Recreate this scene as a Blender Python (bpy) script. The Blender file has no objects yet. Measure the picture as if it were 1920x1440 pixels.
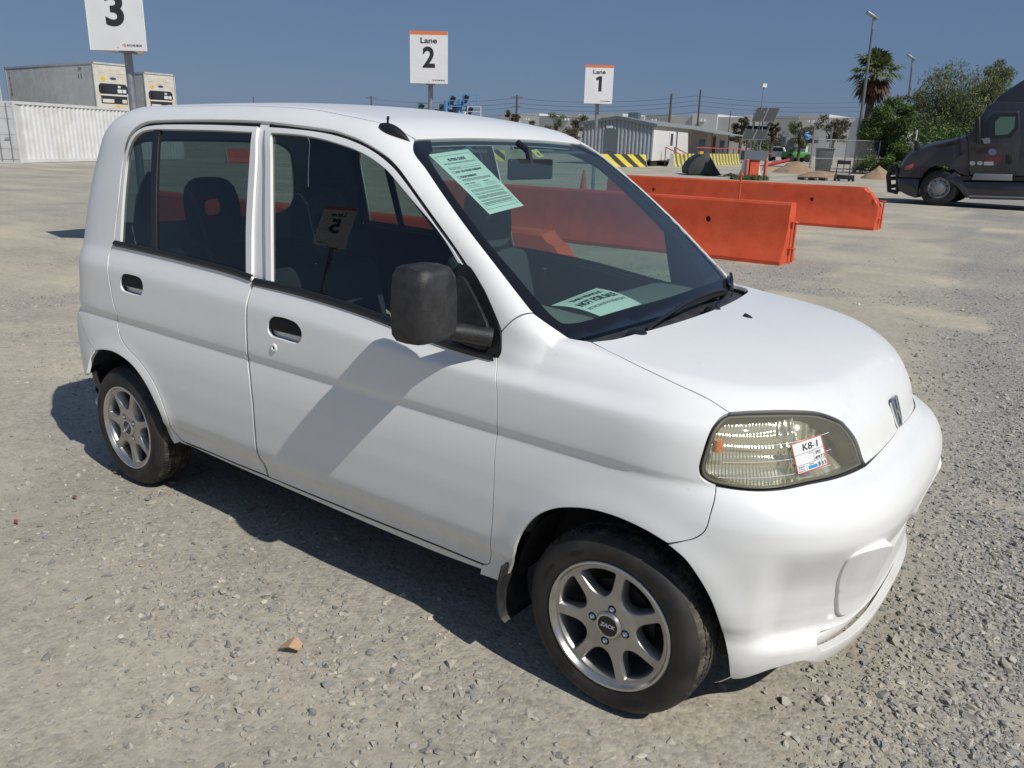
import bpy, bmesh, math, random
import numpy as np
from mathutils import Vector, Matrix
from mathutils.geometry import delaunay_2d_cdt
rng = np.random.default_rng(7); random.seed(7)
R = math.radians
scene = bpy.context.scene
C = scene.collection

# ------------------------------------------------------------------ camera
CAM = np.array([0.86, -2.376, 1.478]); YAW, PITCH, ROLL, FPX = -0.6254, 0.2936, 0.0274, 1502.6
fw = np.array([math.sin(YAW)*math.cos(PITCH), math.cos(YAW)*math.cos(PITCH), -math.sin(PITCH)])
rt0 = np.array([math.cos(YAW), -math.sin(YAW), 0.0]); up0 = np.cross(rt0, fw)
RT = math.cos(ROLL)*rt0 + math.sin(ROLL)*up0; UP = -math.sin(ROLL)*rt0 + math.cos(ROLL)*up0; FW = fw
cam = bpy.data.cameras.new('camera'); camo = bpy.data.objects.new('camera', cam); C.objects.link(camo)
camo.matrix_world = Matrix([[RT[0], UP[0], -FW[0], CAM[0]], [RT[1], UP[1], -FW[1], CAM[1]],
                            [RT[2], UP[2], -FW[2], CAM[2]], [0, 0, 0, 1]])
cam.sensor_fit = 'HORIZONTAL'; cam.sensor_width = 36; cam.lens = FPX/1920*36
cam.clip_start = 0.05; cam.clip_end = 3000
scene.camera = camo

# ------------------------------------------------------------------ sky, sun, exposure
SUN = np.array([1.0, -0.20, 1.02]); SUN /= np.linalg.norm(SUN)
sun_el = math.asin(SUN[2]); sun_az = math.atan2(SUN[0], SUN[1])      # azimuth clockwise from +Y
world = bpy.data.worlds.new('World'); scene.world = world; world.use_nodes = True
wn = world.node_tree.nodes; wl = world.node_tree.links; wn.clear()
sky = wn.new('ShaderNodeTexSky'); sky.sky_type = 'NISHITA'; sky.sun_disc = False
sky.sun_elevation = sun_el; sky.sun_rotation = sun_az
sky.altitude = 300; sky.air_density = 1.0; sky.dust_density = 0.6; sky.ozone_density = 1.5
hsv = wn.new('ShaderNodeHueSaturation'); hsv.inputs['Saturation'].default_value = 0.85; hsv.inputs['Value'].default_value = 1.0
bg = wn.new('ShaderNodeBackground'); bg.inputs['Strength'].default_value = 0.05
wo = wn.new('ShaderNodeOutputWorld')
evn = wn.new('ShaderNodeMix'); evn.data_type = 'RGBA'; evn.inputs[0].default_value = .70; evn.inputs[7].default_value = (2.25, 4.0, 7.6, 1)   # hazy, even late-summer sky
wl.new(sky.outputs[0], hsv.inputs['Color']); wl.new(hsv.outputs[0], evn.inputs[6]); wl.new(evn.outputs[2], bg.inputs[0]); wl.new(bg.outputs[0], wo.inputs[0])
sl = bpy.data.lights.new('sun', 'SUN'); sl.energy = 4.2; sl.angle = R(0.53); sl.color = (1.0, 0.96, 0.90)
slo = bpy.data.objects.new('sun', sl); C.objects.link(slo)
slo.rotation_euler = Vector(-SUN).to_track_quat('-Z', 'Y').to_euler()
scene.view_settings.view_transform = 'Standard'; scene.view_settings.look = 'None'
scene.view_settings.exposure = -0.10; scene.view_settings.gamma = 1.0; scene.view_settings.use_curve_mapping = False
scene.render.engine = 'CYCLES'
scene.cycles.use_denoising = True; scene.cycles.max_bounces = 8; scene.cycles.transparent_max_bounces = 16
scene.cycles.caustics_reflective = False; scene.cycles.caustics_refractive = False

# ------------------------------------------------------------------ pixel helpers (photo pixels, 1920 x 1440)
def pray(uv):
    uv = np.atleast_2d(np.asarray(uv, float))
    return RT*((uv[:, :1]-960)/FPX) + UP*((720-uv[:, 1:2])/FPX) + FW
def onY(u, v, y): d = pray([(u, v)])[0]; return CAM + d*((y-CAM[1])/d[1])
def onX(u, v, x): d = pray([(u, v)])[0]; return CAM + d*((x-CAM[0])/d[0])
def onZ(u, v, z): d = pray([(u, v)])[0]; return CAM + d*((z-CAM[2])/d[2])
def far(u, v, D):
    """point on the ray of a pixel at horizontal distance D"""
    d = pray([(u, v)])[0]; return CAM + d*(D/math.hypot(d[0], d[1]))

# ------------------------------------------------------------------ object helpers
def link(o, parent=None):
    C.objects.link(o)
    if parent is not None: o.parent = parent
    return o
def empty(name, label, cat, loc=(0, 0, 0), rz=0.0, group=None):
    o = bpy.data.objects.new(name, None); o.empty_display_size = 0.2
    o.location = loc; o.rotation_euler = (0, 0, rz); link(o)
    o['label'] = label; o['category'] = cat
    if group: o['group'] = group
    return o
def tag(o, label=None, cat=None, group=None, kind=None):
    if label: o['label'] = label
    if cat: o['category'] = cat
    if group: o['group'] = group
    if kind: o['kind'] = kind
    return o
def mesh(name, verts, faces, mat, parent=None, smooth=False):
    me = bpy.data.meshes.new(name); me.from_pydata([tuple(map(float, v)) for v in verts], [], [tuple(map(int, f)) for f in faces])
    me.update()
    if smooth: me.polygons.foreach_set('use_smooth', [True]*len(me.polygons))
    if mat is not None:
        for m in (mat if isinstance(mat, (list, tuple)) else [mat]): me.materials.append(m)
    return link(bpy.data.objects.new(name, me), parent)
class MB:
    """collects simple solids into one mesh"""
    def __init__(s): s.v = []; s.f = []; s.m = []
    def add(s, v, f, mi=0):
        o = len(s.v); s.v += [tuple(map(float, p)) for p in v]; s.f += [tuple(int(i)+o for i in q) for q in f]; s.m += [mi]*len(f); return s
    def box(s, lo, hi, mi=0, M=None):
        x0, y0, z0 = lo; x1, y1, z1 = hi
        v = [(x0, y0, z0), (x1, y0, z0), (x1, y1, z0), (x0, y1, z0), (x0, y0, z1), (x1, y0, z1), (x1, y1, z1), (x0, y1, z1)]
        if M is not None: v = [tuple(M @ Vector(p)) for p in v]
        return s.add(v, [(3, 2, 1, 0), (4, 5, 6, 7), (0, 1, 5, 4), (1, 2, 6, 5), (2, 3, 7, 6), (3, 0, 4, 7)], mi)
    def bar(s, a, b, w, h=None, mi=0, upv=(0, 0, 1)):
        """rectangular bar from a to b"""
        a = np.array(a, float); b = np.array(b, float); d = b-a; L = np.linalg.norm(d); d = d/L
        u = np.array(upv, float)
        if abs(d @ u) > .98: u = np.array([1., 0, 0])
        sx = np.cross(d, u); sx /= np.linalg.norm(sx); uz = np.cross(sx, d); h = h or w
        v = []
        for p in (a, b):
            for i, j in ((-1, -1), (1, -1), (1, 1), (-1, 1)): v.append(p + sx*i*w/2 + uz*j*h/2)
        return s.add(v, [(3, 2, 1, 0), (4, 5, 6, 7), (0, 1, 5, 4), (1, 2, 6, 5), (2, 3, 7, 6), (3, 0, 4, 7)], mi)
    def tube(s, pts, r, n=10, mi=0, cap=True):
        pts = [np.array(p, float) for p in pts]; rr = r if hasattr(r, '__len__') else [r]*len(pts)
        v = []; f = []; u = None
        for i, p in enumerate(pts):
            t = (pts[min(i+1, len(pts)-1)]-pts[max(i-1, 0)]); t = t/np.linalg.norm(t)
            if u is None:
                u = np.cross(t, [0, 0, 1.]) if abs(t[2]) < .9 else np.cross(t, [1., 0, 0])
            u = u-t*(u@t); u /= np.linalg.norm(u); w = np.cross(t, u)
            for k in range(n):
                a = 2*math.pi*k/n; v.append(p + (u*math.cos(a)+w*math.sin(a))*rr[i])
        for i in range(len(pts)-1):
            for k in range(n):
                a = i*n+k; b = i*n+(k+1) % n; f.append((a, b, b+n, a+n))
        if cap:
            f.append(tuple(range(n-1, -1, -1))); f.append(tuple(range((len(pts)-1)*n, len(pts)*n)))
        return s.add(v, f, mi)
    def lathe(s, prof, n=32, M=None, mi=0, closed=False):
        """prof: (radius, height) about local z"""
        v = []; f = []
        for r, z in prof:
            for k in range(n):
                a = 2*math.pi*k/n; p = Vector((r*math.cos(a), r*math.sin(a), z)); v.append(tuple(M @ p if M is not None else p))
        m = len(prof)
        for i in range(m if closed else m-1):
            for k in range(n):
                a = i*n+k; b = i*n+(k+1) % n; j = ((i+1) % m)*n
                f.append((a, b, j+(k+1) % n, j+k))
        return s.add(v, f, mi)
    def prism(s, poly, lo, hi, axis=1, mi=0, M=None):
        """poly in the two other axes (x,z for axis 1; x,y for axis 2; y,z for axis 0)"""
        n = len(poly); v = []
        for t in (lo, hi):
            for a, b in poly: v.append({0: (t, a, b), 1: (a, t, b), 2: (a, b, t)}[axis])
        if M is not None: v = [tuple(M @ Vector(p)) for p in v]
        f = [tuple(range(n)), tuple(range(2*n-1, n-1, -1))]
        for k in range(n): f.append((k, k+n, (k+1) % n+n, (k+1) % n))
        return s.add(v, f, mi)
    def build(s, name, mat, parent=None, smooth=False, bevel=0.0, seg=2, angle=35, loc=None):
        me = bpy.data.meshes.new(name); me.from_pydata(s.v, [], s.f)
        for m in (mat if isinstance(mat, (list, tuple)) else [mat]): me.materials.append(m)
        if any(s.m): me.polygons.foreach_set('material_index', s.m)
        bm = bmesh.new(); bm.from_mesh(me); bmesh.ops.recalc_face_normals(bm, faces=bm.faces)
        if bevel > 0:
            es = [e for e in bm.edges if len(e.link_faces) == 2 and e.calc_face_angle(0) > R(angle)]
            bmesh.ops.bevel(bm, geom=es, offset=bevel, segments=seg, profile=0.5, affect='EDGES', clamp_overlap=True)
        for fc in bm.faces: fc.smooth = bool(smooth or bevel > 0)
        if smooth or bevel > 0:
            for e in bm.edges:
                if len(e.link_faces) == 2 and e.calc_face_angle(0) > R(50 if bevel > 0 else angle): e.smooth = False
        bm.to_mesh(me); bm.free(); me.update()
        o = bpy.data.objects.new(name, me)
        if loc is not None: o.location = loc
        return link(o, parent)
def copy_tree(o, parent=None, name=None):
    c = o.copy(); C.objects.link(c); c.parent = parent
    for ch in list(o.children): copy_tree(ch, c)
    return c

# ------------------------------------------------------------------ materials
def nmat(name):
    m = bpy.data.materials.new(name); m.use_nodes = True; nt = m.node_tree; nt.nodes.clear()
    out = nt.nodes.new('ShaderNodeOutputMaterial'); return m, nt.nodes, nt.links, out
def principled(name, col, rough=0.5, metal=0.0, coat=0.0, spec=0.5, noise=0.0, nscale=8.0, bump=0.0, bscale=60.0,
               dirt=None, dirt_amt=0.0, dirt_scale=3.0, emit=None, coords='Object'):
    m, N, L, out = nmat(name); b = N.new('ShaderNodeBsdfPrincipled')
    b.inputs['Base Color'].default_value = (*col, 1); b.inputs['Roughness'].default_value = rough
    b.inputs['Metallic'].default_value = metal; b.inputs['Coat Weight'].default_value = coat
    b.inputs['Specular IOR Level'].default_value = spec
    L.new(b.outputs[0], out.inputs[0]); m.diffuse_color = (*col, 1)
    if noise or bump or dirt is not None:
        tc = N.new('ShaderNodeTexCoord'); co = tc.outputs[coords]
        src = None
        if noise:
            n = N.new('ShaderNodeTexNoise'); n.inputs['Scale'].default_value = nscale; n.inputs['Detail'].default_value = 6
            L.new(co, n.inputs['Vector'])
            mr = N.new('ShaderNodeMapRange'); mr.inputs[1].default_value = .3; mr.inputs[2].default_value = .7
            mr.inputs[3].default_value = 1-noise; mr.inputs[4].default_value = 1+noise*.6; L.new(n.outputs[0], mr.inputs[0])
            mx = N.new('ShaderNodeMix'); mx.data_type = 'RGBA'; mx.blend_type = 'MULTIPLY'; mx.inputs[0].default_value = 1
            mx.inputs[6].default_value = (*col, 1); L.new(mr.outputs[0], mx.inputs[7]); src = mx.outputs[2]
        if dirt is not None:
            n = N.new('ShaderNodeTexNoise'); n.inputs['Scale'].default_value = dirt_scale; n.inputs['Detail'].default_value = 8
            n.inputs['Roughness'].default_value = .65; L.new(co, n.inputs['Vector'])
            mr = N.new('ShaderNodeMapRange'); mr.inputs[1].default_value = .45; mr.inputs[2].default_value = .75
            mr.inputs[3].default_value = 0; mr.inputs[4].default_value = dirt_amt; L.new(n.outputs[0], mr.inputs[0])
            mx = N.new('ShaderNodeMix'); mx.data_type = 'RGBA'; L.new(mr.outputs[0], mx.inputs[0])
            if src: L.new(src, mx.inputs[6])
            else: mx.inputs[6].default_value = (*col, 1)
            mx.inputs[7].default_value = (*dirt, 1); src = mx.outputs[2]
        if src: L.new(src, b.inputs['Base Color'])
        if bump:
            n = N.new('ShaderNodeTexNoise'); n.inputs['Scale'].default_value = bscale; n.inputs['Detail'].default_value = 4
            L.new(co, n.inputs['Vector'])
            bp = N.new('ShaderNodeBump'); bp.inputs['Strength'].default_value = bump; bp.inputs['Distance'].default_value = 0.01
            L.new(n.outputs[0], bp.inputs['Height']); L.new(bp.outputs[0], b.inputs['Normal'])
    return m
def glass(name, tint, ior=1.5, rough=0.0, scat=0.0, scol=(.5, .55, .5)):
    """thin tinted pane: see-through with Fresnel reflection, optional dusty film"""
    m, N, L, out = nmat(name)
    tr = N.new('ShaderNodeBsdfTransparent'); tr.inputs[0].default_value = (*tint, 1)
    gl = N.new('ShaderNodeBsdfGlossy'); gl.inputs['Roughness'].default_value = rough
    fr = N.new('ShaderNodeFresnel'); ge = N.new('ShaderNodeNewGeometry')          # a thin pane reflects alike from both sides
    mi = N.new('ShaderNodeMix'); mi.data_type = 'FLOAT'; mi.inputs[2].default_value = ior; mi.inputs[3].default_value = 1/ior
    L.new(ge.outputs['Backfacing'], mi.inputs[0]); L.new(mi.outputs[0], fr.inputs[0])
    ad = N.new('ShaderNodeMath'); ad.operation = 'MULTIPLY'; ad.inputs[1].default_value = 1.3; L.new(fr.outputs[0], ad.inputs[0])
    mx = N.new('ShaderNodeMixShader'); L.new(ad.outputs[0], mx.inputs[0])
    last = tr.outputs[0]
    if scat:
        df = N.new('ShaderNodeBsdfDiffuse'); df.inputs[0].default_value = (*scol, 1)
        m2 = N.new('ShaderNodeMixShader'); m2.inputs[0].default_value = scat; L.new(tr.outputs[0], m2.inputs[1]); L.new(df.outputs[0], m2.inputs[2]); last = m2.outputs[0]
    L.new(last, mx.inputs[1]); L.new(gl.outputs[0], mx.inputs[2]); L.new(mx.outputs[0], out.inputs[0])
    return m

# ================================================================== the car's outer surface (car frame = world frame:
# x forward from the front axle, y to the car's left, z up); every panel is a piece of this one surface
def pchip(pts, n=4000, sig=0.0):
    p = np.array(sorted(pts), float); x, y = p[:, 0], p[:, 1]
    h = np.diff(x); d = np.diff(y)/h; m = np.zeros_like(x)
    for i in range(1, len(x)-1):
        if d[i-1]*d[i] > 0:
            w1 = 2*h[i]+h[i-1]; w2 = h[i]+2*h[i-1]; m[i] = (w1+w2)/(w1/d[i-1]+w2/d[i])
    m[0], m[-1] = d[0], d[-1]
    X = np.linspace(x[0], x[-1], n); k = np.clip(np.searchsorted(x, X)-1, 0, len(h)-1); t = (X-x[k])/h[k]
    Y = y[k]*(1+2*t)*(1-t)**2 + h[k]*m[k]*t*(1-t)**2 + y[k+1]*t*t*(3-2*t) + h[k]*m[k+1]*t*t*(t-1)
    if sig > 0:
        s = sig/((x[-1]-x[0])/n); kk = np.arange(-int(3*s)-1, int(3*s)+2); g = np.exp(-.5*(kk/s)**2); g /= g.sum()
        Yp = np.concatenate([np.full(len(kk)//2, Y[0]), Y, np.full(len(kk)//2, Y[-1])]); Y = np.convolve(Yp, g, 'valid')
    return lambda q: np.interp(q, X, Y)
def sstep(a, b, x): t = np.clip((x-a)/(b-a), 0, 1); return t*t*(3-2*t)
# half width of the body side against height
Vz = pchip([(.0, .60), (.16, .672), (.22, .690), (.26, .696), (.30, .699), (.325, .705), (.36, .722), (.40, .731), (.46, .7345), (.54, .7380), (.60, .7380),
            (.640, .7365), (.670, .7338), (.700, .7298), (.715, .7273), (.721, .7266), (.728, .7266), (.733, .7274), (.744, .7312), (.750, .7325), (.768, .7332), (.86, .7292), (.912, .7255), (.928, .7225), (.944, .7170), (1.0, .6955),
            (1.02, .6915), (1.25, .650), (1.45, .609), (1.515, .594), (1.56, .575), (1.62, .54), (1.8, .45)], sig=.002)
zbelt = pchip([(-3.2, 1.05), (-2.75, 1.048), (-2.27, 1.043), (-1.8, 1.03), (-1.44, 1.015), (-1.0, .993), (-.8, .972), (-.6, .942), (-.39, .918), (0, .90), (.6, .90)], sig=.05)
Nz = pchip([(0, .45), (.14, .495), (.18, .520), (.215, .541), (.25, .550), (.28, .548), (.31, .536), (.36, .535), (.42, .545), (.47, .560), (.52, .576), (.555, .588), (.58, .594), (.61, .595), (.65, .587), (.675, .574), (.693, .553),
            (.705, .527), (.716, .507), (.735, .499), (.79, .490), (.83, .476), (.86, .460), (.90, .437), (.95, .42), (1.1, .40), (1.8, .38)], sig=.004)
Rz = pchip([(0, -2.74), (.2, -2.80), (.35, -2.825), (.5, -2.835), (.66, -2.832), (.70, -2.825), (.725, -2.808), (.74, -2.792), (.80, -2.772), (1.0, -2.752), (1.15, -2.73), (1.3, -2.692), (1.42, -2.65), (1.5, -2.615), (1.56, -2.57), (1.62, -2.52), (1.8, -2.4)], sig=.004)
hoodz = pchip([(-1.2, 1.0), (-.4, 1.0), (-.2, .990), (-.1, .978), (0, .968), (.1, .956), (.2, .941), (.3, .921), (.36, .905), (.42, .882), (.47, .85), (.52, .80), (.7, .55)], sig=.02)
roofz = pchip([(-3.2, 1.50), (-2.75, 1.565), (-2.55, 1.585), (-2.4, 1.594), (-2.1, 1.600), (-1.75, 1.603), (-1.45, 1.595), (-1.2, 1.572), (-1.05, 1.550), (-.9, 1.522), (-.6, 1.45), (-.2, 1.34), (.4, 1.15)], sig=.04)
ZS = lambda z: -.165 - .745*((z-.955)/.54) + .022*np.sin(np.pi*np.clip((z-.955)/.54, 0, 1))   # windscreen centre line x(z)
XF, XR = -.02, -2.0
def smin(a, b, k): h = np.maximum(k-np.abs(a-b), 0)/k; return np.minimum(a, b) - h*h*k*.25
def Fbody(P):
    x, y, z = P[..., 0], np.abs(P[..., 1]), P[..., 2]
    gc = -.0113*(x+1.5); gb = zbelt(x)-1.02
    w1 = sstep(.45, .65, z)*(1-sstep(.80, .92, z)); w2 = sstep(.80, .92, z)*(1-sstep(1.1, 1.5, z))
    V = Vz(z - gc*w1 - gb*w2)
    rf = np.hypot(x, (z-.265)); rr = np.hypot(x+2.36, (z-.265))
    V = V + .011*np.exp(-((rf-.325)/.05)**2)*sstep(.12, .3, z) + .011*np.exp(-((rr-.330)/.045)**2)*sstep(.12, .3, z)
    V = V + .006*sstep(.34, .42, rf)*0
    nx = np.where(z > .70, 2.55, 2.55 + .5*sstep(.72, .55, z))
    nf = 2.5 + .45*sstep(.74, .62, z)
    ex = np.where(x > XF, np.clip((x-XF)/(Nz(z)-XF), 0, 5), np.clip((XR-x)/(XR-Rz(z)), 0, 5))
    n = np.where(x > XF, nf, 8.5)
    rho = (ex**n + (y/V)**n)**(1/n)
    a = (1-rho)*np.where(ex > .9, .62, .72)
    th = np.arctan2(-y, x)                                     # bumper: hollow between the arch lip and the fog lamp
    a = a - .026*sstep(-1.09, -.97, th)*(1-sstep(-.86, -.62, th))*sstep(.268, .318, z)*(1-sstep(.44, .60, z))*(x > 0)
    cs = .17*(1-sstep(1.0, 1.48, z))
    scr = (ZS(z) - cs*y*y - x)*.60
    rf_ = (roofz(x) - .075*y*y - z)*.97
    cab = smin(rf_, scr, .06)
    hd = (hoodz(x + .06*y*y) - .045*y*y - z)*.94
    top = np.maximum(cab, hd)
    kk = .11 - .055*sstep(.93, 1.0, z)*(1-sstep(1.15, 1.4, z))*sstep(-.95, -.7, x) + .02*sstep(1.3, 1.5, z)
    return smin(a, top, kk)
def solve(o, d, t1=2.2):
    lo = np.zeros(len(o)); hi = np.full(len(o), t1)
    for _ in range(34):
        m = (lo+hi)/2; ins = Fbody(o + d*m[:, None]) > 0
        lo = np.where(ins, m, lo); hi = np.where(ins, hi, m)
    return o + d*((lo+hi)/2)[:, None]
def grad(P, e=4e-4):
    g = np.stack([Fbody(P+np.eye(3)[i]*e)-Fbody(P-np.eye(3)[i]*e) for i in range(3)], -1)
    return -g/np.maximum(np.linalg.norm(g, axis=1, keepdims=True), 1e-9)
def hit(uv):
    """photo pixels -> points on the body surface"""
    d = pray(uv); d /= np.linalg.norm(d, axis=1, keepdims=True); ts = np.arange(1.2, 6.5, .006)
    out = np.zeros((len(d), 3))
    for i, di in enumerate(d):
        f = Fbody(CAM + di*ts[:, None]); k = np.argmax(f > 0)
        if f[k] <= 0: k = np.argmax(f)                       # silhouette: nearest approach
        lo, hi = ts[max(k-1, 0)], ts[k]
        if f[k] > 0:
            for _ in range(30):
                m = (lo+hi)/2
                if Fbody((CAM+di*m)[None])[0] > 0: hi = m
                else: lo = m
        out[i] = CAM + di*hi
    return out
# parametrisations: (a, b) in metres on a ray fan  <->  points on the surface
RZ0 = .5
MODES = {}
def _roll_s(p): ps = p[:, 1]/.7; o = np.stack([p[:, 0], 0*ps, 0*ps+RZ0], 1); return solve(o, np.stack([0*ps, -np.cos(ps), np.sin(ps)], 1))
def _roll_p(P): return np.stack([P[:, 0], .7*np.arctan2(P[:, 2]-RZ0, -P[:, 1])], 1)
def _cyl(x0):
    def s(p): th = p[:, 0]/.5; o = np.stack([0*th+x0, 0*th, p[:, 1]], 1); return solve(o, np.stack([np.cos(th), np.sin(th), 0*th], 1))
    def q(P): return np.stack([.5*np.arctan2(P[:, 1], P[:, 0]-x0), P[:, 2]], 1)
    return s, q
def _rcyl(x0):
    def s(p): th = p[:, 0]/.5; o = np.stack([0*th+x0, 0*th, p[:, 1]], 1); return solve(o, np.stack([-np.cos(th), -np.sin(th), 0*th], 1))
    def q(P): return np.stack([.5*np.arctan2(-P[:, 1], -(P[:, 0]-x0)), P[:, 2]], 1)
    return s, q
FX0, FZ0 = -.12, .45
def _fan_s(p): ph = p[:, 0]/.5; o = np.stack([0*ph+FX0, p[:, 1], 0*ph+FZ0], 1); return solve(o, np.stack([np.cos(ph), 0*ph, np.sin(ph)], 1))
def _fan_p(P): return np.stack([.5*np.arctan2(P[:, 2]-FZ0, P[:, 0]-FX0), P[:, 1]], 1)
MODES['roll'] = (_roll_s, _roll_p); MODES['cyl'] = _cyl(0.0); MODES['rear'] = _rcyl(-2.1); MODES['fan'] = (_fan_s, _fan_p)
# ---- outlines
def spline(pts, step=.008, closed=True):
    """Catmull-Rom through pts; a point given twice is a corner"""
    P = [np.array(p, float) for p in pts]; segs = []; n = len(P)
    for i in range(n if closed else n-1):
        p1, p2 = P[i], P[(i+1) % n]
        L = np.linalg.norm(p2-p1)
        if L < 1e-7: continue
        p0 = P[i-1] if (closed or i > 0) else p1
        p3 = P[(i+2) % n] if (closed or i+2 < n) else p2
        if np.linalg.norm(p0-p1) < 1e-7: p0 = p1-(p2-p1)
        if np.linalg.norm(p3-p2) < 1e-7: p3 = p2+(p2-p1)
        d1 = min(1.0, L/max(np.linalg.norm(p1-p0), 1e-6)); d2 = min(1.0, L/max(np.linalg.norm(p3-p2), 1e-6))
        m1 = ((p2-p1)+(p1-p0)*d1)/2; m2 = ((p2-p1)+(p3-p2)*d2)/2
        k = max(1, int(math.ceil(L/step)))
        for j in range(k):
            t = j/k; segs.append(p1*(1+2*t)*(1-t)**2 + m1*t*(1-t)**2 + p2*t*t*(3-2*t) + m2*t*t*(t-1))
    if not closed: segs.append(P[-1])
    return np.array(segs)
def inside(poly, q):
    x, y = q[:, 0], q[:, 1]; c = np.zeros(len(q), bool); n = len(poly)
    for i in range(n):
        x1, y1 = poly[i]; x2, y2 = poly[(i+1) % n]
        if y1 == y2: continue
        k = ((y1 > y) != (y2 > y)) & (x < (x2-x1)*(y-y1)/(y2-y1)+x1); c ^= k
    return c
def area(p): x, y = p[:, 0], p[:, 1]; return .5*np.sum(x*np.roll(y, -1)-y*np.roll(x, -1))
def shrink(p, g):
    """move a closed outline inwards by g"""
    t = np.roll(p, -1, 0)-np.roll(p, 1, 0); t /= np.maximum(np.linalg.norm(t, axis=1, keepdims=True), 1e-9)
    nrm = np.stack([t[:, 1], -t[:, 0]], 1)*(1 if area(p) > 0 else -1)
    return p - nrm*g, nrm
def triangulate(loops, h):
    """grid-filled constrained triangulation of an outline with holes -> points, triangles"""
    outer = loops[0]; lo = outer.min(0); hi = outer.max(0)
    gx = np.arange(lo[0]+h[0]/2, hi[0], h[0]); gy = np.arange(lo[1]+h[1]/2, hi[1], h[1])
    G = np.stack(np.meshgrid(gx, gy, indexing='ij'), -1).reshape(-1, 2)
    k = inside(outer, G)
    for hl in loops[1:]: k &= ~inside(hl, G)
    G = G[k]; B = np.concatenate(loops)
    if len(G):
        dm = np.full(len(G), 9.)
        for s in range(0, len(B), 200):
            d = np.abs(G[:, None]-B[None, s:s+200])/np.array(h); dm = np.minimum(dm, (np.hypot(d[..., 0], d[..., 1])).min(1))
        G = G[dm > .55]
    P = np.concatenate([B, G]); ed = []; o = 0
    for lp in loops: ed += [(o+i, o+(i+1) % len(lp)) for i in range(len(lp))]; o += len(lp)
    r = delaunay_2d_cdt([Vector(p) for p in P], ed, [], 0, 1e-7, True)
    Q = np.array([tuple(v) for v in r[0]]); T = np.array([t for t in r[2] if len(t) == 3])
    cen = Q[T].mean(1); keep = inside(outer, cen)
    for hl in loops[1:]: keep &= ~inside(hl, cen)
    return Q, T[keep]
def set_mesh(name, V, Fc, Nn, mat, parent, mirror=False):
    V = np.array(V, float).copy(); Nn = np.array(Nn, float).copy(); Fc = np.array(Fc)
    if mirror: V[:, 1] *= -1; Nn[:, 1] *= -1; Fc = Fc[:, ::-1]
    me = bpy.data.meshes.new(name); me.from_pydata(V.tolist(), [], Fc.tolist())
    me.polygons.foreach_set('use_smooth', [True]*len(me.polygons)); me.materials.append(mat); me.update()
    me.normals_split_custom_set_from_vertices(Nn.tolist())
    return link(bpy.data.objects.new(name, me), parent)
def panel(name, outline, mode, mat, parent, holes=(), h=(.02, .006), off=0.0, gap=.002, flange=.012, edge=.0014, mirror=False, both=True, hole_gap=0.0, is3d=True, step=.008, offf=None):
    """piece of the body surface inside an outline, with rolled edges. mirror: also build the left-hand twin"""
    S, Q = MODES[mode]
    loops = []; outs = []
    for i, l in enumerate([outline]+list(holes)):
        l = np.asarray(l, float)
        if is3d: l = Q(l)
        l = spline(l, step); g = gap if i == 0 else -hole_gap
        l, nr = shrink(l, g); loops.append(l); outs.append(nr if i == 0 else -nr)
    P2, T = triangulate(loops, h)
    P3 = S(P2); Nn = grad(P3); P3 = P3 + Nn*off
    if offf is not None: P3 = P3 + Nn*offf(P3)[:, None]
    # consistent winding (outward)
    fn = np.cross(P3[T[:, 1]]-P3[T[:, 0]], P3[T[:, 2]]-P3[T[:, 0]]); flip = (fn*Nn[T[:, 0]]).sum(1) < 0
    T[flip] = T[flip][:, ::-1]
    V = [P3]; NN = [Nn]; Fc = [T.tolist()]; base = len(P3)
    if flange > 0:
        for l, nr in zip(loops, outs):
            a = S(l); n = grad(a); o3 = S(l+nr*.002)-a; o3 -= n*(o3*n).sum(1, keepdims=True); o3 /= np.maximum(np.linalg.norm(o3, axis=1, keepdims=True), 1e-9)
            a = a + n*off
            if offf is not None: a = a + n*offf(a)[:, None]
            r1 = a + o3*edge - n*edge; r2 = r1 - n*flange; m = len(l)
            V += [a, r1, r2]; NN += [n, o3, o3]; ii = np.arange(m); jj = (ii+1) % m
            q1 = np.stack([base+ii, base+m+ii, base+m+jj, base+jj], 1); q2 = np.stack([base+m+ii, base+2*m+ii, base+2*m+jj, base+m+jj], 1)
            e = np.cross(r1[0]-a[0], a[1]-a[0])
            f = np.concatenate([q1, q2]); c = np.cross((r1-a)[0], (a[1]-a[0])); 
            if np.dot(c, n[0]+o3[0]) < 0: f = f[:, ::-1]
            Fc.append(f.tolist()); base += 3*m
    V = np.concatenate(V); NN = np.concatenate(NN); FF = [tuple(x) for grp in Fc for x in grp]
    obs = []
    for mi in ((False, True) if mirror else (False,)):
        Vm, Nm = V.copy(), NN.copy()
        if mi: Vm[:, 1] *= -1; Nm[:, 1] *= -1
        me = bpy.data.meshes.new(name); me.from_pydata(Vm.tolist(), [], [f[::-1] for f in FF] if mi else FF)
        me.polygons.foreach_set('use_smooth', [True]*len(me.polygons)); me.materials.append(mat); me.update()
        if offf is None: me.normals_split_custom_set_from_vertices(Nm.tolist())
        obs.append(link(bpy.data.objects.new(name, me), parent if not (mi and isinstance(parent, tuple)) else parent[1]))
    return obs if mirror else obs[0]
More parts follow.
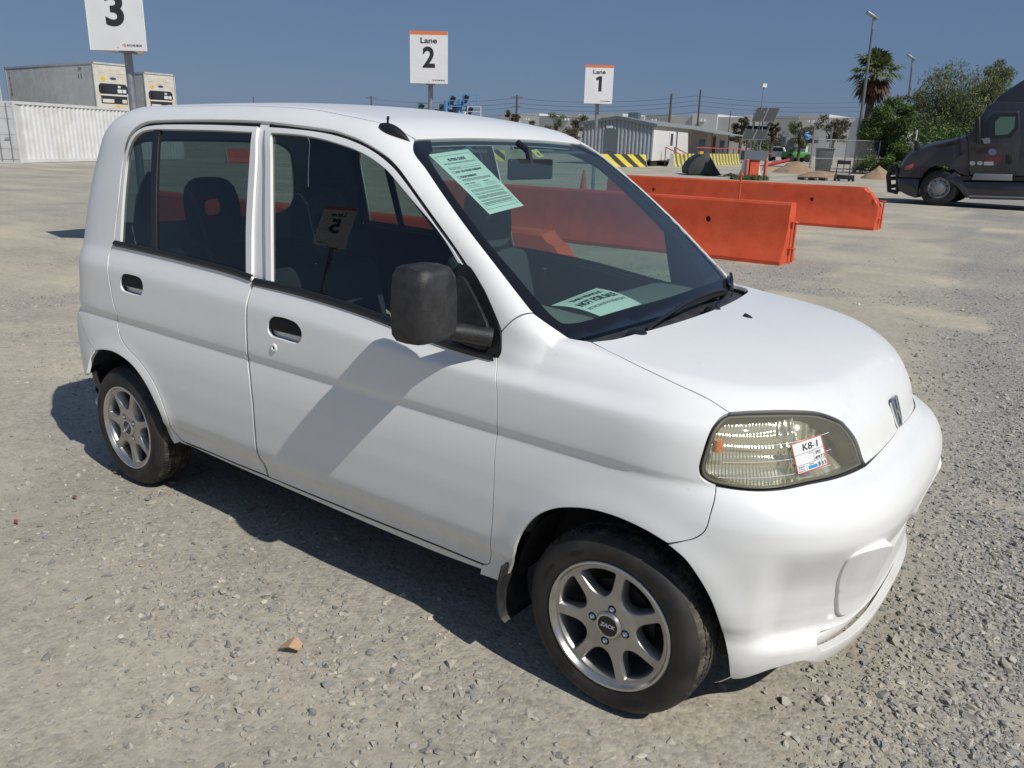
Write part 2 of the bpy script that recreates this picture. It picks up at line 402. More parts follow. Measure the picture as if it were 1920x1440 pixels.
def strip(name, pts, w, depth, mat, parent, closed=True, mirror=False, side=0.0, step=.02, lift=None):
    """flat band following a line on the body, depth below the surface"""
    P = spline(pts, step, closed); n = grad(P); t = (np.roll(P, -1, 0)-np.roll(P, 1, 0)) if closed else np.gradient(P, axis=0)
    t /= np.maximum(np.linalg.norm(t, axis=1, keepdims=True), 1e-9); b = np.cross(n, t)
    c = P - n*depth + b*side
    A, B = c-b*w/2, c+b*w/2; V = [A, B]; NN = [n, n]; m = len(P)
    ii = np.arange(m if closed else m-1); jj = (ii+1) % m
    f = np.stack([ii, jj, m+jj, m+ii], 1)
    if lift:                                                  # a raised moulding: rounded top
        V = [A-n*lift, A, P*0+c+n*lift*.9, B, B-n*lift]; NN = [-b, (n-b)*.7, n, (n+b)*.7, b]
        f = np.concatenate([np.stack([k*m+ii, k*m+jj, (k+1)*m+jj, (k+1)*m+ii], 1) for k in range(4)])
    V = np.concatenate(V); NN = np.concatenate(NN)
    out = [set_mesh(name, V, f, NN, mat, parent if not isinstance(parent, tuple) else parent[0])]
    if mirror: out.append(set_mesh(name, V, f, NN, mat, parent if not isinstance(parent, tuple) else parent[1], True))
    return out if mirror else out[0]

# ================================================================== materials of the car
paint, N_, L_, out_ = nmat('satin_white_paint')
b_ = N_.new('ShaderNodeBsdfPrincipled'); L_.new(b_.outputs[0], out_.inputs[0])
b_.inputs['Roughness'].default_value = .38; b_.inputs['Specular IOR Level'].default_value = .45
b_.inputs['Coat Weight'].default_value = .5; b_.inputs['Coat Roughness'].default_value = .22
tc_ = N_.new('ShaderNodeTexCoord')
n1 = N_.new('ShaderNodeTexNoise'); n1.inputs['Scale'].default_value = 4.5; n1.inputs['Detail'].default_value = 8; n1.inputs['Roughness'].default_value = .68
n2 = N_.new('ShaderNodeTexNoise'); n2.inputs['Scale'].default_value = 420; n2.inputs['Detail'].default_value = 2
n3 = N_.new('ShaderNodeTexNoise'); n3.inputs['Scale'].default_value = 1.3; n3.inputs['Detail'].default_value = 3
for n in (n1, n2, n3): L_.new(tc_.outputs['Object'], n.inputs['Vector'])
r1 = N_.new('ShaderNodeValToRGB'); r1.color_ramp.elements[0].position = .30; r1.color_ramp.elements[0].color = (.765, .768, .745, 1)
r1.color_ramp.elements[1].position = .52; r1.color_ramp.elements[1].color = (.80, .803, .782, 1); L_.new(n1.outputs[0], r1.inputs[0])
# tan tint: faint, stronger towards the sill
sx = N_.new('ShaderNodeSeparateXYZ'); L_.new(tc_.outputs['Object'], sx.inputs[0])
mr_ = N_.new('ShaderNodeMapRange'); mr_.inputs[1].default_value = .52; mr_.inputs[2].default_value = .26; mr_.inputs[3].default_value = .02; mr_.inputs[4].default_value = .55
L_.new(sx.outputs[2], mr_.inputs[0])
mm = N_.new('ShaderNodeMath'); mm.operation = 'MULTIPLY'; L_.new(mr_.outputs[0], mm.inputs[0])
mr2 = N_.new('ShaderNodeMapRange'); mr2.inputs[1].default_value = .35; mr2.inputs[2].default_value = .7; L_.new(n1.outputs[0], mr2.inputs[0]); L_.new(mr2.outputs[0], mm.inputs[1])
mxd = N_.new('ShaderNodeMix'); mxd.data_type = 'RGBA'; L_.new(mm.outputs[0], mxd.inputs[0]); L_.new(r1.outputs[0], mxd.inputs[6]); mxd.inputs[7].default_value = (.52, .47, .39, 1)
n4 = N_.new('ShaderNodeTexNoise'); n4.inputs['Scale'].default_value = 26; n4.inputs['Detail'].default_value = 5; n4.inputs['Roughness'].default_value = .7; L_.new(tc_.outputs['Object'], n4.inputs['Vector'])
mr4 = N_.new('ShaderNodeMapRange'); mr4.inputs[1].default_value = .66; mr4.inputs[2].default_value = .80; mr4.inputs[3].default_value = 0; mr4.inputs[4].default_value = .45; L_.new(n4.outputs[0], mr4.inputs[0])
mxs = N_.new('ShaderNodeMix'); mxs.data_type = 'RGBA'; L_.new(mr4.outputs[0], mxs.inputs[0]); L_.new(mxd.outputs[2], mxs.inputs[6]); mxs.inputs[7].default_value = (.40, .39, .38, 1)
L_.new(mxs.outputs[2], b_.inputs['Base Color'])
bp_ = N_.new('ShaderNodeBump'); bp_.inputs['Strength'].default_value = .10; bp_.inputs['Distance'].default_value = .0006; L_.new(n2.outputs[0], bp_.inputs['Height'])
bp2 = N_.new('ShaderNodeBump'); bp2.inputs['Strength'].default_value = .03; bp2.inputs['Distance'].default_value = .006; L_.new(n3.outputs[0], bp2.inputs['Height'])
L_.new(bp_.outputs[0], bp2.inputs['Normal']); L_.new(bp2.outputs[0], b_.inputs['Normal'])

black_plastic = principled('black_plastic', (.022, .022, .023), .5, noise=.5, nscale=30, dirt=(.10, .095, .09), dirt_amt=.30, dirt_scale=14, bump=.2, bscale=350)
black_trim = principled('black_trim', (.012, .012, .013), .38)
rubber = principled('black_rubber', (.014, .014, .015), .7)
dark_gap = principled('matt_black', (.02, .02, .022), .8)  # near-black for the strips that darken panel gaps, also underbody and scrap
frit = principled('black_glass_border', (.008, .008, .010), .12)
chrome = principled('chrome', (.75, .76, .78), .12, metal=1.0)
interior_dark = principled('interior_charcoal', (.030, .033, .035), .75, bump=.2, bscale=250)
interior_grey = principled('interior_grey', (.10, .105, .105), .8, bump=.2, bscale=250)
dash_mat = principled('dashboard_grey', (.15, .165, .155), .75, bump=.25, bscale=400)
seat_mat = principled('seat_cloth', (.045, .05, .06), .95, noise=.4, nscale=200)
headliner = principled('headliner', (.42, .43, .41), .9)
glass_screen = glass('windscreen_glass', (.66, .80, .75), 1.5, scat=.04, scol=(.50, .60, .60))
glass_front = glass('front_door_glass', (.54, .64, .60), 1.5)
glass_rear = glass('privacy_glass', (.33, .40, .39), 1.5)

# ================================================================== panels
car = empty('compact_hatchback', 'dusty white five-door compact hatchback with green dealer papers in its windscreen', 'car')
def spt(x, z): return solve(np.array([[x, 0, z]], float), np.array([[0, -1., 0]]))[0]
def tpt(x, y): return solve(np.array([[x, y, .6]], float), np.array([[0, 0, 1.]]))[0]
def fpt(th, z): return MODES['cyl'][0](np.array([[th*.5, z]]))[0]
def rpt(th, z): return MODES['rear'][0](np.array([[th*.5, z]]))[0]
def H(*uv): return list(hit(uv))
def cor(p): return [p, p]
def sym(half):
    """closed outline from its right half (both ends on the centre line)"""
    l = [p*np.array([1, -1, 1]) for p in half[::-1]]
    a = [p for p in half]
    if abs(half[-1][1]) < 1e-6: l = l[1:]
    if abs(half[0][1]) < 1e-6: l = l[:-1]
    return a+l
# --- shared lines (photo pixels traced once)
DOOR_GAP = [(471, 545), (466, 562), (463, 602), (464.5, 652), (467.5, 680), (470.5, 710), (476, 765), (482, 840), (489, 860)]
REAR_EDGE = [(213, 458), (205, 477.5), (203.5, 492.5), (207.5, 538), (214, 572.5), (219.5, 588), (221.5, 605), (223.5, 622.5), (230, 640), (241, 655), (258, 672.5), (275, 695), (290, 720), (302.5, 750), (315, 785), (325, 807)]
BOT_R = [(347.5, 829), (390, 846), (440, 867.5), (490, 887.5)]
BOT_F = [(565, 919), (690, 970), (815, 1020), (890, 1051)]
FRONT_EDGE = [(919.5, 1048), (920.5, 1005), (924.5, 942.5), (926, 897), (928.5, 840), (931, 820), (932, 800), (931.5, 735), (931.5, 690)]
# --- front doors
def smooth3(pts, k=9, it=3):
    P = spline(pts, .02, False)
    for _ in range(it):
        Q = np.concatenate([np.repeat(P[:1], k//2, 0)*1.0, P, np.repeat(P[-1:], k//2, 0)])
        # reflect the ends so that they stay put
        for j in range(k//2): Q[j] = 2*P[0]-P[k//2-j]; Q[-1-j] = 2*P[-1]-P[-1-(k//2-j)]
        P = np.stack([np.convolve(Q[:, i], np.ones(k)/k, 'valid') for i in range(3)], 1)
    return [p for p in P[::2]]
belt3f = smooth3(H((476.5, 528), (510, 534), (550, 544), (600, 558), (662, 577), (700, 590), (725, 600), (770, 619), (820, 638), (862, 653), (895, 662), (928, 669)))
bel_f = [(925, 669), (895, 663), (862, 654), (820, 639.5), (770, 622), (725, 599), (700, 590), (662, 578), (600, 559), (550, 544)]
door_f = (cor(hit([(931.5, 671)])[0]) + belt3f[::-1][1:-3] + cor(hit([(509, 532)])[0]) + H((508, 400), (507.5, 300)) + cor(hit([(507.5, 250)])[0])
          + H((560, 254), (600, 261), (650, 276), (675, 286.5), (700, 301), (725, 321), (750, 350), (775, 380), (812, 423), (837, 458)) + cor(hit([(858, 494)])[0]) + cor(hit([(868, 497)])[0])
          + H((850, 468), (825, 434), (800, 399), (775, 363), (757, 338), (737, 313), (712, 291), (687, 275), (650, 259), (620, 250.5), (590, 245), (540, 239.5)) + cor(hit([(497.5, 236.5)])[0])
          + H((496.5, 300), (496, 400)) + cor(hit([(497.5, 524)])[0]) + cor(hit([(477, 529)])[0]) + H(*DOOR_GAP) + cor(hit([(504, 894)])[0])
          + H(*BOT_F) + H((908, 1057.5), (916, 1057)) + H(*FRONT_EDGE))
hand_f = H((502, 622), (502.5, 605), (510, 594), (522, 593.5), (540, 598), (556, 606.5), (565, 621), (565, 635), (558, 644.5), (545, 643), (527, 637.5), (508, 631))
hand_r = H((226, 538), (226, 522), (231, 513.5), (240, 513.5), (252, 516.5), (262, 521), (267.5, 532), (267.5, 546), (263, 554.5), (252, 553.5), (240, 550), (229, 545))
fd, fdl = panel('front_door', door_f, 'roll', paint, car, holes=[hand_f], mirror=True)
# --- rear doors
glass_r = cor(hit([(225, 456)])[0]) + H((228, 400), (232, 345), (237, 300), (243, 275), (252, 257), (266, 246), (285, 242), (330, 242), (400, 243.5)) + cor(hit([(473, 247)])[0]) + H((468, 300), (463.5, 370), (461, 430)) + cor(hit([(461, 514)])[0]) + H((400, 498), (340, 483), (280, 469))
door_r = (cor(hit([(214, 456)])[0]) + H((219, 415), (224, 375), (229, 325), (235, 287), (242, 263), (254, 246.5), (272, 236.5), (305, 232.5), (390, 232.5)) + cor(hit([(483, 236)])[0])
          + H((479, 300), (474.5, 380), (472, 442)) + cor(hit([(471.5, 520)])[0]) + cor(hit([(473.5, 528)])[0])
          + H(*[(u-3, v) for u, v in DOOR_GAP]) + cor(hit([(500.5, 892)])[0]) + H(*BOT_R[::-1]) + H((338, 823)) + H(*REAR_EDGE[::-1]))
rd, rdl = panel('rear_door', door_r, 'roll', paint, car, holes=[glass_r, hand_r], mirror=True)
# --- side panel: A pillar, roof rail, rear quarter
rail = [(875, 497.5), (850, 460), (825, 425), (800, 390), (775, 355), (750, 320), (730, 298), (712.5, 285), (687.5, 270), (662.5, 257.5), (625, 245), (600, 241), (550, 234.5), (485, 227.5), (400, 225), (315, 225.5)]
qtr_open = [(275, 228.5), (256, 238), (241, 256), (233, 282), (227, 322), (222, 375), (217, 415)]
arch_r = [(181, 656.5), (190, 655.5), (210, 659), (230, 670), (250, 687.5), (270, 715), (287, 747), (302, 780), (315, 810)]
seam_q = [spt(-2.58, .605), spt(-2.63, .655), spt(-2.67, .70)]
rear_line = [spt(Rz(z)+.035, z) for z in (.745, .85, 1.0, 1.15, 1.28, 1.38, 1.45, 1.50)]
roof_back = [tpt(-2.50, -.46), tpt(-2.3, -.495), tpt(-1.9, -.505), tpt(-1.6, -.508)]
scr_edge = [(777, 285), (800, 317), (837, 372), (875, 425), (925, 490), (962, 538)]
side = (cor(hit([(1000, 586)])[0]) + cor(hit([(940, 621)])[0]) + H((930, 595), (905, 540)) + H(*rail) + H(*qtr_open) + H((213, 455))
        + H(*[(u-1, v) for u, v in REAR_EDGE]) + H((337, 823)) + cor(hit([(342, 827)])[0]) + cor(hit([(327, 832)])[0]) + H(*arch_r[::-1]) + cor(hit([(178, 657)])[0])
        + seam_q + cor(spt(-2.695, .735)) + rear_line[1:] + roof_back + H((600, 207), (650, 217), (700, 227), (725, 234), (755, 247)) + cor(hit([(779, 262)])[0]) + H(*scr_edge))
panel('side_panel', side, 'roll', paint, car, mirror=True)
# --- sills
sill = cor(hit([(340, 824)])[0]) + H(*[(u, v-3) for u, v in BOT_R]) + H((505, 889)) + H(*[(u, v-3) for u, v in BOT_F]) + cor(hit([(901, 1055)])[0]) + cor(hit([(900, 1077)])[0]) + H((815, 1045), (690, 992), (565, 937), (440, 882), (365, 848)) + cor(hit([(327, 833)])[0])
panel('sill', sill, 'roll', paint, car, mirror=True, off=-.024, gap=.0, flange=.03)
# --- front fenders
fender_arch = [(1250, 1017), (1210, 994), (1160, 971), (1110, 956), (1072, 952), (1040, 954), (1010, 965), (990, 982), (975, 1002), (966, 1025), (962, 1045)]
hood_line = [(1140, 657), (1190, 682), (1240, 706), (1280, 725), (1330, 749)]
hl_left = [(1367, 774), (1350, 783), (1334, 805), (1320, 842.5), (1311, 875), (1313, 892.5), (1325, 904)]
seam_b = [(1339, 937), (1331, 965), (1325, 987), (1317, 1000), (1300, 1010), (1280, 1015)]
fender = (cor(hit([(932, 673)])[0]) + H((939, 660)) + cor(hit([(940, 622)])[0]) + cor(hit([(1000, 587)])[0]) + H((1025, 605), (1050, 622), (1072, 635)) + cor(hit([(1108, 641)])[0]) + H(*hood_line) + cor(hit([(1367, 773)])[0])
          + H(*hl_left[1:]) + cor(hit([(1342, 910)])[0]) + H(*seam_b) + cor(hit([(1252, 1019)])[0]) + H(*fender_arch[1:]) + H((955, 1070)) + cor(hit([(944, 1094)])[0]) + cor(hit([(900, 1077)])[0]) + cor(hit([(903, 1060)])[0]) + H((912, 1059)) + H((918, 1055)) + H(*FRONT_EDGE[1:]))
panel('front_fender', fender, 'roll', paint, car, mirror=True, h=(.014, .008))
# --- hood
HL = [(1380, 917.5), (1420, 920), (1467, 917), (1517, 907), (1567, 896), (1605, 882)]
HLT = [(1612, 840), (1597, 810), (1580, 791), (1555, 779), (1530, 772), (1480, 769), (1430, 769.5), (1392, 771)]
seam_h = [fpt(0, .736)] + H((1680, 812), (1655, 842))
tip = hit([(1624, 870)])[0]
def cowl(y): return tpt(-.105 - .215*y*y, y)
def glass_foot(y): return tpt(-.180 - .19*y*y, y)
hood_half = [cowl(0), cowl(-.15), cowl(-.3), cowl(-.42), cowl(-.5)] + cor(hit([(1110, 641)])[0]) + H(*hood_line) + cor(hit([(1367, 773)])[0]) + H(*HLT[::-1]) + cor(tip) + seam_h[::-1]
panel('hood', sym(hood_half), 'fan', paint, car, h=(.012, .012))
# --- headlight lens outline
lamp = cor(hit([(1367, 773)])[0]) + H(*hl_left[1:]) + H((1342, 911)) + H(*HL) + cor(hit([(1624, 872)])[0]) + H(*HLT)
# --- bumper
arch_b = [(1284, 1049), (1313, 1090), (1336, 1134), (1354, 1186), (1364, 1230)]
low_edge = [hit([(1368, 1266)])[0], hit([(1372, 1273)])[0], hit([(1395, 1272)])[0], hit([(1444, 1256)])[0], hit([(1502, 1240)])[0], fpt(-.74, .205), fpt(-.55, .195), fpt(-.3, .188), fpt(0, .185)]
bump_half = seam_h + cor(hit([(1624, 872)])[0]) + H(*HL[::-1]) + cor(hit([(1342, 912)])[0]) + H(*seam_b) + cor(hit([(1252, 1021)])[0]) + H(*arch_b) + low_edge
def th_rect(t0, t1, z0, z1, r=.02, dz=0.0):
    """rounded rectangle in (angle*0.5, z)"""
    a0, a1 = t0*.5, t1*.5; pts = []
    for cx, cz, s in ((a1-r, z1-r, 0), (a0+r, z1-r, 90), (a0+r, z0+r, 180), (a1-r, z0+r, 270)):
        for k in range(5):
            a = R(s+k*22.5); pts.append((cx+r*math.cos(a), cz+r*math.sin(a)))
    return np.array(pts)
up_slot = th_rect(-.52, .52, .365, .500, .014); lo_slot = th_rect(-.80, .80, .252, .300, .018)
fog_r = np.array([(-.352, .345), (-.356, .36), (-.378, .46), (-.384, .525), (-.376, .545), (-.355, .556), (-.31, .556), (-.272, .545), (-.262, .53), (-.262, .40), (-.266, .36), (-.278, .342), (-.31, .332), (-.34, .332)])
b3 = [MODES['cyl'][0](up_slot), MODES['cyl'][0](lo_slot)]
panel('front_bumper', sym(bump_half), 'cyl', paint, car, holes=[np.array(b) for b in b3], h=(.012, .007), flange=.02)
def grow(l, g): return shrink(l, -g)[0]
panel('bumper_slot', MODES['cyl'][0](grow(up_slot, .02)), 'cyl', paint, car, off=-.045, gap=0, flange=0)
panel('bumper_slot', MODES['cyl'][0](grow(lo_slot, .02)), 'cyl', paint, car, off=-.035, gap=0, flange=0)
panel('slot_rib', MODES['cyl'][0](th_rect(-.54, .54, .425, .447, .008)), 'cyl', paint, car, off=-.012, gap=0, flange=.02)
fogc = panel('fog_lamp_cover', MODES['cyl'][0](fog_r), 'cyl', paint, car, mirror=True, off=.0, edge=.004, gap=.004, flange=.03, h=(.008, .008), offf=lambda P: .003 + .019*np.clip((.5*np.arctan2(P[:, 1], P[:, 0])+.384)/.11, 0, 1.1))
# --- roof
roof_half = [tpt(-.905, 0), tpt(-.905, -.2), tpt(-.90, -.36)] + cor(hit([(780, 261)])[0]) + H((755, 247), (725, 234), (700, 227), (650, 217), (600, 207)) + roof_back[::-1] + [tpt(-2.53, -.3), tpt(-2.545, 0)]
panel('roof', sym(roof_half), 'roll', paint, car, h=(.03, .03))
# --- rear end
tg_half = [tpt(-2.548, 0), tpt(-2.535, -.3)] + cor(tpt(-2.505, -.455)) + [p for p in rear_line[::-1]] + [rpt(R(20), .745), rpt(0, .745)]
def rear_rect(a, z0, z1, r=.05):
    return np.array([(sx_*(a-r if k else a), z) for sx_, z, k in ((1, z0+r, 0), (1, z0, 1), (-1, z0, 1), (-1, z0+r, 0), (-1, z1-r, 0), (-1, z1, 1), (1, z1, 1), (1, z1-r, 0))])
rw = MODES['rear'][0](rear_rect(.34, 1.08, 1.44))
tg = panel('tailgate', sym(tg_half), 'rear', paint, car, holes=[rw], h=(.03, .03))
panel('rear_window', MODES['rear'][0](rear_rect(.345, 1.075, 1.445)), 'rear', glass_rear, tg, off=-.006, gap=0, flange=0, h=(.05, .05))
rb_half = [rpt(0, .738), rpt(R(25), .738)] + cor(spt(-2.695, .728)) + seam_q[::-1] + cor(hit([(178, 658)])[0]) + H((170, 670), (166, 686)) + cor(spt(-2.64, .45)) + [spt(-2.72, .42), rpt(R(15), .36), rpt(0, .36)]
panel('rear_bumper', sym(rb_half), 'rear', paint, car, h=(.02, .01), flange=.015)
panel('rear_bumper_lip', sym([rpt(0, .30), rpt(R(12), .30)] + cor(spt(-2.60, .30)) + cor(spt(-2.58, .20)) + [rpt(R(12), .20), rpt(0, .20)]), 'rear', paint, car, h=(.03, .02))
panel('bumper_bracket', sym([rpt(0, .40), rpt(R(12), .40)] + cor(spt(-2.60, .46)) + cor(spt(-2.585, .25)) + [rpt(R(12), .26), rpt(0, .26)]), 'rear', black_plastic, car, off=-.03, h=(.03, .02))
tail_red = principled('tail_lamp_red', (.28, .012, .012), .15, coat=.5)
tl = np.array([(.235, .83), (.262, .84), (.27, 1.0), (.268, 1.2), (.25, 1.30), (.225, 1.30), (.215, 1.0)])
panel('tail_light', MODES['rear'][0](tl)[::-1], 'rear', tail_red, car, mirror=True, off=.006, gap=0, flange=.012, h=(.02, .02))
# --- dark strips behind the gaps, standing in for the shade there
for nm, ol in (('gap_backing', door_f), ('gap_backing', door_r)):
    pass
gap_f = [p for i, p in enumerate(door_f) if i == 0 or np.linalg.norm(p-door_f[i-1]) > 1e-6]
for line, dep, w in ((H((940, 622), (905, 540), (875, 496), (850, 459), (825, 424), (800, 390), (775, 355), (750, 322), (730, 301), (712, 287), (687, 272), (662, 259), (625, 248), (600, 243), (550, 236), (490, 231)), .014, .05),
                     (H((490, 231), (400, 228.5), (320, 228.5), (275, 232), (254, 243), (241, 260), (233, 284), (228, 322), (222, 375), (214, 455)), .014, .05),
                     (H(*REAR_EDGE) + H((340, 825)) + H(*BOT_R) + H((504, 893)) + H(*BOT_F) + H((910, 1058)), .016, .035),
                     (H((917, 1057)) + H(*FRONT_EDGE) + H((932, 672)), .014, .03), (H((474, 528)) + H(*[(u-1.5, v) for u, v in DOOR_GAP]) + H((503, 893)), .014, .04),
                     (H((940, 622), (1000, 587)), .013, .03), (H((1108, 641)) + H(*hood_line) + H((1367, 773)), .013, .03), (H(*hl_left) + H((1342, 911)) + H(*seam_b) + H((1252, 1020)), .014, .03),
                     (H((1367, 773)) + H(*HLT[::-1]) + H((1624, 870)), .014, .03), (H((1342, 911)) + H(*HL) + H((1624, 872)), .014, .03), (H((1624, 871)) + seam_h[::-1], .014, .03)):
    strip('gap_backing', line, w, dep, dark_gap, car, closed=False, mirror=True)
# B pillar cover between the doors
bp_out = cor(hit([(486, 231)])[0]) + H((482, 300), (477, 380), (474, 442)) + cor(hit([(472, 522)])[0]) + cor(hit([(498, 528)])[0]) + H((496, 400), (497, 300)) + cor(hit([(499, 232)])[0])
panel('pillar_cover', bp_out, 'roll', paint, car, mirror=True, off=-.010, gap=-.006, flange=0)
# --- glass
gf = cor(hit([(859, 497)])[0]) + H((837, 458), (812, 423), (775, 380), (750, 350), (725, 321), (700, 301), (675, 286.5), (650, 276), (600, 261), (560, 254)) + cor(hit([(507.5, 250)])[0]) + H((507.5, 300), (508, 400)) + cor(hit([(509, 532)])[0]) + H((550, 546), (600, 561), (662, 580), (725, 601), (770, 624), (820, 642)) + cor(hit([(860, 656)])[0])
panel('window_glass', gf, 'roll', glass_front, (fd, fdl)[0:1][0], off=-.010, gap=-.006, flange=0, h=(.04, .03))
set_l = panel('window_glass', gf, 'roll', glass_front, fdl, off=-.010, gap=-.006, flange=0, h=(.04, .03))
def mirror_y(o):
    me = o.data.copy(); bm = bmesh.new(); bm.from_mesh(me); bmesh.ops.scale(bm, vec=(1, -1, 1), verts=bm.verts); bmesh.ops.reverse_faces(bm, faces=bm.faces); bm.to_mesh(me); bm.free(); o.data = me
    return o
mirror_y(set_l)
panel('window_glass', glass_r, 'roll', glass_rear, rd, off=-.010, gap=-.006, flange=0, h=(.04, .03))
mirror_y(panel('window_glass', glass_r, 'roll', glass_rear, rdl, off=-.010, gap=-.006, flange=0, h=(.04, .03)))
div = cor(hit([(287, 240)])[0]) + cor(hit([(298, 240)])[0]) + cor(hit([(291, 473)])[0]) + cor(hit([(282, 471)])[0])
for d_, m_ in ((rd, 0), (rdl, 1)):
    o = panel('window_divider', div, 'roll', black_trim, d_, off=-.004, gap=0, flange=.01)
    if m_: mirror_y(o)
# black sash line round the glass, then the belt moulding
strip('belt_moulding', belt3f, .026, -.002, black_trim, (fd, fdl), closed=False, mirror=True, lift=.009)
strip('belt_moulding', H((215, 456), (280, 470), (340, 484), (400, 499), (440, 510), (473, 522)), .024, -.002, black_trim, (rd, rdl), closed=False, mirror=True, lift=.009)
# --- windscreen with its black border
ws_half = [tpt(-.905, 0), tpt(-.905, -.2), tpt(-.90, -.36)] + H((782, 261), (774, 268)) + H(*scr_edge) + H((1000, 587), (1025, 605), (1050, 622)) + [glass_foot(-.56), glass_foot(-.5), glass_foot(-.42), glass_foot(-.3), glass_foot(-.15), glass_foot(0)]
ws_out = MODES['roll'][1](np.array(ws_half))
def scr_pts(s, zz):  # point on screen with given fraction across
    return None
inner_half = [tpt(-.945, 0), tpt(-.942, -.2), tpt(-.932, -.36)] + H((812, 280), (804, 290)) + H((838, 345), (875, 398), (920, 456), (967, 511), (1005, 556), (1030, 584), (1046, 598)) + [tpt(-.285, -.555), tpt(-.270, -.50), tpt(-.258, -.40), tpt(-.243, -.19), tpt(-.237, 0)]
panel('windscreen', sym(inner_half), 'roll', glass_screen, car, off=-.006, gap=-.004, flange=0, h=(.03, .03))
panel('windscreen_border', sym(ws_half), 'roll', frit, car, holes=[np.array(sym(inner_half))], off=-.005, gap=-.004, flange=0, h=(.02, .02))

# ================================================================== lettering
_tc = {}
def text2d(s, bold=0.0, shear=0.0):
    """flat lettering: points scaled to cap height 1, left at 0, baseline 0"""
    k = (s, bold, shear)
    if k not in _tc:
        cu = bpy.data.curves.new('lettering', 'FONT'); cu.body = s; cu.size = 1.0; cu.offset = bold; cu.shear = shear; cu.resolution_u = 5
        o = bpy.data.objects.new('lettering', cu); C.objects.link(o); bpy.context.view_layer.update()
        me = bpy.data.meshes.new_from_object(o.evaluated_get(bpy.context.evaluated_depsgraph_get()))
        V = np.array([v.co[:2] for v in me.vertices]).reshape(-1, 2); F = [tuple(p.vertices) for p in me.polygons]
        bpy.data.objects.remove(o); bpy.data.curves.remove(cu); bpy.data.meshes.remove(me)
        cap = 0.729
        V = V/cap; V[:, 0] -= V[:, 0].min(); _tc[k] = (V, F)
    return _tc[k]
def quadmap(q):
    """bilinear map of the unit square (u right, v up) on corners: bottom-left, bottom-right, top-right, top-left"""
    q = [np.array(p, float) for p in q]
    return lambda u, v: (np.outer((1-u)*(1-v), q[0]) + np.outer(u*(1-v), q[1]) + np.outer(u*v, q[2]) + np.outer((1-u)*v, q[3]))
class Sheet:
    """flat print on a four-cornered sheet W x Hh metres; collects text and lines per ink"""
    def __init__(s, fmap, W, Hh, nrm, lift=.0006): s.f, s.W, s.H, s.n, s.l = fmap, W, Hh, np.array(nrm, float), lift; s.v = []; s.fc = []
    def put(s, V, F):
        V = np.array(V, float); P = s.f(V[:, 0]/s.W, V[:, 1]/s.H) + s.n*s.l; o = len(s.v); s.v += list(P); s.fc += [tuple(i+o for i in f) for f in F]
    def text(s, t, x, y, h, bold=0.0, align='l', width=None, rot=0.0, shear=0.0):
        V, F = text2d(t, bold, shear); V = V*h
        if width: V = V*np.array([width/max(V[:, 0].max(), 1e-6), 1])
        if align == 'c': V = V - np.array([V[:, 0].max()/2, 0])
        if rot: c, q = math.cos(rot), math.sin(rot); V = V @ np.array([[c, q], [-q, c]])
        s.put(V+np.array([x, y]), F)
    def rect(s, x0, y0, x1, y1): s.put([(x0, y0), (x1, y0), (x1, y1), (x0, y1)], [(0, 1, 2, 3)])
    def line(s, pts, w):
        for (a, b), (c, d) in zip(pts[:-1], pts[1:]):
            L = math.hypot(c-a, d-b) or 1; nx, ny = -(d-b)/L*w/2, (c-a)/L*w/2
            s.put([(a+nx, b+ny), (a-nx, b-ny), (c-nx, d-ny), (c+nx, d+ny)], [(0, 1, 2, 3)])
    def frame(s, x0, y0, x1, y1, w): s.rect(x0, y0, x1, y0+w); s.rect(x0, y1-w, x1, y1); s.rect(x0, y0+w, x0+w, y1-w); s.rect(x1-w, y0+w, x1, y1-w)
    def build(s, name, mat, parent): return mesh(name, s.v, s.fc, mat, parent)
ink = principled('black_ink', (.02, .022, .025), .7)
blue_ink = principled('blue_marker', (.02, .30, .62), .6)
red_ink = principled('red_print', (.65, .09, .06), .6)
white_label = principled('white_label', (.78, .78, .77), .45)
green_paper = principled('pale_green_paper', (.76, .90, .83), .7)

# ================================================================== headlights
lens_mat = glass('yellowed_lens', (.93, .91, .80), 1.45, rough=.04, scat=.10, scol=(.90, .85, .62))
refl_mat = principled('lamp_reflector', (.97, .95, .86), .17, metal=.75)
bez_mat = principled('lamp_bezel', (.10, .095, .075), .35)
def lamp_depth(P):
    a = .5*np.arctan2(P[:, 1], P[:, 0]); z = P[:, 2]
    # divider line leans from (-.50,.85) to (-.47,.72)
    s = a - (-.475 + (z-.78)*-.10)
    bowl = np.clip(1-((a+.335)/.15)**2-((z-.785)/.10)**2, 0, 1)
    main = -.028-.050*bowl + .0042*np.sin((a+.55*z)/.050*2*math.pi)*np.sin((a-.35*z)/.13*2*math.pi) + .0008*np.sin(z/.012*2*math.pi)*(a < -.36)
    ribs = .0028*np.abs(np.sin(a/.0066*math.pi))
    ind = -.036 + ribs - .020*np.clip(1-((a+.575)/.10)**2-((z-.79)/.09)**2, 0, 1) + .0025*np.sin(z/.036*2*math.pi)
    ridge = .018*np.exp(-(s/.007)**2) + .012*np.exp(-((s+.012)/.004)**2) + .006*np.exp(-((s+.022)/.004)**2)
    return np.where(s > 0, main, ind) + ridge
lens = panel('headlight', lamp, 'cyl', bez_mat, car, mirror=True, off=-.006, gap=.005, flange=.05, holes=[np.array([p for p in MODES['cyl'][0](shrink(spline(MODES['cyl'][1](np.array(lamp)), .01), .0075)[0])])])
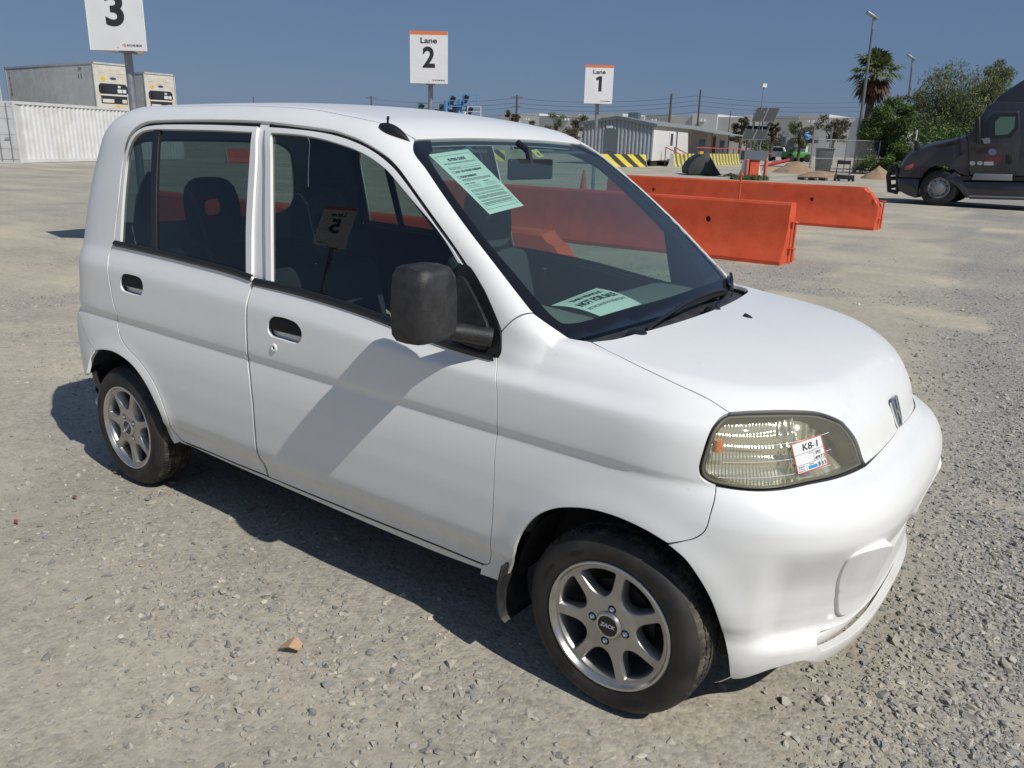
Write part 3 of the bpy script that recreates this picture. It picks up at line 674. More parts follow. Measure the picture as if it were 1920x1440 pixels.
for k, hl in enumerate(lens):
    for nm, mt, kw in (('lens', lens_mat, dict(off=-.005, gap=.006, flange=0, h=(.015, .015))), ('reflector', refl_mat, dict(off=0.0, gap=.006, flange=0, h=(.0011, .005), offf=lamp_depth))):
        o = panel(nm, lamp, 'cyl', mt, hl, **kw)
        if k: mirror_y(o)
    for dz in (0, .038, .076):                                   # thin moulded lines across the lens
        l = [MODES['cyl'][0](np.array([[a, .742+dz+.006*math.sin((a+.45)*9)]]))[0] for a in np.linspace(-.615, -.40, 20)]
        o = strip('lens_line', l, .0012, .0035, white_label, hl, closed=False)
        if k: mirror_y(o)
    c = hit([(1349, 838)])[0]; nn = grad(c[None])[0]; t_ = np.array([0, 0, 1.])
    amber = principled('amber_bulb', (.75, .20, .03), .25) if k == 0 else amber
    bl = MB().tube([c-nn*.022+t_*.014, c-nn*.020-t_*.014], [.012, .0125], 12)
    o = bl.build('bulb', amber, hl, smooth=True)
    if k: mirror_y(o)
# lot sticker on the right-hand lamp (its square code is left blank)
stq = [hit([p])[0] for p in ((1494.5, 890), (1551, 870.5), (1537, 814), (1481, 833))]
stn = grad(np.mean(stq, 0)[None])[0]; fm = quadmap([p + stn*.0035 for p in stq]); WS = float(np.linalg.norm(stq[1]-stq[0])); HS = float(np.linalg.norm(stq[3]-stq[0]))
st = mesh('lot_sticker', fm(np.array([0, 1, 1, 0.]), np.array([0, 0, 1, 1.])), [(0, 1, 2, 3)], white_label, lens[0])
st['label'] = 'white sticker with red edge and handwritten K8-1'
s = Sheet(fm, WS, HS, stn); e = .022*WS; s.frame(0, 0, WS, HS, e); s.build('sticker_border', red_ink, lens[0])
s = Sheet(fm, WS, HS, stn, .0008); k = HS
s.text('K8-1', .32*WS, .68*HS, .22*k, .0, shear=.15, width=.52*WS); s.text('391', .68*WS, .45*HS, .12*k, .0, shear=.1); s.text('4973', .64*WS, .285*HS, .12*k, .0, shear=.1, width=.32*WS)
s.text('8', .70*WS, .06*HS, .14*k, .012); s.text('13', .84*WS, .06*HS, .13*k, .012); s.line([(.82*WS, .04*HS), (.82*WS, .24*HS)], .012*k)
s.line([(.02*WS, .60*HS), (.66*WS, .60*HS)], .008*k); s.line([(.02*WS, .26*HS), (.98*WS, .26*HS)], .008*k); s.line([(.62*WS, .26*HS), (.62*WS, .6*HS)], .008*k); s.line([(.62*WS, .62*HS), (.98*WS, .62*HS)], .008*k)
for i, t in enumerate(('360', 'Video', 'Reports')): s.text(t, .05*WS, (.18-.065*i)*HS, .04*k, .01, width=.2*WS); s.line([(.30*WS, (.18-.065*i)*HS), (.33*WS, (.20-.065*i)*HS), (.30*WS, (.22-.065*i)*HS)], .006*k)
s.text('Photos', .42*WS, .19*HS, .045*k, .01); s.text('LOT #', .48*WS, .54*HS, .035*k, 0)
s.build('sticker_writing', ink, lens[0])
s = Sheet(fm, WS, HS, stn, .0009); s.rect(.38*WS, .06*HS, .66*WS, .16*HS); s.build('marker_stroke', blue_ink, lens[0])

# ================================================================== handles, lock, emblem, nozzle, aerial
handle_m = principled('handle_black', (.006, .006, .007), .6, spec=.25)
for d_, hd, k in ((fd, hand_f, 0), (fdl, hand_f, 1), (rd, hand_r, 0), (rdl, hand_r, 1)):
    o = panel('handle_cup', hd, 'roll', paint, d_, off=-.024, gap=-.006, flange=0, h=(.01, .01)); 
    if k: mirror_y(o)
    P = MODES['roll'][1](np.array(hd)); lo, hi = P.min(0), P.max(0); cut = lo[1]+(hi[1]-lo[1])*.36
    pl = spline(P, .004); pl = pl.copy(); pl[:, 1] = np.maximum(pl[:, 1], cut+.06*(pl[:, 0]-lo[0])*0)
    keep = [0]
    for i in range(1, len(pl)):
        if np.linalg.norm(pl[i]-pl[keep[-1]]) > .0025: keep.append(i)
    pl = pl[keep]
    o = panel('handle', MODES['roll'][0](pl), 'roll', handle_m, d_, off=-.004, gap=.0015, flange=.016, h=(.008, .006), edge=.003, step=.004)
    if k: mirror_y(o)
lk = hit([(514, 652)])[0]; ln = grad(lk[None])[0]
Mx = Matrix.Translation(Vector(lk)) @ Vector(ln).to_track_quat('Z', 'Y').to_matrix().to_4x4()
MB().lathe([(.0145, -.002), (.0145, .002), (.012, .0045), (.007, .0045), (.005, .001), (.0001, .001)], 24, Mx).build('lock_ring', paint, fd, smooth=True)
MB().lathe([(.0052, .0016), (.0001, .0018)], 16, Mx).build('lock_barrel', black_trim, fd)
# emblem: chrome shield outline with an upright letter inside
ec = hit([(1680, 772)])[0]; en = grad(ec[None])[0]; eu = np.array([0, 0, 1.])-en*en[2]; eu /= np.linalg.norm(eu); er = np.cross(eu, en)
def E3(x, y, d=0.0): return ec + er*x*1.2 + eu*y + en*d
sh = [(-.034, .036), (-.022, .043), (.022, .043), (.034, .036), (.031, 0), (.026, -.030), (.016, -.042), (-.016, -.042), (-.026, -.030), (-.031, 0)]
mb = MB(); n = len(sh); v = []
for sc, d in ((1, 0), (1, .004), (.84, .005), (.80, .001)):
    v += [E3(x*sc, y*sc, d) for x, y in sh]
f = [(k*n+i, k*n+(i+1) % n, (k+1)*n+(i+1) % n, (k+1)*n+i) for k in range(3) for i in range(n)]
mb.add(v, f); emblem = mb.build('emblem', chrome, car, smooth=True)
mesh('emblem_field', [E3(x*.82, y*.82, .0012) for x, y in sh], [tuple(range(n))], principled('emblem_dark', (.10, .11, .12), .3, metal=.5), emblem)
mb = MB()
for sgn in (-1, 1):
    mb.add([E3(x*sgn, y, d) for d in (.001, .0045) for x, y in ((.020, .036), (.010, .036), (.006, .004), (.006, -.004), (.012, -.034), (.020, -.034), (.0165, 0))], [tuple(range(7)), tuple(range(13, 6, -1))] + [(i, (i+1) % 7, (i+1) % 7+7, i+7) for i in range(7)])
mb.add([E3(x, y, d) for d in (.001, .0045) for x, y in ((-.012, -.005), (.012, -.005), (.012, .005), (-.012, .005))], [(0, 1, 2, 3), (7, 6, 5, 4)] + [(i, (i+1) % 4, (i+1) % 4+4, i+4) for i in range(4)])
mb.build('emblem_letter', chrome, emblem)
nz = hit([(1405, 595)])[0]
mb = MB(); mb.add([nz+np.array(p) for p in ((-.018, -.012, 0), (-.018, .012, 0), (.012, .009, -.003), (.012, -.009, -.003), (-.016, -.007, .011), (-.016, .007, .011), (.000, .005, .006), (.000, -.005, .006))],
               [(4, 7, 6, 5), (0, 1, 5, 4), (1, 2, 6, 5), (2, 3, 7, 6), (3, 0, 4, 7)]); mb.build('washer_nozzle', black_trim, car, bevel=.0015)
ab = hit([(738, 248)])[0]; an = grad(ab[None])[0]; ax = np.array([1., .02, -.25]); ax -= an*(ax@an); ax /= np.linalg.norm(ax); ay = np.cross(an, ax)
mb = MB(); v = []; f = []; ns, nr = 14, 9
for i in range(ns):
    t = i/(ns-1); w = .026*math.sin(math.pi*min(1, .06+t*.97))**.6*(1-.35*t); hh = .026*math.sin(math.pi*min(1, .1+.9*t))**.8*(1-.3*t)
    for j in range(nr):
        a = math.pi*j/(nr-1); v.append(ab + ax*(-.055+.125*t) + ay*w*math.cos(a) + an*(hh*math.sin(a)-.002))
for i in range(ns-1):
    for j in range(nr-1): f.append((i*nr+j, i*nr+j+1, (i+1)*nr+j+1, (i+1)*nr+j))
mb.add(v, f); aer = mb.build('aerial_base', black_trim, car, smooth=True)
p0 = ab + ax*-.026 + an*.02
MB().tube([p0, p0+an*.012+ax*-.001], .0035, 8).tube([p0+an*.012, p0+an*.02], [.005, .004], 10).build('aerial_stub', black_trim, aer, smooth=True)

# ================================================================== door mirror with its sail
sail = cor(hit([(859, 497)])[0]) + H((880, 500), (905, 540), (930, 595), (938.5, 623)) + H((938.5, 655)) + H((932, 668)) + H((900, 662)) + cor(hit([(860, 652)])[0]) + H((859.5, 600))
sail_in = cor(hit([(861, 520)])[0]) + H((872, 522), (893, 560), (914, 605), (919, 632)) + H((915, 652)) + H((900, 652)) + cor(hit([(862, 640)])[0]) + H((861, 600))
def mirror_set(door, k):
    """k: left-hand side, whose housing is folded away out of sight: only the sail is built"""
    o = panel('mirror_sail', sail, 'roll', black_trim, door, off=.002, gap=.0, flange=.014, h=(.02, .02))
    o2 = panel('mirror_sail_cap', sail_in, 'roll', black_plastic, door, off=.012, gap=0, flange=.012, edge=.004, h=(.02, .02))
    if k: mirror_y(o); mirror_y(o2); return
    mb = MB(); v = []; f = []
    # housing: rounded shell lofted from the rear rim (toward -x) to the domed front
    cx, cy, cz = -.550, -.824, 1.063; ny = 28
    for s_, (dx, sy, sz, oy, oz) in enumerate(((-.052, .066, .094, 0, 0), (-.046, .071, .101, 0, 0), (-.010, .072, .103, 0, 0), (.030, .070, .100, .000, -.001), (.044, .064, .093, .002, -.002), (.052, .054, .082, .004, -.003), (.055, .0005, .0008, .008, -.004))):
        for j in range(ny):
            a = 2*math.pi*j/ny; c_, q_ = math.cos(a), math.sin(a); n_ = 6.5
            rr_ = (abs(c_)**n_+abs(q_)**n_)**(-1/n_)
            tp = 1 - .10*(q_*rr_ if q_ > 0 else 0)*1.0
            yy = c_*rr_*sy*tp; zz = q_*rr_*sz
            v.append((cx+dx - .16*(yy+oy)*(-1) - .0, cy+oy+yy, cz+oz+zz+.04*yy))
    for i in range(6):
        for j in range(ny): f.append((i*ny+j, i*ny+(j+1) % ny, (i+1)*ny+(j+1) % ny, (i+1)*ny+j))
    f.append(tuple(range(ny)))
    mb.add(v, f); h_ = mb.build('door_mirror', black_plastic, door, smooth=True)
    MB().add([(cx-.053+.16*(c*.056), cy+c*.056, cz+d*.084+.04*c*.056) for c, d in ((-1, -1), (1, -1), (1, 1), (-1, 1))], [(0, 1, 2, 3)]).build('mirror_glass', chrome, door)
    arm = MB().add([], []); a0 = np.array([-.545, -.775, .985]); a1 = spt(-.43, .965)+np.array([0, -.004, 0])
    arm.tube([a0+np.array([0, -.03, 0]), a0, (a0+a1)/2+np.array([0, 0, .002]), a1], [.024, .026, .025, .027], 12)
    o3 = arm.build('mirror_arm', black_plastic, door, smooth=True)
    if k:
        for q in (o, o2, h_, o3, [c for c in door.children if c.name.startswith('mirror_glass')][0]): mirror_y(q)
mirror_set(fd, 0); mirror_set(fdl, 1)

# ================================================================== cowl, wipers
tray_m = principled('cowl_plastic', (.030, .032, .038), .5, dirt=(.16, .15, .14), dirt_amt=.4, dirt_scale=14)
cow = sym([cowl(0), cowl(-.15), cowl(-.3), cowl(-.42), cowl(-.5)] + cor(cowl(-.585)) + cor(glass_foot(-.60)) + [glass_foot(-.5), glass_foot(-.4), glass_foot(-.2), glass_foot(0)])
tray = panel('cowl_tray', cow, 'roll', tray_m, car, off=-.026, gap=-.012, flange=0, h=(.02, .02))
def on(u, v, up): p = hit([(u, v)])[0]; return p + grad(p[None])[0]*up
def wiper(arm, blade, r0):
    w = MB().tube([on(u, v, d_) for u, v, d_ in arm], [r0]*len(arm), 8).build('wiper', black_trim, car, smooth=True)
    P = list(spline([on(u, v, d_) for u, v, d_ in blade], .03, False)); b = MB()
    for a_, c_ in zip(P[:-1], P[1:]): b.bar(a_, c_, .006, .012)
    b.build('wiper_blade', rubber, w); b = MB(); Q = [p+np.array([0, 0, .011]) for p in P]
    for a_, c_ in zip(Q[1:-2], Q[2:-1]): b.bar(a_, c_, .010, .006)
    b.build('blade_carrier', black_trim, w)
wiper([(1212, 620, .004), (1240, 606, .016), (1280, 582, .02), (1320, 561, .018)], [(1262, 590, .008), (1300, 572, .008), (1335, 559, .008), (1362, 552, .008)], .0055)
wiper([(1342, 578, .004), (1356, 568, .012), (1368, 556, .014)], [(1366, 516, .008), (1369, 535, .008), (1371, 557, .008)], .0055)
for uv_, s_ in (((1196, 622), 1.0), ((1338, 577), .9)):
    p = on(*uv_, -.012); MB().lathe([(.034*s_, -.02), (.032*s_, .006), (.020*s_, .016), (.0005, .018)], 16, Matrix.Translation(Vector(p))).build('wiper_pivot', black_trim, tray, smooth=True)

# ================================================================== papers
pq = [hit([p])[0] for p in ((921, 397), (985, 381), (879.5, 274.5), (806, 284.5))]
pn = grad(np.mean(pq, 0)[None])[0]
def screen_map(q, off):
    base = quadmap(q)
    def f(u, v):
        P = base(np.asarray(u, float), np.asarray(v, float)); S2 = MODES['roll'][0](MODES['roll'][1](P)); return S2 + grad(S2)*off
    return f
gmap = screen_map(pq, -.010)
g = 8; uu, vv = np.meshgrid(np.linspace(0, 1, g), np.linspace(0, 1, g*2), indexing='ij')
P = gmap(uu.ravel(), vv.ravel()); ff = [(i*2*g+j, (i+1)*2*g+j, (i+1)*2*g+j+1, i*2*g+j+1) for i in range(g-1) for j in range(2*g-1)]
bg_ = mesh('buyers_guide_sheet', P, ff, green_paper, None, True)
tag(bg_, 'pale green buyers guide sheet taped inside the white car windscreen', 'paper')
W, Hh = .216, .33
s = Sheet(gmap, W, Hh, pn, .0008); s.frame(.012, .02, W-.012, Hh-.02, .0012)
s.text('BUYERS GUIDE', W/2, .277, .015, .03, 'c', width=.095)
rr2 = random.Random(3)
def fake(y, h, x0, x1): # rows of fine print: strokes at word length
    x = x0
    while x < x1-.004:
        w = rr2.uniform(.004, .014); s.rect(x, y, min(x+w, x1), y+h); x += w+rr2.uniform(.0015, .003)
for y in (.265, .2605): fake(y, .0018, .022, W-.022)
s.rect(.02, .243, W-.02, .2436); fake(.238, .0018, .022, .09); s.rect(.02, .232, W-.02, .2334)
s.frame(.022, .2115, .034, .2235, .001); s.text('AS IS - NO DEALER WARRANTY', .038, .212, .011, .028, width=.150)
s.frame(.022, .183, .034, .195, .001); s.text('DEALER WARRANTY', .038, .184, .011, .028, width=.092)
for y in (.174, .170, .166): fake(y, .0016, .03, W-.022)
s.text('SYSTEMS COVERED', .022, .150, .005, .02); s.text('DURATION', .13, .150, .005, .02)
for y in (.142, .136, .130): s.rect(.022, y, .10, y+.0007); s.rect(.125, y, W-.022, y+.0007)
for y in (.118, .113, .108, .098, .093, .084, .080, .076, .072, .062, .058, .050, .046, .042): fake(y, .0017, .022, W-.022)
s.rect(.02, .036, W-.02, .0372)
s.build('guide_print', ink, bg_)
dq = [onZ(1125, 594, .953), onZ(1202, 572, .958), onZ(1130, 541, .962), onZ(1033, 575, .958)]
dq = [onZ(1125, 594, .950), onZ(1203, 571, .952), onZ(1118, 541, .955), onZ(1033, 574, .952)]
db = quadmap(dq)
def dmap(u, v): P = db(np.asarray(u, float), np.asarray(v, float)); P[:, 2] += .016*np.sin(np.pi*np.asarray(v))*np.sin(np.pi*(.2+.6*np.asarray(u))) + .002; return P
P = dmap(uu.ravel(), vv.ravel())
nf = mesh('not_for_sale_sheet', P, ff, green_paper, None, True)
tag(nf, 'pale green sheet reading not for sale on the car dashboard', 'paper')
W, Hh = .28, .216
s = Sheet(dmap, W, Hh, (0, 0, 1), .0012)
for t_, x_, y_, h_, b_w, w_ in (('THIS VEHICLE', W/2, .150, .026, .035, .19), ('NOT FOR SALE', W/2, .092, .036, .04, .235), ('SEE THE DEALER FOR RELEASE DATE', W/2, .055, .015, .004, .24)):
    s = Sheet(dmap, W, Hh, (0, 0, 1), .0012); s.text(t_, x_, y_, h_, b_w, 'c', width=w_); s.build('lettering', ink, nf)
iq = [hit([p])[0] for p in ((1012, 292), (1022, 289.5), (1009, 276), (997, 277.5))]
im = screen_map(iq, -.009); sk = mesh('inspection_sticker', im(np.array([0, 1, 1, 0.]), np.array([0, 0, 1, 1.])), [(0, 1, 2, 3)], principled('yellow_sticker', (.72, .66, .18), .6), car)
s = Sheet(im, .06, .06, pn, .0008); s.text('4', .02, .01, .03, .03); s.build('sticker_digit', ink, car)

# ================================================================== wheels
alloy = principled('alloy_silver', (.44, .43, .41), .36, metal=.8, noise=.10, nscale=18, dirt=(.30, .26, .20), dirt_amt=.4, dirt_scale=14)
alloy_lip = principled('alloy_machined', (.58, .57, .55), .26, metal=.9, dirt=(.22, .19, .14), dirt_amt=.4, dirt_scale=16)
tyre_m, TN, TL, to = nmat('tyre_rubber'); tb = TN.new('ShaderNodeBsdfPrincipled'); TL.new(tb.outputs[0], to.inputs[0]); tb.inputs['Roughness'].default_value = .62
ttc = TN.new('ShaderNodeTexCoord'); tn = TN.new('ShaderNodeTexNoise'); tn.inputs['Scale'].default_value = 9; tn.inputs['Detail'].default_value = 8; TL.new(ttc.outputs['Object'], tn.inputs[0])
tr_ = TN.new('ShaderNodeValToRGB'); tr_.color_ramp.elements[0].position = .4; tr_.color_ramp.elements[0].color = (.012, .011, .011, 1); tr_.color_ramp.elements[1].position = .78; tr_.color_ramp.elements[1].color = (.050, .043, .035, 1)
TL.new(tn.outputs[0], tr_.inputs[0]); TL.new(tr_.outputs[0], tb.inputs['Base Color'])
tread_m = principled('tread_rubber', (.020, .019, .018), .8, dirt=(.20, .17, .125), dirt_amt=.75, dirt_scale=20)
dark_metal = principled('dark_steel', (.035, .032, .030), .6, metal=.6, noise=.4, nscale=20)
RT_, HZ = .263, .2605
WM = Matrix(((1, 0, 0, 0), (0, 0, -1, 0), (0, 1, 0, 0), (0, 0, 0, 1)))   # lathe axis z -> -y (outboard for the right-hand side)
def wheel_parts():
    parts = []
    prof = [(.178, .002), (.186, .004), (.196, .0085), (.206, .0105), (.222, .0110), (.236, .006), (.247, -.004), (.2535, -.012)]
    mb = MB(); mb.lathe(prof, 96, WM); parts.append(mb.build('tyre_sidewall', tyre_m, None, smooth=True))
    # tread: shoulder blocks cut by slots, circumferential grooves
    n = 300; v = []; f = []
    ys = [-.012, -.020, -.030, -.0302, -.036, -.0362, -.055, -.0552, -.062, -.0622, -.088, -.0882, -.095, -.0952, -.114, -.1142, -.120, -.1202, -.132, -.142]
    rs = [.2535, .2590, .2618, .2560, .2560, .2625, .2635, .2570, .2570, .2638, .2638, .2570, .2570, .2635, .2625, .2560, .2560, .2618, .2590, .2535]
    for i, (y_, r_) in enumerate(zip(ys, rs)):
        for k in range(n):
            sh_ = (1 <= i <= 2 or 17 <= i <= 18) and (k % 5 == 0)
            rib = (5 <= i <= 6 or 13 <= i <= 14) and (k % 3 == 0)
            r__ = r_ - ((.0028 if sh_ else .0025) if (sh_ or rib) else 0); a = 2*math.pi*(k + (.35*i if 1 <= i <= 6 else 0)*.1)/n
            p = Vector((r__*math.cos(a), r__*math.sin(a), y_)); v.append(tuple(WM @ p))
    for i in range(len(ys)-1):
        for k in range(n): f.append((i*n+k, i*n+(k+1) % n, (i+1)*n+(k+1) % n, (i+1)*n+k))
    mb = MB(); mb.add(v, f); parts.append(mb.build('tread', tread_m, None))
    mb = MB(); mb.lathe([(.2535, -.142), (.236, -.152), (.20, -.156), (.178, -.150)], 64, WM); parts.append(mb.build('tyre_inner_wall', tyre_m, None, smooth=True))
    mb = MB(); mb.lathe([(.1805, .001), (.1835, .0045), (.181, .0075), (.1755, .0065), (.1725, .001), (.1695, -.004), (.166, -.0055)], 96, WM); parts.append(mb.build('rim_lip', alloy_lip, None, smooth=True))
    mb = MB(); mb.lathe([(.168, -.004), (.160, -.03), (.150, -.06), (.150, -.14), (.175, -.15)], 64, WM); parts.append(mb.build('rim_barrel', alloy, None, smooth=True))
    # spoked face
    loops = [np.array([(.1685*math.cos(a), .1685*math.sin(a)) for a in np.linspace(0, 2*math.pi, 140, endpoint=False)])]
    win = [(.1585, -18.9), (.1600, -9), (.1600, 0), (.1600, 9), (.1585, 18.9), (.1545, 21.0), (.140, 21.0), (.121, 20.2), (.105, 18.8), (.0910, 15.0), (.0805, 8.5), (.0765, 0), (.0805, -8.5), (.0910, -15.0), (.105, -18.8), (.121, -20.2), (.140, -21.0), (.1545, -21.0)]
    for k in range(7):
        a0 = math.pi/2 + 2*math.pi*(k+.5)/7 + R(-9)
        loops.append(spline([(r*math.cos(a0+R(t)), r*math.sin(a0+R(t))) for r, t in win], .004))
    for k in range(4):
        a0 = R(82) + k*math.pi/2; c = np.array([.0505*math.cos(a0), .0505*math.sin(a0)])
        loops.append(np.array([c + .0125*np.array([math.cos(t), math.sin(t)]) for t in np.linspace(0, 2*math.pi, 16, endpoint=False)]))
    P2, T = triangulate(loops, (.005, .005))
    def hz(p):
        r = np.hypot(p[:, 0], p[:, 1]); return np.interp(r, [0, .03, .04, .068, .085, .11, .14, .158, .168], [-.010, -.010, -.004, -.004, -.0065, -.0045, -.0035, -.0045, -.0055])
    V = [np.stack([P2[:, 0], -hz(P2), P2[:, 1]], 1)]; Fc = [tuple(t) for t in T]; base = len(P2)
    # winding: outward is -y
    v3 = V[0]; fn = np.cross(v3[T[:, 1]]-v3[T[:, 0]], v3[T[:, 2]]-v3[T[:, 0]])
    Fc = [tuple(t) if fn_[1] < 0 else tuple(t[::-1]) for t, fn_ in zip(T, fn)]
    for i, l in enumerate(loops[1:]):
        g_, nr = shrink(l, -.0028 if i < 7 else -.0012); dd = (.030, .022) if i < 7 else (.014, .01)
        ins = l - (g_-l)            # into the hole
        a = np.stack([l[:, 0], -hz(l), l[:, 1]], 1); b = np.stack([ins[:, 0], -hz(l)+.0030, ins[:, 1]], 1)
        ins2 = l - (g_-l)*(2.4 if i < 7 else 1.1); c = np.stack([ins2[:, 0], -hz(l)+dd[0], ins2[:, 1]], 1); m = len(l)
        V += [a, b, c]
        for q in range(2):
            for k in range(m): Fc.append((base+q*m+k, base+q*m+(k+1) % m, base+(q+1)*m+(k+1) % m, base+(q+1)*m+k))
        base += 3*m
    me = bpy.data.meshes.new('spoke_face'); me.from_pydata(np.concatenate(V).tolist(), [], Fc); bm = bmesh.new(); bm.from_mesh(me)
    bmesh.ops.remove_doubles(bm, verts=bm.verts, dist=1e-5); bmesh.ops.recalc_face_normals(bm, faces=bm.faces)
    for fc in bm.faces: fc.smooth = True
    for e_ in bm.edges:
        if len(e_.link_faces) == 2 and e_.calc_face_angle(0) > R(42): e_.smooth = False
    bm.to_mesh(me); bm.free(); me.materials.append(alloy); parts.append(link(bpy.data.objects.new('spoke_face', me)))
    mb = MB(); mb.lathe([(.0001, .0005), (.0285, .0), (.029, -.003), (.029, -.012)], 40, Matrix.Translation((0, 0, 0)) @ WM); parts.append(mb.build('centre_cap', black_trim, None, smooth=True))
    mb = MB(); mb.lathe([(.029, -.004), (.0295, .0022), (.0345, .0018), (.039, -.004)], 48, WM); parts.append(mb.build('cap_ring', alloy_lip, None, smooth=True))
    for k in range(4):
        a0 = R(82) + k*math.pi/2
        mb = MB(); mb.lathe([(.0001, .002), (.004, .0015), (.0085, -.0035), (.0085, -.02)], 6, Matrix.Translation((.0505*math.cos(a0), .0, .0505*math.sin(a0))) @ WM); parts.append(mb.build('wheel_nut', chrome, None))
    V, Fx = text2d('ZACK', .03, .25); V = V*.0115; V = V-np.array([V[:, 0].max()/2, .005])
    parts.append(mesh('cap_lettering', [(x, -.0012, z) for x, z in V], Fx, principled('cap_print', (.6, .6, .6), .5) if 'cap_print' not in bpy.data.materials else bpy.data.materials['cap_print']))
    # raised sidewall lettering
    for t, a_mid, up_, rad, hh in (('HD667', R(118), 1, .2115, .0125), ('SCEPTER', R(152), 1, .2115, .0125), ('HAIDA', R(-62), -1, .212, .019), ('165/55R14 72H', R(-125), -1, .200, .007)):
        V, Fx = text2d(t, .03, .2 if up_ > 0 else 0); V = V*hh; V = V-np.array([V[:, 0].max()/2, hh/2]); out_p = []
        for x, z in V:
            rr_ = rad + z*up_; a = a_mid - up_*x/rad; out_p.append((rr_*math.cos(a), -np.interp(rr_, [.196, .206, .222, .236], [.0085, .0105, .0110, .006])-.0010, rr_*math.sin(a)))
        parts.append(mesh('sidewall_lettering', out_p, Fx, rubber))
    mb = MB(); mb.lathe([(.0001, -.05), (.112, -.05), (.114, -.056), (.114, -.062)], 48, WM); parts.append(mb.build('brake_disc', dark_metal, None))
    mb = MB(); mb.lathe([(.0001, -.09), (.150, -.09)], 32, WM); parts.append(mb.build('backing_plate', dark_gap, None))
    return parts
wp = wheel_parts()
YF = -.7235
def place_wheel(x, sgn, first=False):
    w = bpy.data.objects.new('wheel', None); link(w, car); w.empty_display_size = .1
    w.location = (x, YF if sgn < 0 else -YF, HZ); w.rotation_euler = (0, R(x*17) , 0 if sgn < 0 else math.pi)
    for p in wp:
        o = p if first else p.copy()
        if not first: C.objects.link(o)
        o.parent = w
place_wheel(0, -1, True); place_wheel(-2.36, -1); place_wheel(0, 1); place_wheel(-2.36, 1)

# ================================================================== wheel houses, floor, mud flaps
for x in (0, -2.36):
    for sgn in (-1, 1):
        v = []; f = []; n = 25
        for i in range(n):
            a = R(2 + 176*i/(n-1)); r_ = .322 if x == 0 else .325
            xx_, zz_ = x + r_*math.cos(a), .265 + r_*math.sin(a); yo_ = min(.69, -float(spt(xx_, zz_)[1])-.025)
            for y_ in (yo_, .50): v.append((xx_, sgn*y_, zz_))
        for i in range(n-1): f.append((2*i, 2*i+1, 2*i+3, 2*i+2))
        MB().add(v, f).build('wheel_house', dark_gap, car, smooth=True)
        MB().box((x-.36, sgn*.50-.005, .16), (x+.36, sgn*.50+.005, .62)).build('wheel_house', dark_gap, car)
MB().box((-2.60, -.50, .19), (.36, .50, .225)).box((-1.99, -.60, .215), (-.42, .60, .24)).build('floor_pan', dark_gap, car)
MB().box((-.28, -.48, .24), (.36, .48, .62)).build('engine_bay_block', dark_gap, car)  # solid dark box added under the hood to block light
MB().box((-2.60, -.5, .24), (-2.50, .5, .58)).build('rear_crossmember', dark_gap, car)
MB().tube([(-2.1, .22, .2), (-2.78, .30, .22)], .022, 10).build('exhaust', dark_metal, car, smooth=True)
for sgn in (-1, 1):
    v = []; f = []
    prof = [(-.342, .325), (-.352, .28), (-.357, .23), (-.352, .18), (-.343, .155), (-.330, .146)]
    for (x, z) in prof:
        for y_, dx in ((-.742, 0), (-.742, .008), (-.60, .012), (-.60, .002)): v.append((x+dx, -sgn*y_ if sgn > 0 else y_, z))
    for i in range(len(prof)-1):
        for j in range(4): f.append((i*4+j, i*4+(j+1) % 4, (i+1)*4+(j+1) % 4, (i+1)*4+j))
    f += [(0, 1, 2, 3), tuple(range(len(v)-1, len(v)-5, -1))]
    MB().add(v, f).build('mud_flap', black_plastic, car, bevel=.002)

# ================================================================== interior
panel('headliner', sym(roof_half), 'roll', headliner, car, off=-.03, gap=.0, flange=0, h=(.08, .08))
for o in [panel('pillar_trim', side, 'roll', interior_grey, car, off=-.03, gap=.004, flange=0, h=(.05, .03))]:
    pass
mirror_y(panel('pillar_trim', side, 'roll', interior_grey, car, off=-.03, gap=.004, flange=0, h=(.05, .03)))
low_f = cor(hit([(925, 690)])[0]) + belt3f[::-1][1:] + H(*DOOR_GAP) + cor(hit([(504, 894)])[0]) + H(*BOT_F) + cor(hit([(915, 1055)])[0])
low_r = cor(hit([(212, 459)])[0]) + H((280, 471), (340, 485), (400, 500), (440, 511)) + cor(hit([(475, 530)])[0]) + H(*DOOR_GAP) + cor(hit([(500.5, 892)])[0]) + H(*BOT_R[::-1]) + H(*REAR_EDGE[::-1])
for nm, l in (('door_trim', low_f), ('door_trim', low_r)):
    panel(nm, l, 'roll', interior_dark, car, off=-.05, gap=.0, flange=0, h=(.08, .04)); mirror_y(panel(nm, l, 'roll', interior_dark, car, off=-.05, gap=.0, flange=0, h=(.08, .04)))
dp = [(-.20, .70), (-.23, .885), (-.27, .915), (-.34, .935), (-.46, .944), (-.56, .944), (-.62, .930), (-.665, .89), (-.68, .82), (-.64, .70), (-.60, .55), (-.45, .40), (-.30, .40)]
mb = MB(); mb.prism(dp, -.655, .655, 1); dash = mb.build('dashboard', dash_mat, car, bevel=.012, angle=25)
v = []; f = []
for i in range(13):                                              # instrument hood in front of the driver
    y_ = -.56 + .40*i/12; k_ = math.sin(math.pi*i/12)**.6
    for x_, z_ in ((-.40, .935), (-.50, .940+.030*k_), (-.62, .940+.052*k_), (-.70, .935+.048*k_), (-.695, .86)): v.append((x_, y_, z_))
for i in range(12):
    for j in range(4): f.append((i*5+j, i*5+j+1, (i+1)*5+j+1, (i+1)*5+j))
MB().add(v, f).build('instrument_hood', dash_mat, dash, smooth=True)
for y0_, x_ in ((-.48, -.30), (.48, -.33)):
    mb = MB()
    for i in range(8): mb.box((x_-.05+i*.011, y0_-.07, .9395), (x_-.044+i*.011, y0_+.07, .9435-abs(i-4)*.0003))
    mb.build('demister_grille', black_trim, dash)
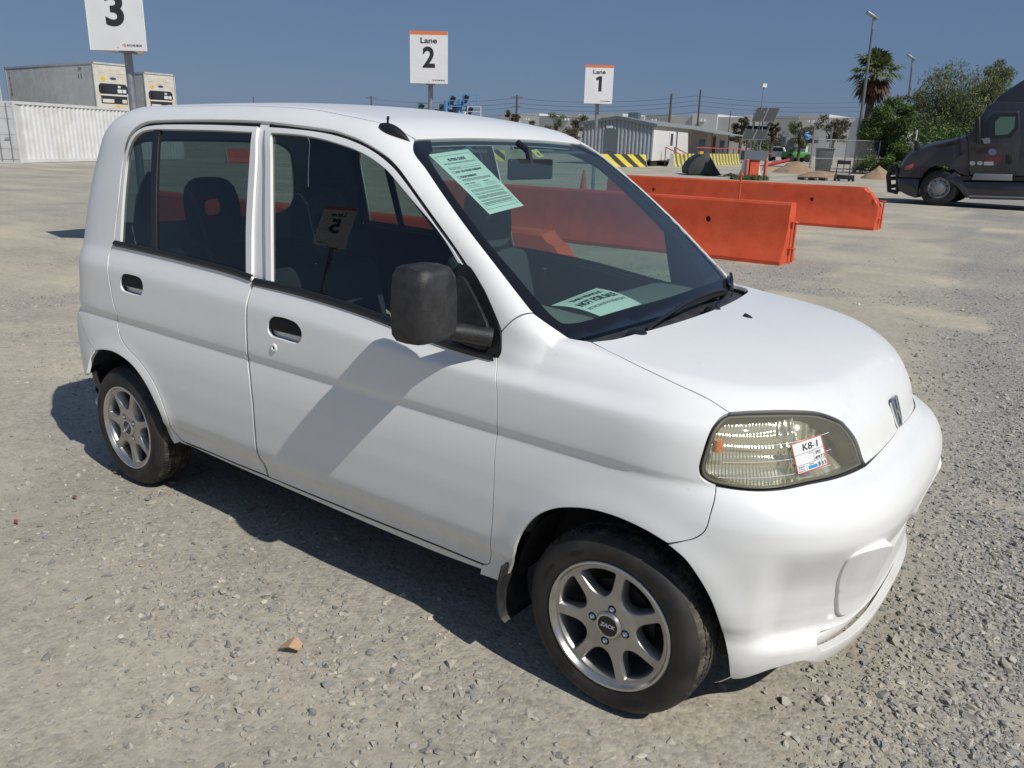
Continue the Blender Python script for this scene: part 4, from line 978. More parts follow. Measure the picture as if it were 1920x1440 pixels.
# steering wheel
SWM = Matrix.Translation((-.80, -.36, .83)) @ Matrix.Rotation(R(-65), 4, 'Y')
mb = MB(); v = []; f = []
for i in range(40):
    a = 2*math.pi*i/40
    for j in range(10):
        b = 2*math.pi*j/10; p = SWM @ Vector(((.182+.014*math.cos(b))*math.cos(a), (.182+.014*math.cos(b))*math.sin(a), .014*math.sin(b))); v.append(tuple(p))
for i in range(40):
    for j in range(10): f.append((i*10+j, ((i+1) % 40)*10+j, ((i+1) % 40)*10+(j+1) % 10, i*10+(j+1) % 10))
mb.add(v, f); sw = mb.build('steering_wheel', black_trim, car, smooth=True)
mb = MB(); mb.lathe([(.0005, -.02), (.07, -.02), (.075, -.03), (.06, -.07)], 24, SWM)
for a in (R(0), R(120), R(240)): mb.bar(tuple(SWM @ Vector((.05*math.cos(a), .05*math.sin(a), -.03))), tuple(SWM @ Vector((.18*math.cos(a), .18*math.sin(a), 0))), .045, .012)
mb.build('steering_hub', black_trim, sw, bevel=.004)
def seat(x, y, w=.50, name='front_seat', hole=True, back=None):
    """cushion, leaning backrest, headrest with an opening"""
    root = bpy.data.objects.new(name, None); link(root, car); root.location = (x, y, 0)
    MB().prism([(.28, .36), (.30, .46), (.20, .50), (-.22, .46), (-.24, .34)], -w/2, w/2, 1).build('cushion', seat_mat, root, bevel=.04, seg=3)
    MB().prism([(-.14, .42), (-.20, .80), (-.26, 1.02), (-.34, 1.03), (-.36, .80), (-.28, .40)], -w/2, w/2, 1).build('backrest', seat_mat, root, bevel=.045, seg=3)
    for yy in ([0] if w < .7 else [-.33, .33]):
        mb = MB(); v = []; f = []; no = 28
        for ring, (sy, sz, dx) in enumerate(((.055, .032, -.028), (.062, .038, .0), (.055, .032, .028), (.105, .105, .045), (.125, .125, .012), (.125, .125, -.012), (.105, .105, -.045))):
            for i in range(no):
                a = 2*math.pi*i/no; c_, q_ = math.cos(a), math.sin(a); n_ = 3.2; r_ = (abs(c_)**n_+abs(q_)**n_)**(-1/n_)
                v.append((-.305+dx - .10*(q_*r_*sz), yy+c_*r_*sy, 1.165+q_*r_*sz*1.1+(.015 if ring < 3 else 0)))
        for k in range(7):
            for i in range(no): f.append((k*no+i, k*no+(i+1) % no, ((k+1) % 7)*no+(i+1) % no, ((k+1) % 7)*no+i))
        mb.add(v, f); mb.build('headrest', seat_mat, root, smooth=True)
        MB().tube([(-.30, yy-.04, 1.0), (-.305, yy-.04, 1.07)], .006, 8).tube([(-.30, yy+.04, 1.0), (-.305, yy+.04, 1.07)], .006, 8).build('headrest_post', chrome, root)
    return root
seat(-1.18, -.36); seat(-.96, .36); seat(-1.90, 0, 1.15, 'rear_seat')
MB().box((-2.72, -.60, .72), (-2.28, .60, .74)).build('parcel_shelf', interior_dark, car)
im_ = MB().box((-.815, -.105, 1.352), (-.795, .115, 1.422)); imo = im_.build('interior_mirror', black_trim, car, bevel=.008, seg=3)
imo.data.transform(Matrix.Translation((-.80, .005, 1.385)) @ Matrix.Rotation(R(-8), 4, 'Z') @ Matrix.Translation((.80, -.005, -1.385)))
MB().tube([(-.80, .0, 1.40), (-.815, .0, 1.45), (-.86, 0, 1.475)], .012, 8).build('mirror_stalk', black_trim, car, smooth=True)
for sgn in (-1, 1): MB().box((-1.0, sgn*.33-.16, 1.452), (-.955, sgn*.33+.16, 1.462)).box((-.955, sgn*.33-.16, 1.440), (-.86, sgn*.33+.16, 1.448)).build('sun_visor', interior_grey, car)
MB().tube([(-.845, .16, .94), (-.83, .155, 1.02)], .009, 8).build('gear_lever', chrome, car, smooth=True)

# ================================================================== ground
def vnoise(x, y, seed=0):
    """smooth value noise"""
    r = np.random.default_rng(seed).random((256, 256)); xi = np.floor(x).astype(int); yi = np.floor(y).astype(int); fx = x-xi; fy = y-yi
    fx = fx*fx*(3-2*fx); fy = fy*fy*(3-2*fy); g = lambda a, b: r[a % 256, b % 256]
    return (g(xi, yi)*(1-fx)+g(xi+1, yi)*fx)*(1-fy) + (g(xi, yi+1)*(1-fx)+g(xi+1, yi+1)*fx)*fy
def fbm(x, y, seed=0, o=4):
    s = 0; a = .5
    for i in range(o): s = s+a*vnoise(x*2**i+17*i, y*2**i+31*i, seed+i); a *= .5
    return s
def gravel_density(x, y):
    """1 where loose stone lies thick, 0 on packed fines"""
    n = sstep(.46, .62, fbm(x*.9+3, y*.9+8, 3, 4))
    heap = np.exp(-((x+2.1)/1.0)**2-((y+1.02)/.34)**2)                                    # loose stone raked up behind the rear wheel
    zone = np.clip(.06 + sstep(-.3, .9, y) + sstep(-3.0, -4.2, x), 0, 1)
    d = np.clip(n*zone + heap*(.45+.5*n), 0, 1)
    rgt = sstep(.1, .9, x+.15*y-.1)*sstep(.40, .58, fbm(x*1.3+40, y*1.3+9, 12, 4)+.10)     # the yard right of the nose is stony
    return np.clip(np.maximum(d*.8, rgt), 0, 1)
gm, N, L, out = nmat('yard_ground'); b = N.new('ShaderNodeBsdfPrincipled'); L.new(b.outputs[0], out.inputs[0])
b.inputs['Roughness'].default_value = .95; b.inputs['Specular IOR Level'].default_value = .15
tc = N.new('ShaderNodeTexCoord'); co = tc.outputs['Object']
def noise(scale, detail=6, rough=.6, vec=None):
    n = N.new('ShaderNodeTexNoise'); n.inputs['Scale'].default_value = scale; n.inputs['Detail'].default_value = detail; n.inputs['Roughness'].default_value = rough; L.new(vec or co, n.inputs['Vector']); return n.outputs[0]
def ramp(src, stops):
    r = N.new('ShaderNodeValToRGB'); e = r.color_ramp.elements
    while len(e) < len(stops): e.new(.5)
    for i, (p, c) in enumerate(stops): e[i].position = p; e[i].color = (*c, 1)
    L.new(src, r.inputs[0]); return r.outputs[0]
def mixc(fac, a, c, mode='MIX'):
    m = N.new('ShaderNodeMix'); m.data_type = 'RGBA'; m.blend_type = mode
    if isinstance(fac, float): m.inputs[0].default_value = fac
    else: L.new(fac, m.inputs[0])
    for i, q in ((6, a), (7, c)):
        if isinstance(q, tuple): m.inputs[i].default_value = (*q, 1)
        else: L.new(q, m.inputs[i])
    return m.outputs[2]
att = N.new('ShaderNodeAttribute'); att.attribute_name = 'stony'
fine = ramp(noise(14, 10, .72), [(.25, (.40, .35, .26)), (.5, (.54, .48, .365)), (.75, (.63, .565, .44))])
large = ramp(noise(.55, 6, .6), [(.33, (.70, .72, .75)), (.52, (.92, .92, .92)), (.68, (1.05, 1.04, 1.0))])
base = mixc(1.0, fine, large, 'MULTIPLY')
vo = N.new('ShaderNodeTexVoronoi'); vo.inputs['Scale'].default_value = 75; L.new(co, vo.inputs['Vector'])
peb = ramp(vo.outputs['Color'], [(.2, (.15, .15, .15)), (.5, (.25, .247, .24)), (.8, (.36, .35, .325)), (1, (.46, .44, .40))])
# tyre-track streaks and grey gravel bands far out
mp = N.new('ShaderNodeMapping'); mp.inputs['Scale'].default_value = (.06, .55, 1); mp.inputs['Rotation'].default_value = (0, 0, R(8)); L.new(co, mp.inputs[0])
bands = ramp(noise(1.0, 8, .62, mp.outputs[0]), [(.42, (0, 0, 0)), (.60, (1, 1, 1))])
pm = N.new('ShaderNodeMath'); pm.operation = 'MAXIMUM'; L.new(att.outputs['Fac'], pm.inputs[0])
pm2 = N.new('ShaderNodeMath'); pm2.operation = 'MULTIPLY'; pm2.inputs[1].default_value = .62; L.new(bands, pm2.inputs[0]); L.new(pm2.outputs[0], pm.inputs[1])
n5 = noise(30, 6, .7); pm3 = N.new('ShaderNodeMath'); pm3.operation = 'MULTIPLY'; L.new(pm.outputs[0], pm3.inputs[0]); L.new(ramp(n5, [(.32, (.25, .25, .25)), (.6, (.95, .95, .95))]), pm3.inputs[1])
col = mixc(pm3.outputs[0], base, peb)
sepg = N.new('ShaderNodeSeparateXYZ'); L.new(co, sepg.inputs[0])
L.new(col, b.inputs['Base Color'])
bh = N.new('ShaderNodeMath'); bh.operation = 'ADD'; L.new(noise(60, 8, .75), bh.inputs[0])
vd = N.new('ShaderNodeMath'); vd.operation = 'MULTIPLY'; L.new(vo.outputs['Distance'], vd.inputs[0]); L.new(pm3.outputs[0], vd.inputs[1]); 
ng = N.new('ShaderNodeMath'); ng.operation = 'MULTIPLY'; ng.inputs[1].default_value = -.9; L.new(vd.outputs[0], ng.inputs[0]); L.new(ng.outputs[0], bh.inputs[1])
bp = N.new('ShaderNodeBump'); bp.inputs['Strength'].default_value = .55; bp.inputs['Distance'].default_value = .012; L.new(bh.outputs[0], bp.inputs['Height']); L.new(bp.outputs[0], b.inputs['Normal'])
def axis_lines(lo, hi, c0, c1, fine_):
    a = list(np.arange(c0, c1, fine_)); s = fine_
    x = c1
    while x < hi: a.append(x); s *= 1.12; x += s
    a.append(hi); s = fine_; x = c0-fine_
    while x > lo: a.append(x); s *= 1.12; x -= s
    a.append(lo); return np.array(sorted(a))
gx = axis_lines(-900, 700, -6, 3.2, .035); gy = axis_lines(-500, 1400, -2.4, 5, .035)
GX, GY = np.meshgrid(gx, gy, indexing='ij')
def ground_z(x, y):
    near = np.exp(-(np.hypot(x, y)/14)**2)
    return near*((fbm(x*1.6, y*1.6, 21, 4)-.5)*.030 + (fbm(x*9, y*9, 25, 3)-.45)*.010) - .004*near
GZ = ground_z(GX, GY)
for wx in (0, -2.36):
    for wy in (-.65, .65): GZ = GZ*(1-np.exp(-(np.hypot(GX-wx, GY-wy)/.25)**2))
V = np.stack([GX, GY, GZ], -1).reshape(-1, 3); ni, nj = GX.shape
I, J = np.meshgrid(np.arange(ni-1), np.arange(nj-1), indexing='ij'); q0 = (I*nj+J).ravel(); Fq = np.stack([q0, q0+nj, q0+nj+1, q0+1], 1)
me = bpy.data.meshes.new('ground'); me.vertices.add(len(V)); me.vertices.foreach_set('co', V.ravel()); me.loops.add(Fq.size); me.loops.foreach_set('vertex_index', Fq.ravel().astype(np.int32))
me.polygons.add(len(Fq)); me.polygons.foreach_set('loop_start', np.arange(0, Fq.size, 4, dtype=np.int32)); me.update(calc_edges=True); me.polygons.foreach_set('use_smooth', [True]*len(Fq))
at = me.attributes.new('stony', 'FLOAT', 'POINT'); at.data.foreach_set('value', gravel_density(V[:, 0], V[:, 1]).astype(np.float32)); me.materials.append(gm)
tag(link(bpy.data.objects.new('ground', me)), kind='structure')

# loose stones: one mesh of many small broken rocks
def stones(name, label, n, rmin, rmax, seed, dens_pow, dist):
    r = np.random.default_rng(seed)
    t = (1+5**.5)/2; ico = np.array([(-1, t, 0), (1, t, 0), (-1, -t, 0), (1, -t, 0), (0, -1, t), (0, 1, t), (0, -1, -t), (0, 1, -t), (t, 0, -1), (t, 0, 1), (-t, 0, -1), (-t, 0, 1)])/math.hypot(1, t)
    itri = np.array([(0, 11, 5), (0, 5, 1), (0, 1, 7), (0, 7, 10), (0, 10, 11), (1, 5, 9), (5, 11, 4), (11, 10, 2), (10, 7, 6), (7, 1, 8), (3, 9, 4), (3, 4, 2), (3, 2, 6), (3, 6, 8), (3, 8, 9), (4, 9, 5), (2, 4, 11), (6, 2, 10), (8, 6, 7), (9, 8, 1)])
    P = []
    while sum(map(len, P)) < n:
        m = 60000; dd = dist[0]*(dist[1]/dist[0])**r.random(m); az = YAW + (r.random(m)-.5)*R(86)
        x = CAM[0]+dd*np.sin(az); y = CAM[1]+dd*np.cos(az); k = r.random(m) < (.014 + .986*gravel_density(x, y)**dens_pow)
        k &= ~((x > -2.2) & (x < -.2) & (np.abs(y) < .45))
        P.append(np.stack([x, y], 1)[k])
    P = np.concatenate(P)[:n]; s = rmin*(rmax/rmin)**(r.random(n)**2.2)
    A = r.normal(size=(n, 3)); A /= np.linalg.norm(A, axis=1, keepdims=True); ang = r.random(n)*6.28
    V0 = ico[None]*(1+.28*r.normal(size=(n, 12, 1)))*(np.stack([1+.35*r.normal(size=n), .85+.25*r.normal(size=n), .55+.15*r.normal(size=n)], 1)[:, None])
    c, q = np.cos(ang)[:, None], np.sin(ang)[:, None]
    V1 = V0.copy(); V1[..., 0] = V0[..., 0]*c-V0[..., 1]*q; V1[..., 1] = V0[..., 0]*q+V0[..., 1]*c
    tl = r.normal(size=n)[:, None]*.35; z = V1[..., 2]*np.cos(tl)+V1[..., 0]*np.sin(tl); x = V1[..., 0]*np.cos(tl)-V1[..., 2]*np.sin(tl); V1[..., 0] = x; V1[..., 2] = z
    V1 = V1*s[:, None, None]; V1[..., 0] += P[:, :1]; V1[..., 1] += P[:, 1:]; V1[..., 2] += (ground_z(P[:, 0], P[:, 1]) + s*.22)[:, None]
    T = (itri[None]+12*np.arange(n)[:, None, None]).reshape(-1, 3)
    me = bpy.data.meshes.new(name); me.vertices.add(n*12); me.vertices.foreach_set('co', V1.ravel()); me.loops.add(T.size); me.loops.foreach_set('vertex_index', T.ravel().astype(np.int32))
    me.polygons.add(len(T)); me.polygons.foreach_set('loop_start', np.arange(0, T.size, 3, dtype=np.int32)); me.update(calc_edges=True)
    tone = r.random(n); g = np.stack([.16+.16*tone, .165+.155*tone, .165+.14*tone], 1); lt = r.random(n) < .22; g[lt] = np.array([.44, .41, .35])*(.8+.35*r.random((lt.sum(), 1)))
    dust = r.random(n)[:, None]*.6; g = g*(1-dust)+np.array([.48, .43, .34])*dust
    ca = me.attributes.new('tone', 'FLOAT_COLOR', 'POINT'); ca.data.foreach_set('color', np.concatenate([np.repeat(g, 12, 0), np.ones((n*12, 1))], 1).ravel().astype(np.float32))
    me.polygons.foreach_set('use_smooth', [False]*len(T)); me.materials.append(stone_mat); o = link(bpy.data.objects.new(name, me)); tag(o, label, 'gravel', kind='stuff'); return o
stone_mat, N, L, out = nmat('crushed_stone'); b = N.new('ShaderNodeBsdfPrincipled'); L.new(b.outputs[0], out.inputs[0]); b.inputs['Roughness'].default_value = .9; b.inputs['Specular IOR Level'].default_value = .2
at_ = N.new('ShaderNodeAttribute'); at_.attribute_name = 'tone'; L.new(at_.outputs['Color'], b.inputs['Base Color'])
stones('gravel', 'loose grey crushed stone strewn thickly over the yard ground', 52000, .0028, .0115, 5, 1.0, (1.1, 11.0))
stones('coarse_gravel', 'larger broken stones scattered among the fine gravel', 2600, .009, .019, 6, .8, (1.1, 13.0))
# scrap of cardboard
cb = principled('cardboard', (.50, .33, .20), .85, noise=.2, nscale=60)
p = onZ(548, 1214, .008)
mb = MB(); a = R(20)
v = [np.array(p)+np.array([math.cos(a)*x-math.sin(a)*y, math.sin(a)*x+math.cos(a)*y, z]) for x, y, z in ((-.030, -.018, .004), (.004, -.024, .020), (.030, -.010, .004), (.024, .022, .006), (0, .020, .024), (-.026, .016, .010))]
mb.add(v+[q-np.array([0, 0, .003]) for q in v], [(0, 1, 4, 5), (1, 2, 3, 4), (11, 10, 7, 6), (10, 9, 8, 7)] + [(i, (i+1) % 6, (i+1) % 6+6, i+6) for i in range(6)])
tag(mb.build('cardboard_scrap', cb), 'folded scrap of brown cardboard lying on the gravel', 'litter')
leaf_m = principled('dry_leaf', (.30, .10, .05), .8)
for i, (u, v_, lb) in enumerate(((217, 886, 'small dry reddish leaf lying beside the car rear wheel'), (30, 978, 'dry reddish leaf on the gravel well clear of the car'), (140, 932, 'curled dry leaf on pale gravel behind the rear wheel'))):
    p = onZ(u, v_, .010); mb = MB(); s_ = .018
    mb.add([p+np.array(q)*s_ for q in ((-1, 0, .2), (0, -.4, 0), (1.2, 0, .5), (0, .4, .3), (-1, 0, .05), (0, -.4, -.12), (1.2, 0, .35), (0, .4, .15))], [(0, 1, 2, 3), (7, 6, 5, 4), (0, 1, 5, 4), (1, 2, 6, 5), (2, 3, 7, 6), (3, 0, 4, 7)])
    tag(mb.build('dry_leaf', leaf_m), lb, 'leaf', 'dry leaves on the gravel')

# ================================================================== concrete barriers
orange = principled('safety_orange_paint', (.66, .088, .026), .6, noise=.18, nscale=5, dirt=(.42, .10, .05), dirt_amt=.5, dirt_scale=2.5, bump=.25, bscale=40)
orange_metal = principled('orange_steel', (.58, .09, .035), .45, noise=.2, nscale=10)
conc = principled('bare_concrete', (.40, .38, .35), .9, noise=.2, nscale=8)
BP = [(-.305, 0), (-.305, .05), (-.235, .17), (-.168, .33), (-.142, .46), (-.132, .57), (-.112, .77), (-.095, .80), (.095, .80), (.112, .77), (.132, .57), (.142, .46), (.168, .33), (.235, .17), (.305, .05), (.305, 0)]
def barrier(x_end, y, L, label, broken=False, hole_at=(.55,), ends=True, mat=orange, group=None, chip=0.0, pin=True, loops=True):
    root = empty('jersey_barrier', label, 'barrier', (x_end, y, 0), 0, group)
    rb = np.random.default_rng(int(abs(y*10))+1)
    xs = [0.0, -.02, -.05]; 
    if broken: xs += [-.09, -.14, -.19, -.25, -.32, -.42]
    for h in hole_at: xs += [-(h*L-.07), -(h*L+.07)]
    xs += list(-np.arange(.8, L, .9)) + [-L]
    xs = sorted(set(round(x, 3) for x in xs), reverse=True); n = len(BP); v = []; f = []
    hs = [(xs.index(round(-(h*L-.07), 3)), xs.index(round(-(h*L+.07), 3))) for h in hole_at]
    skip = set()
    for a_, b_ in hs:
        for i in range(a_, b_): skip.add(i)
    for x in xs:
        zt = .81
        if broken: zt = np.interp(-x, [0, .02, .05, .09, .14, .19, .25, .32, .42], [.44, .50, .52, .60, .62, .70, .72, .79, .81])
        for py, pz in BP:
            jz = min(pz, zt) + (rb.normal()*.008 if broken and x > -.33 and pz > zt-.1 else 0)
            jx = rb.normal()*.012 if broken and x > -.3 and pz > .35 else (rb.normal()*.006 if chip and x > -.04 else 0)
            v.append((x+jx*.6, py + (rb.normal()*.006 if broken and pz > zt-.1 else 0), jz))
    for i in range(len(xs)-1):
        for j in range(n):
            if i in skip and (j == 4 or j == 10): continue
            f.append((i*n+j, i*n+(j+1) % n, (i+1)*n+(j+1) % n, (i+1)*n+j))
    f.append(tuple(range(n-1, -1, -1))); f.append(tuple((len(xs)-1)*n+j for j in range(n)))
    o0 = len(v)
    for a_, b_ in hs:                                   # round lifting hole right through
        xa, xb = xs[a_], xs[b_]; xc = (xa+xb)/2; zc = .515; rr_ = .040; m = 24
        for side in (-1, 1):
            o0 = len(v)
            for k in range(m):
                t_ = 2*math.pi*k/m; x = xc+rr_*math.cos(t_); z = zc+rr_*math.sin(t_); v.append((x, side*np.interp(z, [.46, .57], [.142, .132]), z))
            cor_ = [(xa, .46), (xa, .57), (xb, .57), (xb, .46)]
            for (x, z) in cor_: v.append((x, side*(.142 if z < .5 else .132), z))
            sq = []
            for k in range(m):
                t_ = (2*math.pi*(k+.5)/m); dx, dz = math.cos(t_), math.sin(t_); sq.append(0 if (dx >= 0 and dz < 0) else 1 if (dx >= 0) else 2 if dz >= 0 else 3)
            for k in range(m):
                f.append((o0+k, o0+(k+1) % m, o0+m+sq[k]))
                if sq[k] != sq[(k+1) % m]: f.append((o0+(k+1) % m, o0+m+sq[(k+1) % m], o0+m+sq[k]))
            if side == 1:
                ob = o0-(m+4)
                for k in range(m): f.append((ob+k, ob+(k+1) % m, o0+(k+1) % m, o0+k))
    bm_ = MB(); bm_.add(v, f); bo = bm_.build('barrier_body', mat, root, smooth=True, angle=14)
    if loops:
        for h in hole_at:                               # fork pocket
            x = -h*L+.02; MB().prism([(-.243, .145), (-.10, .145), (-.10, .30), (-.16, .30)], x-.10, x+.10, 0).build('drain_pocket', orange_metal, root)
        MB().tube([(.055, 0, .02), (.055, 0, .56)], .016, 10).build('hinge_pin', orange_metal, root, smooth=True)
        for z in (.55, .20):
            MB().box((-.03, -.055, z-.012), (.085, .055, z+.012)).build('hinge_loop', orange_metal, root, bevel=.008)
    if pin:
        MB().tube([(pin, 0, .80), (pin, 0, 1.12)], .014, 10).tube([(pin, 0, 1.12), (pin, 0, 1.15)], [.03, .028], 10).build('top_rod', orange_metal, root, smooth=True)
    return root
barrier(-2.53, 8.58, 6.1, 'long orange concrete barrier, its end cap whole, in the lane beside the car', hole_at=(.184, .80), pin=-.76)
barrier(-2.80, 14.9, 6.1, 'orange concrete barrier with chipped top corner nearest the parked semi truck', broken=True, hole_at=(.213, .80), pin=None)
barrier(-2.42, 3.05, 6.1, 'orange concrete barrier with badly broken end seen through the car windows', broken=True, hole_at=(.213, .80), pin=None)
# traffic cone
cp = onZ(1093, 362, 0)
cone = empty('traffic_cone', 'orange traffic cone standing on the gravel behind the barriers', 'cone', cp)
MB().box((-.18, -.18, 0), (.18, .18, .03)).build('cone_base', orange_metal, cone, bevel=.01); MB().lathe([(.13, .03), (.03, .70), (.0, .705)], 20).build('cone_body', orange_metal, cone, smooth=True)

# ================================================================== lane signs
sign_white = principled('sign_white', (.74, .75, .76), .45, noise=.05, nscale=3)
sign_or = principled('sign_orange', (.72, .19, .06), .5)
galv = principled('galvanised_steel', (.36, .38, .40), .42, metal=.7, noise=.25, nscale=12)
def lane_sign(num, xy, zb, label, yaw=R(-56), W=.66, Hh=.845):
    root = empty('lane_sign', label, 'sign', (xy[0], xy[1], 0), yaw, 'lane signs')
    # local +x is the facing direction of the first face
    ap = W*math.sqrt(3)/6                                # centre to face
    zt = zb+Hh
    A, B, Cc = (ap, -W/2), (ap, W/2), (-2*ap, 0)
    tri = [A, B, Cc]
    for i in range(3):
        p, q = np.array(tri[i]), np.array(tri[(i+1) % 3]); t = (q-p)/np.linalg.norm(q-p); nrm = np.array([t[1], -t[0]])
        mb = MB(); pts = [(*(p), zb), (*(q), zb), (*(q), zt), (*(p), zt)]; inn = [(x-nrm[0]*.008, y-nrm[1]*.008, z) for x, y, z in pts]
        mb.add(pts+inn, [(0, 1, 2, 3), (7, 6, 5, 4), (0, 4, 5, 1), (1, 5, 6, 2), (2, 6, 7, 3), (3, 7, 4, 0)]); fc = mb.build('sign_panel', sign_white, root)
        fmap = quadmap([(*(p+nrm*.002), zb), (*(q+nrm*.002), zb), (*(q+nrm*.002), zt), (*(p+nrm*.002), zt)])
        s = Sheet(fmap, W, Hh, (*nrm, 0), .0005); s.rect(.0, Hh-.055, W, Hh); s.build('header_band', sign_or, fc)
        s = Sheet(fmap, W, Hh, (*nrm, 0), .0005); s.text('Lane', W*.5, Hh-.19, .090, .025, 'c', width=.29); s.build('lettering', ink, fc)
        s = Sheet(fmap, W, Hh, (*nrm, 0), .0005); 
        if num == 1: s.put([(W*.5+x*.335, Hh-.575+z*.335) for x, z in ((-.02, 0), (.20, 0), (.20, 1), (.03, 1), (-.22, .88), (-.18, .70), (-.02, .77))], [(0, 1, 2, 6), (2, 3, 6), (3, 4, 5, 6)])
        else: s.text(str(num), W*.5, Hh-.575, .335, .03, 'c', width=.215)
        s.build('numeral', ink, fc)
        s = Sheet(fmap, W, Hh, (*nrm, 0), .0005); s.text('RITCHIE BROS.', W*.66, .045, .022, .02, width=.175); s.build('lettering', ink, fc)
        s = Sheet(fmap, W, Hh, (*nrm, 0), .0005); s.text('rb', W*.585, .042, .036, .01, width=.04); s.build('logo', red_ink, fc)
    MB().prism([(x*.98, y*.98) for x, y in tri], zb+.012, zb+.02, 2).build('bottom_plate', sign_white, root)
    MB().tube([(-.02, 0, 0), (-.02, 0, zb+.05)], .045, 16).build('post', galv, root, smooth=True)
    MB().box((-.11, -.07, zb-.012), (.07, .07, zb+.006)).build('mount_plate', galv, root)
    for y_ in (0,): MB().lathe([(.008, 0), (.0001, .004)], 8, Matrix.Translation((ap+.001, 0, zb+.03)) @ Matrix.Rotation(R(90), 4, 'Y')).build('bolt', galv, root)
    MB().lathe([(.14, 0), (.14, .03), (.05, .05)], 16).build('foot', galv, root, smooth=True)
    return root
def sign_at(u, v, zc):
    d = pray([(u, v)])[0]; return CAM + d*zc
for num, (u, v), zc, lab in ((3, (238, 98), 9.3, 'white triangular lane sign numbered 3 on a steel post'), (2, (807, 158), 14.2, 'white triangular lane sign numbered 2 with orange band'), (1, (1120, 195), 19.0, 'white triangular lane sign numbered 1 by the corrugated office')):
    P = sign_at(u, v, zc); lane_sign(num, P[:2], P[2], lab)
lane_sign(5, (-9.7, -8.6), 2.30, 'white triangular lane sign numbered 5 mirrored in the car door glass')

# ================================================================== background helpers
def col(u, D): p = far(u, 268, D); return np.array([p[0], p[1]])
def zat(u, v, D): return float(far(u, v, D)[2])
def frame_xy(A, B):
    """yaw of the direction A->B"""
    return math.atan2(B[1]-A[1], B[0]-A[0])

